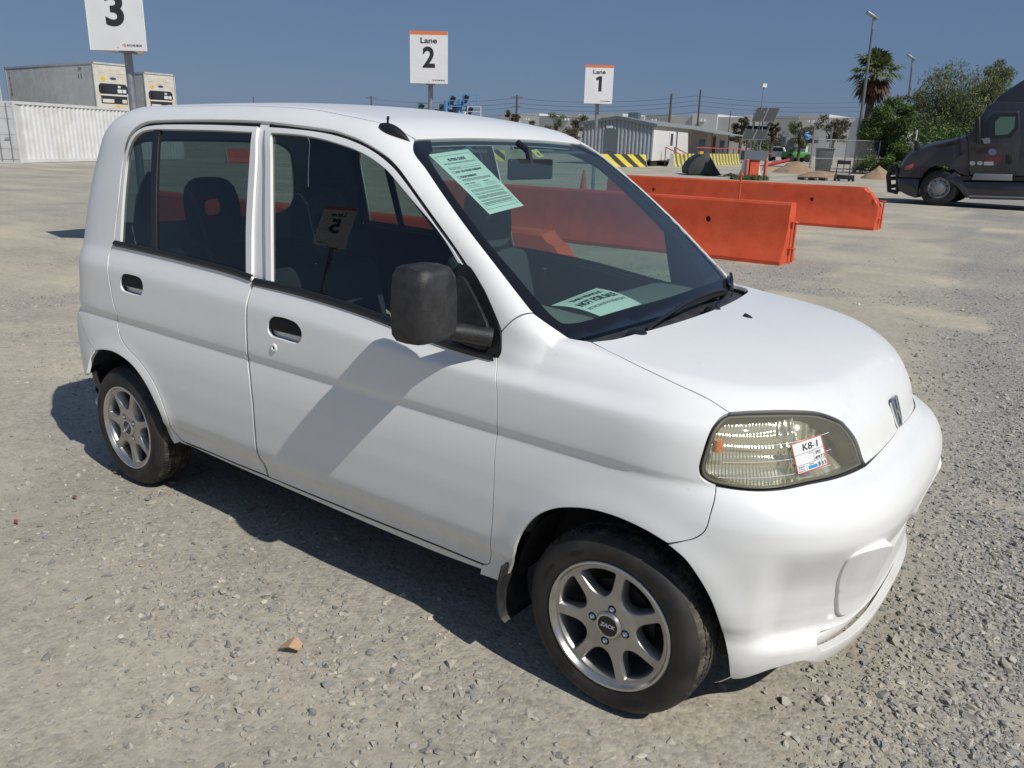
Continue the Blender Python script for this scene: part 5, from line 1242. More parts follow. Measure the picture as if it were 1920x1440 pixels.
# ================================================================== shipping containers
white_cont = principled('container_white', (.66, .67, .67), .5, noise=.08, nscale=2, dirt=(.45, .40, .34), dirt_amt=.5, dirt_scale=1.2)
grey_cont = principled('container_pale_grey', (.50, .52, .51), .6, noise=.12, nscale=3, dirt=(.34, .34, .32), dirt_amt=.6, dirt_scale=.8)
rust = principled('container_rust', (.30, .16, .09), .8, noise=.3, nscale=6)
dark_unit = principled('reefer_unit_dark', (.02, .026, .035), .6, noise=.3, nscale=9)
cream = principled('reefer_white', (.62, .60, .53), .55, noise=.08, nscale=3, dirt=(.42, .30, .18), dirt_amt=.7, dirt_scale=1.6)
yellow_p = principled('yellow_paint', (.70, .42, .03), .6)
black_p = principled('black_print', (.03, .03, .035), .6)
def container(label, xy, yaw, L, W, H, z0, mat, kind, name='shipping_container'):
    """local x along the length, origin at the centre of the +x end, base z0; kind: 'dry' or 'reefer' (machinery on the +x end)"""
    root = empty(name, label, 'container', (xy[0], xy[1], z0), yaw)
    p = .278 if kind == 'dry' else .12; d = .055 if kind == 'dry' else .014
    for sgn in (-1, 1):
        mb = MB(); x = -L+.12; xs = []
        while x < -.12-p:
            xs += [(x, 0), (x+p*.28, 0), (x+p*.5, 1), (x+p*.78, 1)]; x += p
        xs.append((-.12, 0)); v = []
        for (xx, k) in xs: v += [(xx, sgn*(W/2-.02-d*k), .16), (xx, sgn*(W/2-.02-d*k), H-.12)]
        f = [(2*i, 2*i+2, 2*i+3, 2*i+1) for i in range(len(xs)-1)]
        mb.add(v, f).build('side_wall', mat, root)
    fr = MB()
    for sx in (-L+.06, -.06):
        for sy in (-1, 1): fr.box((sx-.06, sy*(W/2)-.06 if sy > 0 else -W/2, 0), (sx+.06, W/2 if sy > 0 else -W/2+.06, H))
    for sy in (-1, 1):
        a, b_ = (W/2-.06, W/2-.003) if sy > 0 else (-W/2+.003, -W/2+.06)
        fr.box((-L+.12, a, .02), (-.12, b_, .16)); fr.box((-L+.12, a, H-.12), (-.12, b_, H))
    for sx in (-L+.003, -.12): fr.box((sx, -W/2+.06, .0), (sx+.117, W/2-.06, .14)); fr.box((sx, -W/2+.06, H-.11), (sx+.117, W/2-.06, H-.002))
    fr.build('frame', mat, root)
    MB().box((-L+.05, -W/2+.05, H-.05), (-.05, W/2-.05, H-.02)).build('roof', mat, root)
    for sx in (-L, 0):
        for sy in (-1, 1):
            for z in (0, H-.118): MB().box((sx-.005 if sx == 0 else sx-.005, sy*W/2-.09 if sy > 0 else -W/2-.006, z-.004), (sx+.006 if sx == 0 else sx+.17, sy*W/2+.006 if sy > 0 else -W/2+.09, z+.12)).build('corner_casting', rust if kind != 'dry' else mat, root)
    if kind == 'dry':
        for sy in (-1, 1):
            o = MB().box((-.06, sy*.02 if sy > 0 else -W/2+.08, .16), (-.02, W/2-.08 if sy > 0 else -.02, H-.14)).build('door', mat, root)
            for yy in (.32, .88):
                MB().tube([(.02, sy*yy, .1), (.02, sy*yy, H-.1)], .018, 8).build('lock_rod', galv, o)
                MB().bar((.03, sy*yy, 1.05), (.03, sy*yy-sy*.28, 1.05), .03).build('rod_handle', galv, o)
            for z in (.7, 1.3, 1.95, 2.45): MB().box((-.02, (.10 if sy > 0 else -W/2+.12), z-.09), (-.008, (W/2-.12 if sy > 0 else -.10), z+.09)).build('door_rib', mat, o)
    else:
        MB().box((-.10, -W/2+.07, .14), (-.05, W/2-.07, H-.12)).build('end_wall', cream, root)
        un = MB(); oc = [(-.84, 1.02), (-.95, 1.14), (-.95, 1.50), (-.80, 1.66), (.80, 1.66), (.95, 1.50), (.95, 1.14), (.84, 1.02)]
        un.prism(oc, -.06, -.035, 0); o = un.build('reefer_unit', dark_unit, root)
        for y_, z_, w_, h_, m_ in ((.25, 1.12, .28, .22, white_cont), (.58, 1.12, .24, .22, white_cont), (.30, 1.42, .18, .13, white_cont), (-.80, 1.1, .26, .4, dark_metal), (-.42, 1.12, .5, .42, dark_unit)):
            MB().box((-.036, y_, z_), (-.006, y_+w_, z_+h_)).build('unit_panel', m_, o)
        MB().box((-.06, -.90, .92), (.0, .90, 1.02)).build('unit_sill', cream, root)
        o2 = MB().box((-.06, -.86, .45), (-.03, .86, .90)).build('lower_recess', dark_unit, root)
        for y_, w_ in ((-.80, .75), (.5, .3)): MB().box((-.03, y_, .50), (-.0, y_+w_, .72)).build('compressor_box', cream, o2)
        for a in (-.70, -.3):
            pass
        v = [(-.044, -.60, H-.80), (-.044, -.42, H-.98), (-.044, -.60, H-1.16), (-.044, -.78, H-.98)]
        mesh('hazard_diamond', v, [(0, 1, 2, 3)], yellow_p, root)
        n = 16; mesh('maker_plate', [(-.044, .05+.22*math.cos(2*math.pi*k/n), H-.93+.09*math.sin(2*math.pi*k/n)) for k in range(n)], [tuple(range(n))], principled('plate_blue', (.05, .08, .16), .5) if 'plate_blue' not in bpy.data.materials else bpy.data.materials['plate_blue'], root)
        for y_, z_, w_, h_ in ((-.85, H-.62, .36, .40), (.30, H-.62, .50, .36)): MB().box((-.05, y_, z_), (-.036, y_+w_, z_+h_)).build('hatch', cream, root)
        MB().box((-.05, .05, .18), (-.036, .32, .36)).build('warning_label', yellow_p, root)
    return root
# white 40-foot box on the ground, long side to the sun
container('white corrugated shipping container standing on the ground by the yard edge', (-37.9-1.16, 14.23-.5), R(114.4+180), 12.19, 2.44, 2.59, 0, white_cont, 'dry')
# refrigerated boxes stacked behind it
def reefer(u_right, u_left_end, D, z0, label, text=True):
    A = col(u_left_end, D); r = container(label, (A[0], A[1]+1.22), 0.0, 12.19, 2.44, 2.9, z0, grey_cont, 'reefer', 'refrigerated_container')
    return r, A
rA, A = reefer(250, 190, 60.0, zat(190, 207, 60.0), 'grey refrigerated container lettered TRITON stacked behind the white box')
for i, ch in enumerate('TRITON'):
    V, Fx = text2d(ch, .03); V = V*.20; V = V-np.array([V[:, 0].max()/2, 0])
    mesh('lettering', [(-11.55+x, -1.215, 2.35-i*.27+z) for x, z in V], Fx, black_p, rA)
for i, (t_, z_) in enumerate((('TRIU', 2.45), ('1 1', 1.95))):
    V, Fx = text2d(t_, .02); V = V*(.16 if i == 0 else .30); mesh('lettering', [(-1.9+x, -1.215, z_+z) for x, z in V], Fx, black_p, rA)
rB, A2 = reefer(340, 282, 67.5, zat(282, 214, 67.5), 'white-ended refrigerated container stacked right of the lettered grey one')
rC, A3 = reefer(15, -62, 63, zat(0, 197, 63), 'refrigerated container whose dark machinery end edges the stack')
for (u, D, lb) in ((190, 60.0, 'grey shipping container hidden under the lettered refrigerated one'), (282, 67.5, 'grey shipping container under the white-ended refrigerated one'), (-62, 63, 'grey shipping container under the end of the stack')):
    A = col(u, D); zz = {190: zat(190, 207, 60.0), 282: zat(282, 214, 67.5), -62: zat(0, 197, 63)}[u]
    container(lb, (A[0], A[1]+1.22), 0, 12.19, 2.44, zz-.002, 0, grey_cont, 'dry')
# one behind the photographer, mirrored in the rear door glass
container('white shipping container mirrored in the rear door glass', (-36, -21), R(0), 12.19, 2.44, 2.9, 0, white_cont, 'dry')

# ================================================================== office: corrugated gable building with white side and porch
shed_grey = principled('shed_grey_steel', (.40, .44, .47), .55, noise=.08, nscale=4, dirt=(.26, .28, .29), dirt_amt=.4, dirt_scale=.8)
trim_grey = principled('trim_blue_grey', (.11, .14, .16), .6)
wall_white = principled('wall_white', (.70, .70, .68), .7, noise=.05, nscale=3)
roof_grey = principled('roof_sage', (.24, .27, .26), .7, noise=.1, nscale=2)
win_dark = principled('window_dark', (.02, .025, .03), .15)
brown = principled('brown_timber', (.10, .06, .045), .8)
red_rail = principled('red_rail_paint', (.50, .09, .07), .6)
Bc = col(1225, 62); E_ = col(1366, 92); yaw = frame_xy(Bc, E_)
off_ = empty('site_office', 'grey corrugated gable office with white side wall and porch', 'building', (Bc[0], Bc[1], 0), yaw)
# local x: along the long side (away), local y: to the left along the gable wall
Lo = float(np.linalg.norm(E_-Bc)); Wo = 5.5; He = zat(1225, 234, 62); Hr = zat(1172, 221.5, 63.5)
mb = MB(); n = 19; pit = Wo/n; v = []; f = []
for i in range(n):
    for k, (fy, d) in enumerate(((0, 0), (.35, 0), (.42, .10), (.93, .10))):
        y = (i+fy)*pit; zt = He+(Hr-He)*(1-abs(y/Wo-.5)*2); v += [(-.10+d, y, .45), (-.10+d, y, zt-.02)]
m = len(v)//2; f = [(2*i, 2*i+2, 2*i+3, 2*i+1) for i in range(m-1)]
mb.add(v, f).build('gable_wall', shed_grey, off_)
MB().box((-.13, 2.75, .55), (-.08, 3.75, 2.55)).build('gable_door', trim_grey, off_)
MB().box((-.14, 3.1, 2.62), (-.06, 3.6, 2.8)).build('gable_lamp', white_cont, off_)
MB().box((0, .02, .40), (Lo, .10, He-.03)).build('side_wall', wall_white, off_)
MB().box((0, Wo-.1, .40), (Lo, Wo, He-.03)).build('back_wall', wall_white, off_)
MB().box((0, .1, .42), (Lo, Wo-.1, .5)).build('floor', brown, off_)
MB().box((.3, .12, 0), (Lo-.3, .25, .42)).build('skirting', dark_gap, off_)
rf_ = MB(); rf_.prism([(-.25, He-.05), (Wo/2, Hr), (Wo+.25, He-.05), (Wo+.25, He+.05), (Wo/2, Hr+.12), (-.25, He+.05)], -.25, Lo+.2, 0); rf_.build('roof', roof_grey, off_)
rk = MB(); rk.prism([(-.26, He-.16), (Wo/2, Hr-.10), (Wo+.26, He-.16), (Wo+.26, He+.06), (Wo/2, Hr+.13), (-.26, He+.06)], -.30, -.26, 0); rk.build('rake_trim', trim_grey, off_)
# porch roof over the far part, posts, doors and windows
x0p = Lo*.36
MB().prism([(-2.2, He-.35), (-.0, He-.02), (-.0, He+.03), (-2.2, He-.28)], x0p, Lo+.4, 0).build('porch_roof', roof_grey, off_)
for x in (x0p+.1, Lo*.62, Lo*.97): MB().box((x-.06, -2.1, 0), (x+.06, -1.98, He-.33)).build('porch_post', brown, off_)
MB().box((x0p, -2.15, .35), (Lo, -.0, .42)).build('porch_deck', brown, off_)
def window(x0, x1, z0, z1):
    o = MB().box((x0-.06, -.03, z0-.06), (x1+.06, .02, z1+.06)).build('window_frame', wall_white, off_)
    MB().box((x0, -.045, z0), (x1, -.031, z1)).build('window_pane', win_dark, o)
window(Lo*.52, Lo*.60, 1.3, 2.15); window(Lo*.84, Lo*.92, 1.3, 2.15)
o = MB().box((Lo*.15, -.05, .5), (Lo*.22, .015, 2.5)).build('side_door', wall_white, off_); MB().box((Lo*.16, -.06, 1.5), (Lo*.185, -.051, 2.4)).build('door_pane', win_dark, o)
MB().box((Lo*.22, -.07, .5), (Lo*.232, .01, 2.55)).build('door_jamb', brown, off_)
o = MB().box((Lo*.70, -.05, .5), (Lo*.76, .015, 2.5)).build('side_door', brown, off_)
# steps and hand rails
st_ = MB()
for i in range(5): st_.box((Lo*.08, -.30-.30*(i+1), .42-.085*(i+1)), (Lo*.17, -.30-.30*i, .46-.085*(i+1)))
st_.build('step_flight', brown, off_)
MB().box((Lo*.06, -.3, .36), (Lo*.38, -.0, .42)).build('landing', brown, off_)
for xx in (Lo*.08, Lo*.17):
    MB().bar((xx, -1.8, .75), (xx, -.3, 1.4), .07).build('hand_rail', red_rail, off_)
    for y in (-1.7, -.35): MB().bar((xx, y, .1), (xx, y, .8 if y < -1 else 1.4), .06).build('rail_post', brown, off_)
MB().bar((Lo*.17, -2.1, 1.42), (Lo*.9, -2.1, 1.36), .07).build('hand_rail', red_rail, off_)
for k in range(9): MB().bar((Lo*(.17+.09*k), -2.1, .0), (Lo*(.17+.09*k), -2.1, 1.4), .06).build('rail_post', brown, off_)
MB().bar((Lo*.95, -2.3, 1.3), (Lo*1.3, -3.5, .9), .07).build('hand_rail', red_rail, off_)
MB().box((3.2, 2.2, Hr+.05), (4.0, 3.0, Hr+.5)).build('roof_fan', trim_grey, off_)
# bicycle-like rack and utility bits beside the shed
bk = empty('bicycle', 'dark bicycle leaning beside the corrugated office wall', 'bicycle', (*col(1148, 59), 0), yaw+R(60))
for x in (-.5, .5):
    v = []; f = []; nn = 20
    for i in range(nn):
        a = 2*math.pi*i/nn
        for j in range(5): b_ = 2*math.pi*j/5; v.append((x+(.32+.02*math.cos(b_))*math.cos(a), .02*math.sin(b_), .34+(.32+.02*math.cos(b_))*math.sin(a)))
    for i in range(nn):
        for j in range(5): f.append((i*5+j, ((i+1) % nn)*5+j, ((i+1) % nn)*5+(j+1) % 5, i*5+(j+1) % 5))
    MB().add(v, f).build('bicycle_wheel', rubber, bk, smooth=True)
MB().tube([(-.5, 0, .34), (-.12, 0, .30), (.34, 0, .82), (-.22, 0, .86), (-.12, 0, .30)], .02, 6).tube([(-.5, 0, .34), (-.22, 0, .86)], .018, 6).tube([(.5, 0, .34), (.33, 0, .95)], .02, 6).build('bicycle_frame', black_trim, bk)
MB().tube([(.33, -.25, 1.0), (.33, .25, 1.0)], .018, 6).build('handlebar', black_trim, bk); MB().box((-.36, -.06, .92), (-.12, .06, .97)).build('saddle', rubber, bk, bevel=.015)

# ================================================================== striped and plain concrete barriers near the office
def stripe_mat(name, a, c, w, ang=45):
    m, N, L, out = nmat(name); b = N.new('ShaderNodeBsdfPrincipled'); L.new(b.outputs[0], out.inputs[0]); b.inputs['Roughness'].default_value = .7
    tc = N.new('ShaderNodeTexCoord'); sp = N.new('ShaderNodeSeparateXYZ'); L.new(tc.outputs['Object'], sp.inputs[0])
    ad = N.new('ShaderNodeMath'); ad.operation = 'MULTIPLY_ADD'; L.new(sp.outputs[2], ad.inputs[0]); ad.inputs[1].default_value = math.tan(R(ang)); L.new(sp.outputs[0], ad.inputs[2])
    dv = N.new('ShaderNodeMath'); dv.operation = 'DIVIDE'; dv.inputs[1].default_value = w; L.new(ad.outputs[0], dv.inputs[0])
    frc = N.new('ShaderNodeMath'); frc.operation = 'FRACT'; L.new(dv.outputs[0], frc.inputs[0])
    gt = N.new('ShaderNodeMath'); gt.operation = 'GREATER_THAN'; gt.inputs[1].default_value = .5; L.new(frc.outputs[0], gt.inputs[0])
    mx = N.new('ShaderNodeMix'); mx.data_type = 'RGBA'; L.new(gt.outputs[0], mx.inputs[0]); mx.inputs[6].default_value = (*a, 1); mx.inputs[7].default_value = (*c, 1); L.new(mx.outputs[2], b.inputs['Base Color']); return m
stripes = stripe_mat('hazard_stripes', (.62, .52, .05), (.035, .035, .04), 1.30, 55); stripes2 = stripe_mat('narrow_hazard_stripes', (.62, .52, .06), (.14, .15, .15), .95, 12)
def krail(A, B, label, mat, H=.81, ends=conc):
    L = float(np.linalg.norm(np.array(B)-np.array(A))); root = empty('striped_barrier', label, 'barrier', (A[0], A[1], 0), frame_xy(A, B))
    MB().prism([(-.305, 0), (-.305, .06), (-.2, .28), (-.09, H), (.09, H), (.2, .28), (.305, .06), (.305, 0)], 0.02, L-.02, 0).build('barrier_body', mat, root)
    for x in (0, L-.02): MB().prism([(-.305, 0), (-.305, .06), (-.2, .28), (-.09, H), (.09, H), (.2, .28), (.305, .06), (.305, 0)], x, x+.02, 0).build('end_face', white_cont, root)
krail(col(1124, 56.5), col(1211, 60), 'concrete barrier with broad slanted yellow and black stripes below the shed', stripes, .84)
krail(col(1262, 62), col(1387, 80), 'concrete barrier with narrow upright yellow and grey stripes below the porch', stripes2, .95)
krail(col(1400, 50.5), col(1425, 49.5), 'short white and yellow striped barrier end beside the solar lights', stripe_mat('white_stripes', (.68, .68, .64), (.60, .50, .05), 1.7, 20), .85)
krail(onZ(880, 302, 0)[:2], onZ(944, 302.5, 0)[:2], 'striped yellow barrier glimpsed through the top of the windscreen', stripes, .84)

krail(onZ(425, 305, 0)[:2], onZ(476, 305.5, 0)[:2], 'far orange barrier seen through the rear door glass', orange, .72)
krail(onZ(650, 306, 0)[:2], onZ(678, 306.5, 0)[:2], 'far orange barrier end seen through the front door glass', orange, .72)
# ================================================================== loader bucket
steel_dk = principled('bucket_steel', (.045, .047, .050), .65, noise=.3, nscale=3)
P0 = col(1318, 46.5); bu = empty('loader_bucket', 'dark steel loader bucket lying on the yard', 'bucket', (*P0, 0), R(35))
prof = [(-.75, .05), (-.85, .30), (-.75, .62), (-.50, .85), (-.05, 1.18), (.10, 1.24), (.0, .95), (-.30, .62), (-.42, .38), (-.35, .16), (.95, .10), (.95, .03)]
MB().prism(prof, -.95, .95, 1).build('shell', steel_dk, bu, bevel=.015)
for y in (-.98, .92): MB().prism([(-.80, .05), (-.86, .35), (-.55, .86), (.10, 1.26), (.55, .55), (.95, .03)], y, y+.06, 1).build('side_plate', steel_dk, bu, bevel=.01)
MB().box((-.3, -.9, 1.10), (-.1, -.4, 1.25)).build('lifting_lug', yellow_p, bu)
# black scrap heap and pallets
def lumps(name, label, cat, P, n, sp, h, mat, seed):
    r = np.random.default_rng(seed); root = empty(name, label, cat, (P[0], P[1], 0))
    for k in range(n):
        c = r.normal(size=3)*np.array([sp[0], sp[1], 0]); s = .12+.18*r.random(); bm = bmesh.new(); bmesh.ops.create_icosphere(bm, subdivisions=1, radius=s)
        for v in bm.verts: v.co = Vector((v.co.x*(1+.5*r.normal()*.4), v.co.y, max(-.02, v.co.z*h/.3)))+Vector((c[0], c[1], 0))
        me = bpy.data.meshes.new('lump'); bm.to_mesh(me); bm.free(); me.materials.append(mat); link(bpy.data.objects.new('lump', me), root)
lumps('scrap_heap', 'low black heap of scrap beside the loader bucket', 'scrap', col(1365, 46), 9, (.9, .4), .22, dark_gap, 4)

# ================================================================== solar light tower
sol = principled('solar_cells', (.022, .025, .032), .6, spec=.2, noise=.2, nscale=3)
alu = principled('aluminium', (.30, .31, .32), .4, metal=.6)
Ps = col(1421, 44); so = empty('solar_light_tower', 'solar powered tower with four dark tilted panels on posts', 'solar tower', (*Ps, 0), YAW*-1+R(8))
zb = zat(1421, 262, 44); zt = zat(1421, 200, 44)
right = np.array([1, 0, 0])
for row, (z0, z1) in enumerate(((zat(1421, 262, 44), zat(1421, 236, 44)), (zat(1421, 228, 44), zat(1421, 201, 44)))):
    for c in range(2):
        x0 = -.88+.60*c + (.42 if row else 0); lean = .40
        q = [(x0, 0, z0), (x0+.57, 0, z0), (x0+.57+lean, .35, z1), (x0+lean, .35, z1)]
        mb = MB(); mb.add(q+[(a, b_+.03, c_-.02) for a, b_, c_ in q], [(0, 1, 2, 3), (7, 6, 5, 4), (0, 4, 5, 1), (1, 5, 6, 2), (2, 6, 7, 3), (3, 7, 4, 0)]); pn_ = mb.build('solar_panel', sol, so)
        fr_ = MB()
        for a, b_ in zip(q, q[1:]+q[:1]): fr_.bar(np.array(a)+np.array([0, -.008, 0]), np.array(b_)+np.array([0, -.008, 0]), .022)
        fr_.build('panel_frame', alu, pn_)
for x in (-.25, .25): MB().tube([(x, .25, 0), (x, .25, zt-.2)], .04, 8).build('post', galv, so)
MB().tube([(.12, .3, 0), (.12, .3, zat(1428, 160, 44))], .03, 8).build('mast', galv, so); MB().box((.02, .2, zat(1428, 163, 44)), (.24, .4, zat(1428, 156, 44))).build('lamp_head', white_cont, so)
o = MB().box((-.62, .05, zat(1421, 300, 44)), (.62, .5, zat(1421, 283, 44))).build('battery_box', principled('slate_box', (.10, .12, .14), .6), so)
MB().box((-.2, .15, .1), (.28, .4, zat(1421, 300, 44))).build('cabinet', orange_metal, so)
pink = principled('faded_red_bollard', (.55, .16, .12), .6)
for i, (u, lb) in enumerate(((1405, 'faded red bollard left of the solar tower base'), (1441, 'faded red bollard right of the solar tower base'))):
    P = col(u, 42.6); r_ = empty('bollard', lb, 'bollard', (*P, 0)); MB().tube([(0, 0, 0), (0, 0, zat(u, 300, 42.6))], .09, 14).build('bollard_pipe', pink, r_, smooth=True); MB().lathe([(.09, 0), (.06, .03), (.001, .045)], 14, Matrix.Translation((0, 0, zat(u, 300, 42.6)))).build('bollard_cap', pink, r_, smooth=True)
# low weeds round the bollards
def tuft(name, label, P, n, r_, h, mat, seed):
    g = np.random.default_rng(seed); v = []; f = []
    for k in range(n):
        a = g.random()*6.28; rr_ = r_*math.sqrt(g.random()); c = np.array([P[0]+rr_*math.cos(a), P[1]+rr_*math.sin(a), 0]); t = g.random()*6.28; hh = h*(.4+.6*g.random()); w = .035
        d = np.array([math.cos(t), math.sin(t), 0]); o = len(v); v += [c-d*w, c+d*w, c+d*w*.3+np.array([g.normal()*.1, g.normal()*.1, hh])]; f.append((o, o+1, o+2))
    tag(mesh(name, v, f, mat), label, 'weeds', kind='stuff')
weed = principled('weed_green', (.075, .10, .03), .8, noise=.4, nscale=3)
tuft('weeds', 'low green weeds round the bollards', col(1412, 42), 500, .9, .30, weed, 1)

# ================================================================== boundary: fence, mounds, bin, cart, pallets
sand = principled('excavated_soil', (.34, .23, .14), .95, noise=.25, nscale=4, bump=.5, bscale=10)
def mound(u0, u1, D, h, label, seed, dy=2.5):
    A, B = col(u0, D), col(u1, D); c = (A+B)/2; w = float(np.linalg.norm(B-A))/2; yaw = frame_xy(A, B); n = 26; v = []; f = []
    for i in range(n):
        for j in range(n):
            x, y = -1+2*i/(n-1), -1+2*j/(n-1); r = math.hypot(x, y); z = h*max(0, (1-r))**.8*(.65+.7*fbm(np.array([x*3+seed]), np.array([y*3.]), seed, 3)[0]) - .02
            v.append((x*w, y*dy, z))
    for i in range(n-1):
        for j in range(n-1): f.append((i*n+j, (i+1)*n+j, (i+1)*n+j+1, i*n+j+1))
    o = mesh('soil_mound', v, f, sand, None, True); o.location = (c[0], c[1], 0); o.rotation_euler = (0, 0, yaw); tag(o, label, 'mound')
mound(1452, 1545, 58, .75, 'brown soil mound in front of the fence posts', 3); mound(1500, 1600, 52, .40, 'low spread of brown soil near the wooden pallet', 5); mound(1622, 1690, 52, .65, 'brown soil mound beside the dark semi truck bumper', 7)
P = col(1460, 62); pr = empty('red_pipe', 'short red pipe resting on pale timber by the soil mound', 'pipe', (*P, 0), R(35)); MB().tube([(-.9, 0, .28), (.9, 0, .75)], .12, 12).build('pipe_body', principled('red_plastic', (.42, .04, .045), .5), pr, smooth=True); MB().box((-.9, -.1, 0), (.2, .15, .2)).build('timber_block', principled('pale_timber', (.5, .36, .2), .8), pr)
wood = principled('pallet_wood', (.13, .085, .06), .85, noise=.3, nscale=6)
def pallet(u, D, label):
    root = empty('pallet', label, 'pallet', (*col(u, D), 0), -YAW)
    for k in range(6): MB().box((-.6+.21*k, -.5, .115), (-.6+.21*k+.14, .5, .14)).build('deck_board', wood, root)
    for x in (-.6, -.06, .48): MB().box((x, -.5, 0), (x+.12, .5, .115)).build('stringer', wood, root)
pallet(1532, 45, 'dark wooden pallet lying in front of the soil mounds'); 
P = col(1592, 45); ct = empty('hand_cart', 'dark metal hand cart standing in front of the fence', 'cart', (*P, 0), -YAW)
MB().box((-.40, -.3, .10), (.40, .3, .32)).build('cart_bed', black_trim, ct, bevel=.02)
for x in (-.34, .34): MB().tube([(x, .25, .3), (x*.92, .28, .95)], .025, 8).build('cart_upright', black_trim, ct); 
MB().box((-.34, .22, .82), (.34, .32, 1.02)).build('cart_bar', black_trim, ct, bevel=.02)
for x in (-.36, .36):
    for y in (-.25, .25): MB().lathe([(.001, -.03), (.10, -.03), (.10, .03), (.001, .03)], 14, Matrix.Translation((x, y, .10)) @ Matrix.Rotation(R(90), 4, 'Y')).build('cart_wheel', rubber, ct)
P = col(1549, 62); bn = empty('waste_bin', 'dark green wheeled bin behind the fence post', 'bin', (*P, 0), -YAW)
MB().prism([(-.40, 0), (-.50, 1.5), (.50, 1.5), (.40, 0)], -.4, .4, 1).build('bin_body', principled('bin_green', (.02, .028, .026), .6), bn, bevel=.03); MB().box((-.54, -.46, 1.5), (.54, .46, 1.62)).build('bin_lid', black_trim, bn, bevel=.03)
# chain-link fence: posts, rails and a fine see-through mesh
fm_, N, L, out = nmat('chain_link'); tr = N.new('ShaderNodeBsdfTransparent'); df = N.new('ShaderNodeBsdfPrincipled'); df.inputs['Base Color'].default_value = (.30, .31, .31, 1); df.inputs['Metallic'].default_value = .5; df.inputs['Roughness'].default_value = .5
mx = N.new('ShaderNodeMixShader'); tc = N.new('ShaderNodeTexCoord')
def wv(ang):
    mp = N.new('ShaderNodeMapping'); mp.inputs['Rotation'].default_value = (0, R(ang), 0); L.new(tc.outputs['Object'], mp.inputs[0]); sp = N.new('ShaderNodeSeparateXYZ'); L.new(mp.outputs[0], sp.inputs[0])
    d = N.new('ShaderNodeMath'); d.operation = 'DIVIDE'; d.inputs[1].default_value = .055; L.new(sp.outputs[0], d.inputs[0]); fr = N.new('ShaderNodeMath'); fr.operation = 'FRACT'; L.new(d.outputs[0], fr.inputs[0])
    g = N.new('ShaderNodeMath'); g.operation = 'LESS_THAN'; g.inputs[1].default_value = .11; L.new(fr.outputs[0], g.inputs[0]); return g.outputs[0]
mxx = N.new('ShaderNodeMath'); mxx.operation = 'MAXIMUM'; L.new(wv(45), mxx.inputs[0]); L.new(wv(-45), mxx.inputs[1]); L.new(mxx.outputs[0], mx.inputs[0]); L.new(tr.outputs[0], mx.inputs[1]); L.new(df.outputs[0], mx.inputs[2]); L.new(mx.outputs[0], out.inputs[0])
A, B = col(1524, 58), col(1760, 66); Lf = float(np.linalg.norm(B-A)); fe = empty('chain_link_fence', 'galvanised chain link fence running in front of the green trees', 'fence', (*A, 0), frame_xy(A, B))
Hf = zat(1560, 262, 59)
k_ = 0
for x in np.arange(0, Lf, 2.9): MB().tube([(x, 0, 0), (x, 0, Hf+.05 if k_ else zat(1531, 237, 58))], .045 if k_ else .06, 8).build('fence_post', galv, fe); k_ = 1
MB().tube([(0, 0, Hf), (Lf, 0, Hf)], .03, 8).build('top_rail', galv, fe); MB().tube([(0, 0, .95), (Lf, 0, .95)], .022, 6).build('mid_rail', galv, fe)
mesh('link_mesh', [(0, .02, .05), (Lf, .02, .05), (Lf, .02, Hf), (0, .02, Hf)], [(0, 1, 2, 3)], fm_, fe)
P = col(1557, 64); g2 = empty('gate_post', 'tall steel gate post standing inside the fence', 'post', (*P, 0)); MB().tube([(0, 0, 0), (0, 0, zat(1557, 238, 64))], .07, 10).build('post_tube', galv, g2); MB().tube([(0, 0, zat(1557, 242, 64)), (-2, .2, zat(1557, 242, 64)-.1)], .012, 5).build('barbed_arm', galv, g2)
# pale block wall, parked pickup and green machine in the street behind
A, B = col(1478, 118), col(1512, 112); MBo = MB().box((0, 0, 0), (float(np.linalg.norm(B-A)), .3, 2.2)).build('block_wall', white_cont); MBo.location = (*A, 0); MBo.rotation_euler = (0, 0, frame_xy(A, B)); tag(MBo, 'pale block wall beside the street behind the yard', 'wall')
def pickup(u, D, yaw_, label, body):
    root = empty('pickup_truck', label, 'truck', (*col(u, D), 0), yaw_)
    MB().prism([(-2.6, .5), (2.5, .5), (2.6, .8), (2.5, 1.05), (1.3, 1.12), (.9, 1.75), (-.6, 1.78), (-.8, 1.15), (-2.6, 1.15)], -.95, .95, 1).build('body', body, root, bevel=.05)
    MB().prism([(.95, 1.18), (.78, 1.66), (-.5, 1.68), (-.62, 1.18)], -.965, .965, 1).build('side_glass', win_dark, root); MB().prism([(1.29, 1.16), (.93, 1.71), (.97, 1.72), (1.33, 1.17)], -.8, .8, 1).build('windscreen', win_dark, root)
    MB().box((2.52, -.8, .62), (2.62, .8, .95)).build('grille', black_trim, root)
    for x in (-1.7, 1.6):
        for y in (-.95, .75): MB().lathe([(.001, 0), (.22, .0), (.36, .02), (.38, .1), (.36, .2), (.001, .2)], 18, Matrix.Translation((x, y+.2, .38)) @ Matrix.Rotation(R(90), 4, 'X')).build('wheel', rubber, root, smooth=True)
    return root
pickup(1466, 112, YAW*-1-R(50), 'white pickup truck parked on the street beyond the yard', white_cont)
gp = principled('machine_green', (.06, .30, .05), .5)
P = col(1497, 108); gmch = empty('green_lift', 'bright green boom machine parked on the street beyond the yard', 'machine', (*P, 0), -YAW)
MB().box((-1.6, -1, .5), (1.4, 1, 1.2)).build('chassis', gp, gmch, bevel=.08); MB().box((-1.9, -.9, 1.7), (.2, .9, 2.9)).build('engine_box', principled('machine_grey', (.16, .18, .2), .6), gmch, bevel=.05); MB().bar((-.8, 0, 1.2), (.9, 0, 2.9), .3).build('boom', gp, gmch)
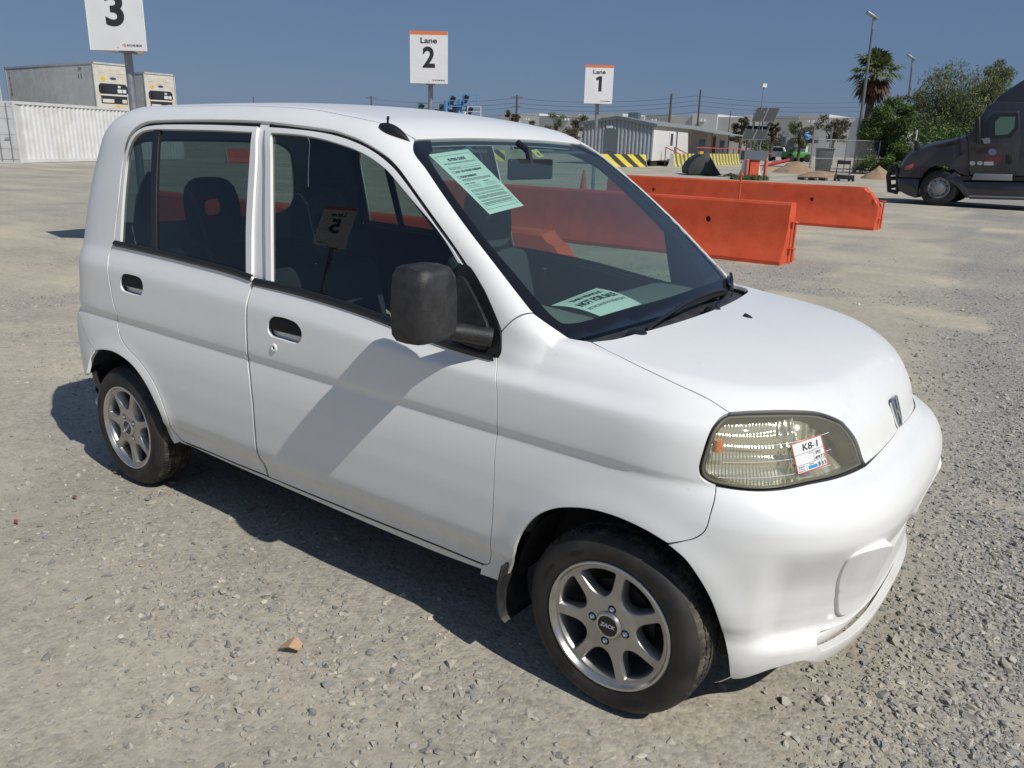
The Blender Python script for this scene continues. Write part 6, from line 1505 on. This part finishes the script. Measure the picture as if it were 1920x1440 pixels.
MB().lathe([(.001, -.5), (.35, -.45), (.5, 0), (.35, .45), (.001, .5)], 14, Matrix.Translation((.9, 0, 3.1))).build('beacon_drum', principled('machine_blue', (.1, .28, .6), .5), gmch, smooth=True)
for x in (-1.1, 1.0):
    for y in (-1.1, .8): MB().lathe([(.001, 0), (.4, 0), (.48, .05), (.48, .25), (.001, .3)], 16, Matrix.Translation((x, y+.3, .48)) @ Matrix.Rotation(R(90), 4, 'X')).build('wheel', rubber, gmch)

# ================================================================== warehouse on the horizon
wh = principled('tilt_up_concrete', (.50, .49, .46), .8, noise=.05, nscale=.2); wh2 = principled('tilt_up_grey', (.36, .36, .345), .8, noise=.05, nscale=.2); wh3 = principled('tilt_up_white', (.60, .60, .585), .8)
A, B = col(940, 250), col(1665, 205); Lw = float(np.linalg.norm(B-A)); wr = empty('warehouse', 'long pale concrete warehouse along the horizon', 'building', (*A, 0), frame_xy(A, B)); Hw = zat(1500, 219, 215)
nb = 16; wB = Lw/nb
for k in range(nb):
    m = (wh, wh3, wh2, wh, wh3)[k % 5]; dz = (0, .4, -.3, .2)[k % 4]
    MB().box((k*wB, 0 if k % 3 else -.4, 0), ((k+1)*wB-.06, 30, Hw+dz)).build('wall_panel', m, wr)
    if k % 2:
        for x in (k*wB+wB*.30, k*wB+wB*.45):
            MB().box((x, -.9, Hw-1.5), (x+.5, -.41, Hw-.9)).build('wall_lamp', white_cont, wr)
    if k % 3 == 1: MB().box((k*wB+wB*.2, -.5, 3.0), (k*wB+wB*.75, -.405, 4.0)).build('clerestory', win_dark, wr)

# ================================================================== poles and wires
pole_m = principled('timber_pole', (.10, .075, .06), .9)
poles = {}
def upole(u, vt, D, label, arm=True, lamp=False, r=.14):
    P = col(u, D); h = zat(u, vt, D); root = empty('utility_pole', label, 'pole', (*P, 0), -YAW); MB().tube([(0, 0, 0), (0, 0, h)], [r*1.2, r*.8], 8).build('pole_shaft', pole_m, root)
    if arm:
        MB().box((-1.2, -.06, h-.5), (1.2, .06, h-.36)).build('cross_arm', pole_m, root); MB().box((-.8, -.05, h-2.2), (.8, .05, h-2.08)).build('cross_arm', pole_m, root)
        for x in (-1.1, -.4, .4, 1.1): MB().tube([(x, 0, h-.36), (x, 0, h-.12)], .04, 6).build('insulator', galv, root)
    if lamp: MB().box((-.05, -.1, h-.1), (.55, .1, h+.05)).build('lamp_head', alu, root)
    poles[u] = (P, h); return root
upole(967, 178, 170, 'tall brown utility pole rising behind the car roof', r=.2); upole(1305, 168, 120, 'brown utility pole standing behind the office porch', arm=False); upole(1252, 176, 105, 'brown pole with a small lamp behind the shed roof', arm=False, lamp=True, r=.16)
upole(698, 180, 200, 'short far pole just clearing the car roof', r=.2); upole(480, 182, 200, 'thin far pole above the rear of the car roof', arm=False, r=.12); upole(1364, 208, 140, 'slim pole with floodlights near the solar tower', arm=False, lamp=True, r=.08); upole(1411, 204, 130, 'slim light pole beside the solar panels', arm=False, lamp=True, r=.08)
wire_m = principled('power_line', (.05, .055, .06), .7)
def wire(pts, label):
    P = []
    for (u, v, D), (u2, v2, D2) in zip(pts[:-1], pts[1:]):
        a, b_ = far(u, v, D), far(u2, v2, D2)
        for k in range(10): t = k/10; q = a*(1-t)+b_*t; q = q-np.array([0, 0, 1])*(4*t*(1-t))*.9; P.append(q)
    P.append(far(*pts[-1])); mb = MB(); mb.tube(P, .028, 5); tag(mb.build('power_line', wire_m), label, 'wire', 'power lines along the horizon')
for dv in (0, 9, 17, 30): wire([(700, 186+dv*.9, 230), (967, 184+dv, 170), (1305, 180+dv, 150), (1700, 186+dv, 160)], {0: 'topmost thin power line strung above the warehouse', 9: 'second thin power line down above the warehouse', 17: 'third thin power line down above the warehouse', 30: 'lowest thin power line just above the warehouse roof'}[dv])
def light_pole(u, vt, ub, D, label):
    P = col(ub, D); top = far(u, vt, D); h = top[2]; root = empty('light_pole', label, 'light pole', (*P, 0), 0); dx = np.array([top[0]-P[0], top[1]-P[1]])
    MB().tube([(0, 0, 0), (dx[0], dx[1], h)], [.13, .07], 10).build('shaft', principled('pole_grey', (.13, .14, .15), .5) if 'pole_grey' not in bpy.data.materials else bpy.data.materials['pole_grey'], root)
    hd = MB(); M = Matrix.Translation((dx[0], dx[1], h+.25)) @ Matrix.Rotation(-YAW, 4, 'Z') @ Matrix.Rotation(R(28), 4, 'Y')
    hd.box((-.60, -.18, -.06), (.25, .18, .08), M=M); hd.build('lamp_head', alu, root, bevel=.03)
    MB().tube([(dx[0], dx[1], h-.5), (dx[0], dx[1], h+.25)], .09, 8).build('bracket', galv, root)
light_pole(1638, 40, 1609, 62, 'tall slim light pole crossing the palm tree'); light_pole(1711, 116, 1697, 82, 'slim light pole rising behind the willowy tree')

# ================================================================== boom lifts over the roof line
blue_l = principled('lift_blue', (.10, .27, .50), .5); green_l = principled('lift_green', (.04, .17, .08), .5)
def lift(u_b, v_b, u_t, v_t, D, mat, label, right=1):
    P = col(u_b, D); a = far(u_b, v_b+40, D); b_ = far(u_t, v_t, D); root = empty('boom_lift', label, 'boom lift', (*P, 0), 0)
    o3 = np.array([P[0], P[1], 0]); MB().bar(a-o3, b_-o3, .42, .42).build('boom', mat, root, bevel=.03)
    MB().bar(np.array([0, 0, .6]), a-o3, .5, .5).build('lower_boom', mat, root); MB().box((-1.3, -1.2, .4), (1.3, 1.2, 1.3)).build('chassis', mat, root, bevel=.06)
    for x in (-1.1, 1.1):
        for y in (-1.2, 1.2): MB().lathe([(.001, -.15), (.45, -.15), (.45, .15), (.001, .15)], 14, Matrix.Translation((x, y, .45)) @ Matrix.Rotation(R(90), 4, 'X')).build('wheel', rubber, root)
    r3 = np.array([math.cos(YAW), -math.sin(YAW), 0]); c = b_-o3+r3*.3*right; k = MB()
    w, dpt = 1.5, .8; f3 = np.array([-r3[1], r3[0], 0])
    pts = lambda z: [c+r3*right*x+f3*y+np.array([0, 0, z]) for x, y in ((0, -dpt/2), (w, -dpt/2), (w, dpt/2), (0, dpt/2))]
    lo, mi, hi = pts(-.55), pts(0), pts(.55)
    for ring in (lo, mi, hi):
        for p_, q_ in zip(ring, ring[1:]+ring[:1]): k.bar(p_, q_, .05)
    for p_, q_ in zip(lo, hi): k.bar(p_, q_, .05)
    k.build('basket', mat, root); MB().add([*lo, *[q+np.array([0, 0, .06]) for q in lo]], [(3, 2, 1, 0), (4, 5, 6, 7), (0, 1, 5, 4), (1, 2, 6, 5), (2, 3, 7, 6), (3, 0, 4, 7)]).build('basket_floor', mat, root)
    MB().bar(c+r3*.1*right+np.array([0, 0, -.3]), c+r3*.45*right+np.array([0, 0, .45]), .35, .5).build('control_box', dark_unit, root)
lift(832, 210, 838, 189, 90, blue_l, 'blue boom lift whose basket rises beside the lane 2 post'); lift(856, 212, 863, 187, 90, blue_l, 'tallest blue boom lift to the right of the lane 2 post')
lift(778, 215, 780, 203, 96, green_l, 'green boom lift just showing over the car roof'); lift(818, 215, 820, 205, 98, dark_unit, 'dark boom lift basket between the blue ones'); lift(842, 218, 845, 206, 98, dark_unit, 'second dark boom lift basket low between the blue ones'); lift(868, 220, 872, 209, 97, white_cont, 'white boom lift basket low on the right of the group')

# ================================================================== dark semi truck, facing the yard gate
TY = 24.4
tr_paint = principled('truck_charcoal', (.028, .031, .042), .30, coat=.5, noise=.1, nscale=2, dirt=(.10, .09, .08), dirt_amt=.25, dirt_scale=1.5)
tr_dark = principled('truck_black', (.012, .012, .013), .5)
step_m = principled('step_alloy', (.30, .31, .32), .45, metal=.6)
tk = empty('semi_truck', 'dark grey semi truck with long hood parked beyond the barriers', 'truck', (-3.31, TY, 0))
def T(u, v, y=TY): p = onY(u, v, y); return (p[0]+3.31, p[2])
hoodp = [T(1682, 332), T(1684, 318), T(1692, 300), T(1706, 283), T(1740, 270), T(1780, 261), T(1811, 253), T(1816, 262), T(1817, 330), T(1800, 326), T(1790, 318), T(1775, 312), T(1755, 310), T(1738, 315), T(1728, 325), T(1724, 333)]
hb = MB(); n = len(hoodp); v = []; f = []
for t_, ins in ((0.0, .06), (.14, 0), (1.2, -.10), (2.26, 0), (2.4, .06)):
    for (x, z) in hoodp: v.append((x+ins*(1 if x < -.3 else 0), t_, z - (ins if z > 1.2 and ins > 0 else ins*.6 if z > 1.2 else 0)))
for i in range(4):
    for k in range(n): f.append((i*n+k, i*n+(k+1) % n, (i+1)*n+(k+1) % n, (i+1)*n+k))
f += [tuple(range(n)), tuple(range(5*n-1, 4*n-1, -1))]; hb.add(v, f); hd_ = hb.build('hood', tr_paint, tk, smooth=True, angle=30)
MB().prism([T(1682, 333), T(1724, 334), T(1722, 350), T(1718, 372), T(1700, 366), T(1684, 357)], .02, 2.38, 1).build('bumper', tr_paint, tk, bevel=.05)
MB().prism([T(1692, 303), T(1707, 286), T(1709, 330), T(1690, 331)], .5, 1.9, 1).build('grille', tr_dark, tk)
cabp = [T(1817, 330), T(1812, 255), T(1818, 250), T(1852, 199), T(1866, 190), T(1985, 190), T(1985, 335)]
MB().prism(cabp, .0, 2.4, 1).build('cab', tr_paint, tk, bevel=.06, seg=3)
MB().prism([T(1858, 195), T(1870, 182), T(1895, 164), T(1920, 148), T(1985, 120), T(2120, 112), T(2120, 195)], .03, 2.37, 1).build('roof_fairing', tr_paint, tk, bevel=.10, seg=3)
MB().prism([T(1986, 190), T(2120, 190), T(2120, 365), T(1986, 365)], .03, 2.37, 1).build('sleeper', tr_paint, tk, bevel=.05)
MB().prism([T(1819, 251), T(1850, 203), T(1856, 201), T(1826, 253)], .15, 2.25, 1).build('windscreen', win_dark, tk)
tglass = glass('truck_glass', (.35, .45, .42), 1.5)
dr = MB().prism([T(1818, 256), T(1846, 214), T(1856, 208), T(1911, 208), T(1913, 256), T(1908, 322), T(1817, 322)], -.015, .01, 1).build('cab_door', tr_paint, tk, bevel=.02)
wn_ = MB().prism([T(1852, 226), T(1862, 214), T(1908, 212), T(1909, 240), T(1898, 256), T(1852, 258)], -.024, -.016, 1).build('door_window', win_dark, dr)
MB().prism([T(1866, 228), T(1876, 219), T(1904, 219), T(1902, 240), T(1890, 252), T(1866, 254)], -.030, -.025, 1).build('window_view', principled('window_green', (.10, .19, .15), .3), dr)
MB().prism([T(1887, 291), T(1890, 290), T(1899, 291), T(1899, 306), T(1889, 308), T(1886, 304)], -.05, -.016, 1).build('door_handle', tr_dark, dr, bevel=.01)
for u0, u1, u2, v0, v1 in ((1818, 1829, 0, 302, 310), (1832, 1843, 0, 302, 310)):
    c = ((u0+u1)/2, (v0+v1)/2); nn = 14
    mesh('badge', [(T(c[0]+(u1-u0)/2*math.cos(2*math.pi*k/nn), c[1]+(v1-v0)/2*math.sin(2*math.pi*k/nn))[0], -.022, T(c[0]+(u1-u0)/2*math.cos(2*math.pi*k/nn), c[1]+(v1-v0)/2*math.sin(2*math.pi*k/nn))[1]) for k in range(nn)], [tuple(range(nn))], principled('badge_grey', (.35, .36, .36), .5) if 'badge_grey' not in bpy.data.materials else bpy.data.materials['badge_grey'], dr)
MB().prism([T(1845, 303), T(1863, 303), T(1863, 310), T(1845, 310)], -.024, -.016, 1).build('door_plate', principled('plate_grey', (.40, .41, .42), .5), dr)
nn = 18; mesh('door_logo', [(T(1861+8*math.cos(2*math.pi*k/nn), 285+6.5*math.sin(2*math.pi*k/nn))[0], -.022, T(1861+8*math.cos(2*math.pi*k/nn), 285+6.5*math.sin(2*math.pi*k/nn))[1]) for k in range(nn)], [tuple(range(nn))], principled('logo_blue_grey', (.16, .17, .26), .5), dr)
V, Fx = text2d('Trucking', .02); w_ = V[:, 0].max(); a0, a1 = T(1846, 301), T(1882, 294); V = V*np.array([(a1[0]-a0[0])/w_, .14]); mesh('lettering', [(a0[0]+x, -.023, a0[1]+z) for x, z in V], Fx, principled('door_red', (.30, .03, .035), .5), dr)
MB().prism([T(1828, 268), T(1831, 226), T(1836, 221), T(1841, 222), T(1841, 268)], -.32, -.12, 1).build('mirror', tr_dark, tk, bevel=.03); MB().bar((T(1836, 262)[0], -.15, T(1836, 262)[1]), (T(1838, 262)[0], .05, T(1838, 262)[1]), .05).build('mirror_arm', tr_dark, tk)
MB().prism([T(1840, 260), T(1856, 258), T(1857, 268), T(1846, 270)], -.03, -.016, 1).build('mirror_shine', step_m, tk)
MB().prism([T(1711, 292), T(1714, 264), T(1720, 262), T(1722, 272), T(1719, 292)], .10, .22, 1).build('hood_mirror', tr_dark, tk, bevel=.02); MB().tube([(T(1715, 265)[0], .16, T(1715, 265)[1]), (T(1718, 243)[0], .16, T(1718, 243)[1])], .018, 6).build('fender_whip', white_cont, tk)
MB().prism([T(1698, 312), T(1713, 307), T(1712, 313), T(1704, 319), T(1695, 318)], -.01, .10, 1).build('headlamp', principled('lamp_red_clear', (.40, .09, .06), .25), tk, bevel=.01)
MB().prism([T(1755, 274), T(1800, 263), T(1801, 270), T(1757, 278)], -.005, .04, 1).build('hood_vent', tr_dark, tk); MB().prism([T(1800, 255), T(1804, 290), T(1798, 290), T(1797, 275)], -.012, .03, 1).build('cowl_intake', tr_dark, tk)
# grille guard
gg = MB()
for y in (.25, 2.15): gg.tube([(T(1680, 361)[0], y, T(1680, 361)[1]), (T(1664, 358)[0], y, T(1664, 358)[1]), (T(1662, 330)[0], y, T(1662, 330)[1]), (T(1668, 312)[0], y, T(1668, 312)[1]), (T(1676, 311)[0], y, T(1676, 311)[1]), (T(1681, 322)[0], y, T(1681, 322)[1]), (T(1680, 360)[0], y, T(1680, 360)[1])], .07, 8)
for v_ in (320, 335, 350): gg.tube([(T(1666, v_)[0], .2, T(1666, v_)[1]), (T(1666, v_)[0], 2.2, T(1666, v_)[1])], .06, 8)
gg.build('grille_guard', tr_dark, tk, smooth=True)
MB().prism([T(1792, 330), T(1985, 333), T(1985, 340), T(1806, 338)], -.03, .3, 1).build('side_step', tr_dark, tk); MB().prism([T(1827, 325), T(1898, 327), T(1898, 339), T(1822, 337)], -.05, .1, 1).build('step_plate', step_m, tk, bevel=.01)
MB().prism([T(1800, 340), T(1985, 342), T(1985, 377), T(1818, 373), T(1812, 366)], .0, .5, 1).build('side_skirt', tr_paint, tk, bevel=.02); MB().prism([T(1817, 366), T(1985, 371), T(1985, 374), T(1817, 369)], -.04, .05, 1).build('lower_step', step_m, tk)
MB().prism([T(1770, 334), T(1790, 322), T(1804, 332), T(1806, 338), T(1818, 366), T(1812, 372), T(1795, 350)], -.01, .3, 1).build('fender_rear', tr_paint, tk, bevel=.02)
MB().box((-.8, .5, .45), (4.5, 1.9, .95)).build('frame_rails', tr_dark, tk); MB().box((.3, .3, .9), (4.0, 2.1, 1.1)).build('cab_floor', tr_dark, tk)
TW = Matrix(((1, 0, 0, 0), (0, 0, -1, 0), (0, 1, 0, 0), (0, 0, 0, 1)))
def big_wheel(x, y):
    M = Matrix.Translation((x, y, .51)) @ TW; w = bpy.data.objects.new('wheel', None); link(w, tk)
    MB().lathe([(.28, .0), (.33, .02), (.44, .03), (.50, .0), (.515, -.05), (.515, -.24), (.49, -.28), (.30, -.27)], 40, M).build('tyre', rubber, w, smooth=True)
    MB().lathe([(.285, .0), (.295, .012), (.28, .015), (.255, -.03), (.20, -.045), (.19, .0), (.13, .01), (.12, .06), (.05, .075), (.001, .075)], 36, M).build('rim', step_m, w, smooth=True)
    for k in range(10):
        a = 2*math.pi*k/10; c = M @ Vector((.162*math.cos(a), .162*math.sin(a), .005)); MB().lathe([(.001, .03), (.016, .03), (.016, 0)], 8, Matrix.Translation(c) @ TW).build('wheel_nut', galv, w)
        a += .31; c = M @ Vector((.228*math.cos(a), .228*math.sin(a), -.034)); MB().lathe([(.001, .004), (.022, .004), (.022, -.01)], 10, Matrix.Translation(c) @ TW).build('hand_hole', tr_dark, w)
big_wheel(0, .03); big_wheel(0, 2.37+.28)

# ================================================================== plants
def leaf_mat(name, c1, c2, scale=1.2, rough=.6):
    m, N, L, out = nmat(name); b = N.new('ShaderNodeBsdfPrincipled'); b.inputs['Roughness'].default_value = rough
    tc = N.new('ShaderNodeTexCoord'); n = N.new('ShaderNodeTexNoise'); n.inputs['Scale'].default_value = scale; n.inputs['Detail'].default_value = 4; L.new(tc.outputs['Object'], n.inputs[0])
    r = N.new('ShaderNodeValToRGB'); r.color_ramp.elements[0].position = .35; r.color_ramp.elements[0].color = (*c1, 1); r.color_ramp.elements[1].position = .65; r.color_ramp.elements[1].color = (*c2, 1); L.new(n.outputs[0], r.inputs[0])
    L.new(r.outputs[0], b.inputs['Base Color']); t = N.new('ShaderNodeBsdfTranslucent'); L.new(r.outputs[0], t.inputs[0]); mx = N.new('ShaderNodeMixShader'); mx.inputs[0].default_value = .22; L.new(b.outputs[0], mx.inputs[1]); L.new(t.outputs[0], mx.inputs[2]); L.new(mx.outputs[0], out.inputs[0]); return m
bark = principled('bark', (.10, .08, .06), .95, noise=.3, nscale=5)
def leaves(P, size, r, droop=0.0, aspect=.4):
    """one lozenge leaf per point"""
    n = len(P); a = r.random(n)*6.283; tl = r.normal(size=n)*.6 - droop
    d = np.stack([np.cos(a)*np.cos(tl), np.sin(a)*np.cos(tl), np.sin(tl)], 1); s = r.normal(size=(n, 3)); s -= d*(s*d).sum(1, keepdims=True); s /= np.linalg.norm(s, axis=1, keepdims=True)
    L = (size*(.6+.8*r.random(n)))[:, None]; V = np.stack([P-d*L*.5, P+s*L*aspect*.5, P+d*L*.5, P-s*L*aspect*.5], 1).reshape(-1, 3)
    return V, (np.arange(n)[:, None]*4+np.arange(4)[None])
def fast_mesh(name, V, F, mat, parent):
    me = bpy.data.meshes.new(name); me.vertices.add(len(V)); me.vertices.foreach_set('co', np.asarray(V, float).ravel()); me.loops.add(F.size); me.loops.foreach_set('vertex_index', F.ravel().astype(np.int32)); k = F.shape[1]
    me.polygons.add(len(F)); me.polygons.foreach_set('loop_start', np.arange(0, F.size, k, dtype=np.int32)); me.update(calc_edges=True); me.materials.append(mat); return link(bpy.data.objects.new(name, me), parent)
def tree(name, label, xy, h, rx, rz, zc, n, size, mat, seed, clumps=26, droop=0.0, strands=False, trunk_r=.16, lean=0.0, cat='tree', group=None, gap=.5):
    r = np.random.default_rng(seed); root = empty(name, label, cat, (xy[0], xy[1], 0), 0, group)
    c = r.normal(size=(clumps, 3)); c /= np.linalg.norm(c, axis=1, keepdims=True); c *= (r.random((clumps, 1))**.45); c[:, :2] *= rx; c[:, 2] = c[:, 2]*rz+zc
    rad = (.22+.22*r.random(clumps))*rx
    tb = MB(); top = np.array([lean, 0, zc+rz*.3]); tb.tube([(0, 0, 0), top*.4+np.array([0, 0, 0]), top], [trunk_r*1.4, trunk_r, trunk_r*.35], 7)
    for k in range(min(12, clumps)): st = top*(.35+.5*r.random()); tb.tube([st, (st+c[k])/2+np.array([0, 0, .15*rz]), c[k]], [trunk_r*.45, trunk_r*.28, trunk_r*.1], 5)
    tb.build('trunk', bark, root, smooth=True)
    w = rad**2; w /= w.sum(); k = r.choice(clumps, n, p=w); q = r.normal(size=(n, 3)); q /= np.linalg.norm(q, axis=1, keepdims=True); q *= (gap+(1-gap)*r.random((n, 1)))
    P = c[k]+q*rad[k][:, None]*np.array([1, 1, .8])
    if strands:
        m = r.random(n) < .75; P[m, 2] -= (r.random(m.sum())**1.3)*rz*1.15*(.4+.6*np.clip((P[m, 2]-zc)/rz+.6, 0, 1)); xs_ = np.round(P[m, :2]/(size*1.5))*(size*1.5)+r.normal(size=(m.sum(), 2))*size*.35; P[m, :2] = xs_
    P[:, 2] = np.maximum(P[:, 2], .05)
    V, F = leaves(P, size, r, droop, .34 if not strands else .22); fast_mesh('crown', V, F, mat, root); return root
g_dark = leaf_mat('leaf_deep_green', (.045, .085, .018), (.13, .20, .045), 1.1); g_grey = leaf_mat('leaf_olive', (.075, .095, .035), (.19, .22, .095), .9); g_brown = leaf_mat('leaf_dry_olive', (.060, .052, .028), (.13, .115, .065), 1.4)
D = 63; s_ = D/1502.6
tree('leafy_shrub', 'dense bright green bushy tree below the palm', col(1660, D), 6, 44*s_*.95, 62*s_, zat(1660, 255, D), 26000, .20, g_dark, 11, 40, gap=.35)
tree('leafy_shrub', 'lower green bush spreading at the fence foot below the trees', col(1668, D-1.5), 3, 42*s_, 26*s_, zat(1668, 300, D), 9000, .18, g_dark, 12, 18, gap=.35)
D = 72; s_ = D/1502.6
tree('pepper_tree', 'large olive green weeping pepper tree behind the semi truck', col(1778, D), 9, 78*s_, 76*s_, zat(1778, 215, D), 42000, .26, g_grey, 13, 46, droop=.9, strands=True, trunk_r=.3, gap=.4)
tree('pepper_tree', 'thin weeping tree top rising on the right of the larger one', col(1842, D+2), 9, 36*s_, 70*s_, zat(1842, 195, D), 15000, .24, g_grey, 14, 20, droop=.9, strands=True, trunk_r=.2, gap=.4)
tree('leafy_shrub', 'airy pale green tree top between palm and weeping tree', col(1695, D+4), 6, 26*s_, 30*s_, zat(1695, 195, D), 2600, .2, g_grey, 15, 12, gap=.4)
tree('leafy_shrub', 'green hedge mass behind the truck hood', col(1765, D-4), 4, 95*s_, 36*s_, zat(1765, 292, D), 18000, .24, g_dark, 16, 30, gap=.4)
dist_trees = [(1041, 238, 20, 22, 140, 'dry olive tree in front of the warehouse behind the roof edge'), (1080, 242, 24, 24, 120, 'bushy dry olive tree beside the corrugated shed'), (959, 219, 12, 12, 160, 'small dark tree just clearing the car roof'), (998, 236, 10, 10, 150, 'small pale tree top above the windscreen edge'), (1388, 242, 18, 26, 100, 'pale dry tree beyond the office porch'), (1447, 245, 12, 18, 110, 'narrow dry tree right behind the solar panels'), (1500, 246, 22, 28, 105, 'dry olive tree above the parked street machines'), (1562, 242, 30, 26, 95, 'fuller olive tree behind the fence posts'), (1455, 268, 40, 14, 118, 'low dark hedge behind the white pickup'), (1420, 272, 30, 12, 116, 'low dark shrubs beneath the solar panels')]
for i, (u, v, ru, rv, D, lb) in enumerate(dist_trees):
    s_ = D/1502.6; tree('roadside_tree', lb, col(u, D), 5, ru*s_, rv*s_, zat(u, v, D), 1800, .30, g_brown if i % 3 else g_grey, 30+i, 14, gap=.3, group='roadside trees')
# fan palm
D = 74; s_ = D/1502.6; Pp = col(1618, D); zc = zat(1624, 140, D); pm_ = empty('fan_palm', 'tall fan palm with green crown and brown hanging skirt', 'palm', (*Pp, 0)); off = col(1622, D)-Pp
MB().tube([(0, 0, 0), (off[0]*.6, off[1]*.6, zc*.6), (off[0], off[1], zc)], [.42, .30, .28], 10).build('trunk', bark, pm_, smooth=True)
pg = leaf_mat('palm_green', (.06, .09, .028), (.18, .21, .075), .8); pb = leaf_mat('palm_dead', (.07, .040, .022), (.17, .095, .05), .8)
def fronds(n, el_lo, el_hi, Lp, Lf_, mat, nm, seed):
    r = np.random.default_rng(seed)
    for k in range(n):
        az = r.random()*6.283; el = R(el_lo+(el_hi-el_lo)*r.random()); d = np.array([math.cos(az)*math.cos(el), math.sin(az)*math.cos(el), math.sin(el)]); o = np.array([off[0], off[1], zc]); tip = o+d*Lp*(.7+.5*r.random())
        s = np.cross(d, [0, 0, 1.]); s /= np.linalg.norm(s)+1e-9; up_ = np.cross(s, d); v = []; f = []
        v += [o-s*.04, o+s*.04, tip+s*.02, tip-s*.02]; f.append((0, 1, 2, 3))
        for j in range(15):
            a = R(-80+160*j/14); dd = d*math.cos(a)+s*math.sin(a)+up_*r.normal()*.08; L = Lf_*(.75+.3*math.cos(a))*(.85+.3*r.random()); w = np.cross(dd, up_); w /= np.linalg.norm(w)+1e-9
            m_ = tip+dd*L*.6; e = tip+dd*L+np.array([0, 0, -.28*L]); q = len(v); v += [tip, m_+w*.09, e, m_-w*.09]; f.append((q, q+1, q+2, q+3))
        mesh(nm, v, f, mat, pm_)
fronds(34, -25, 85, 1.0, 1.25, pg, 'frond', 3); fronds(20, -80, -35, 1.0, 1.1, pb, 'dead_frond', 4)
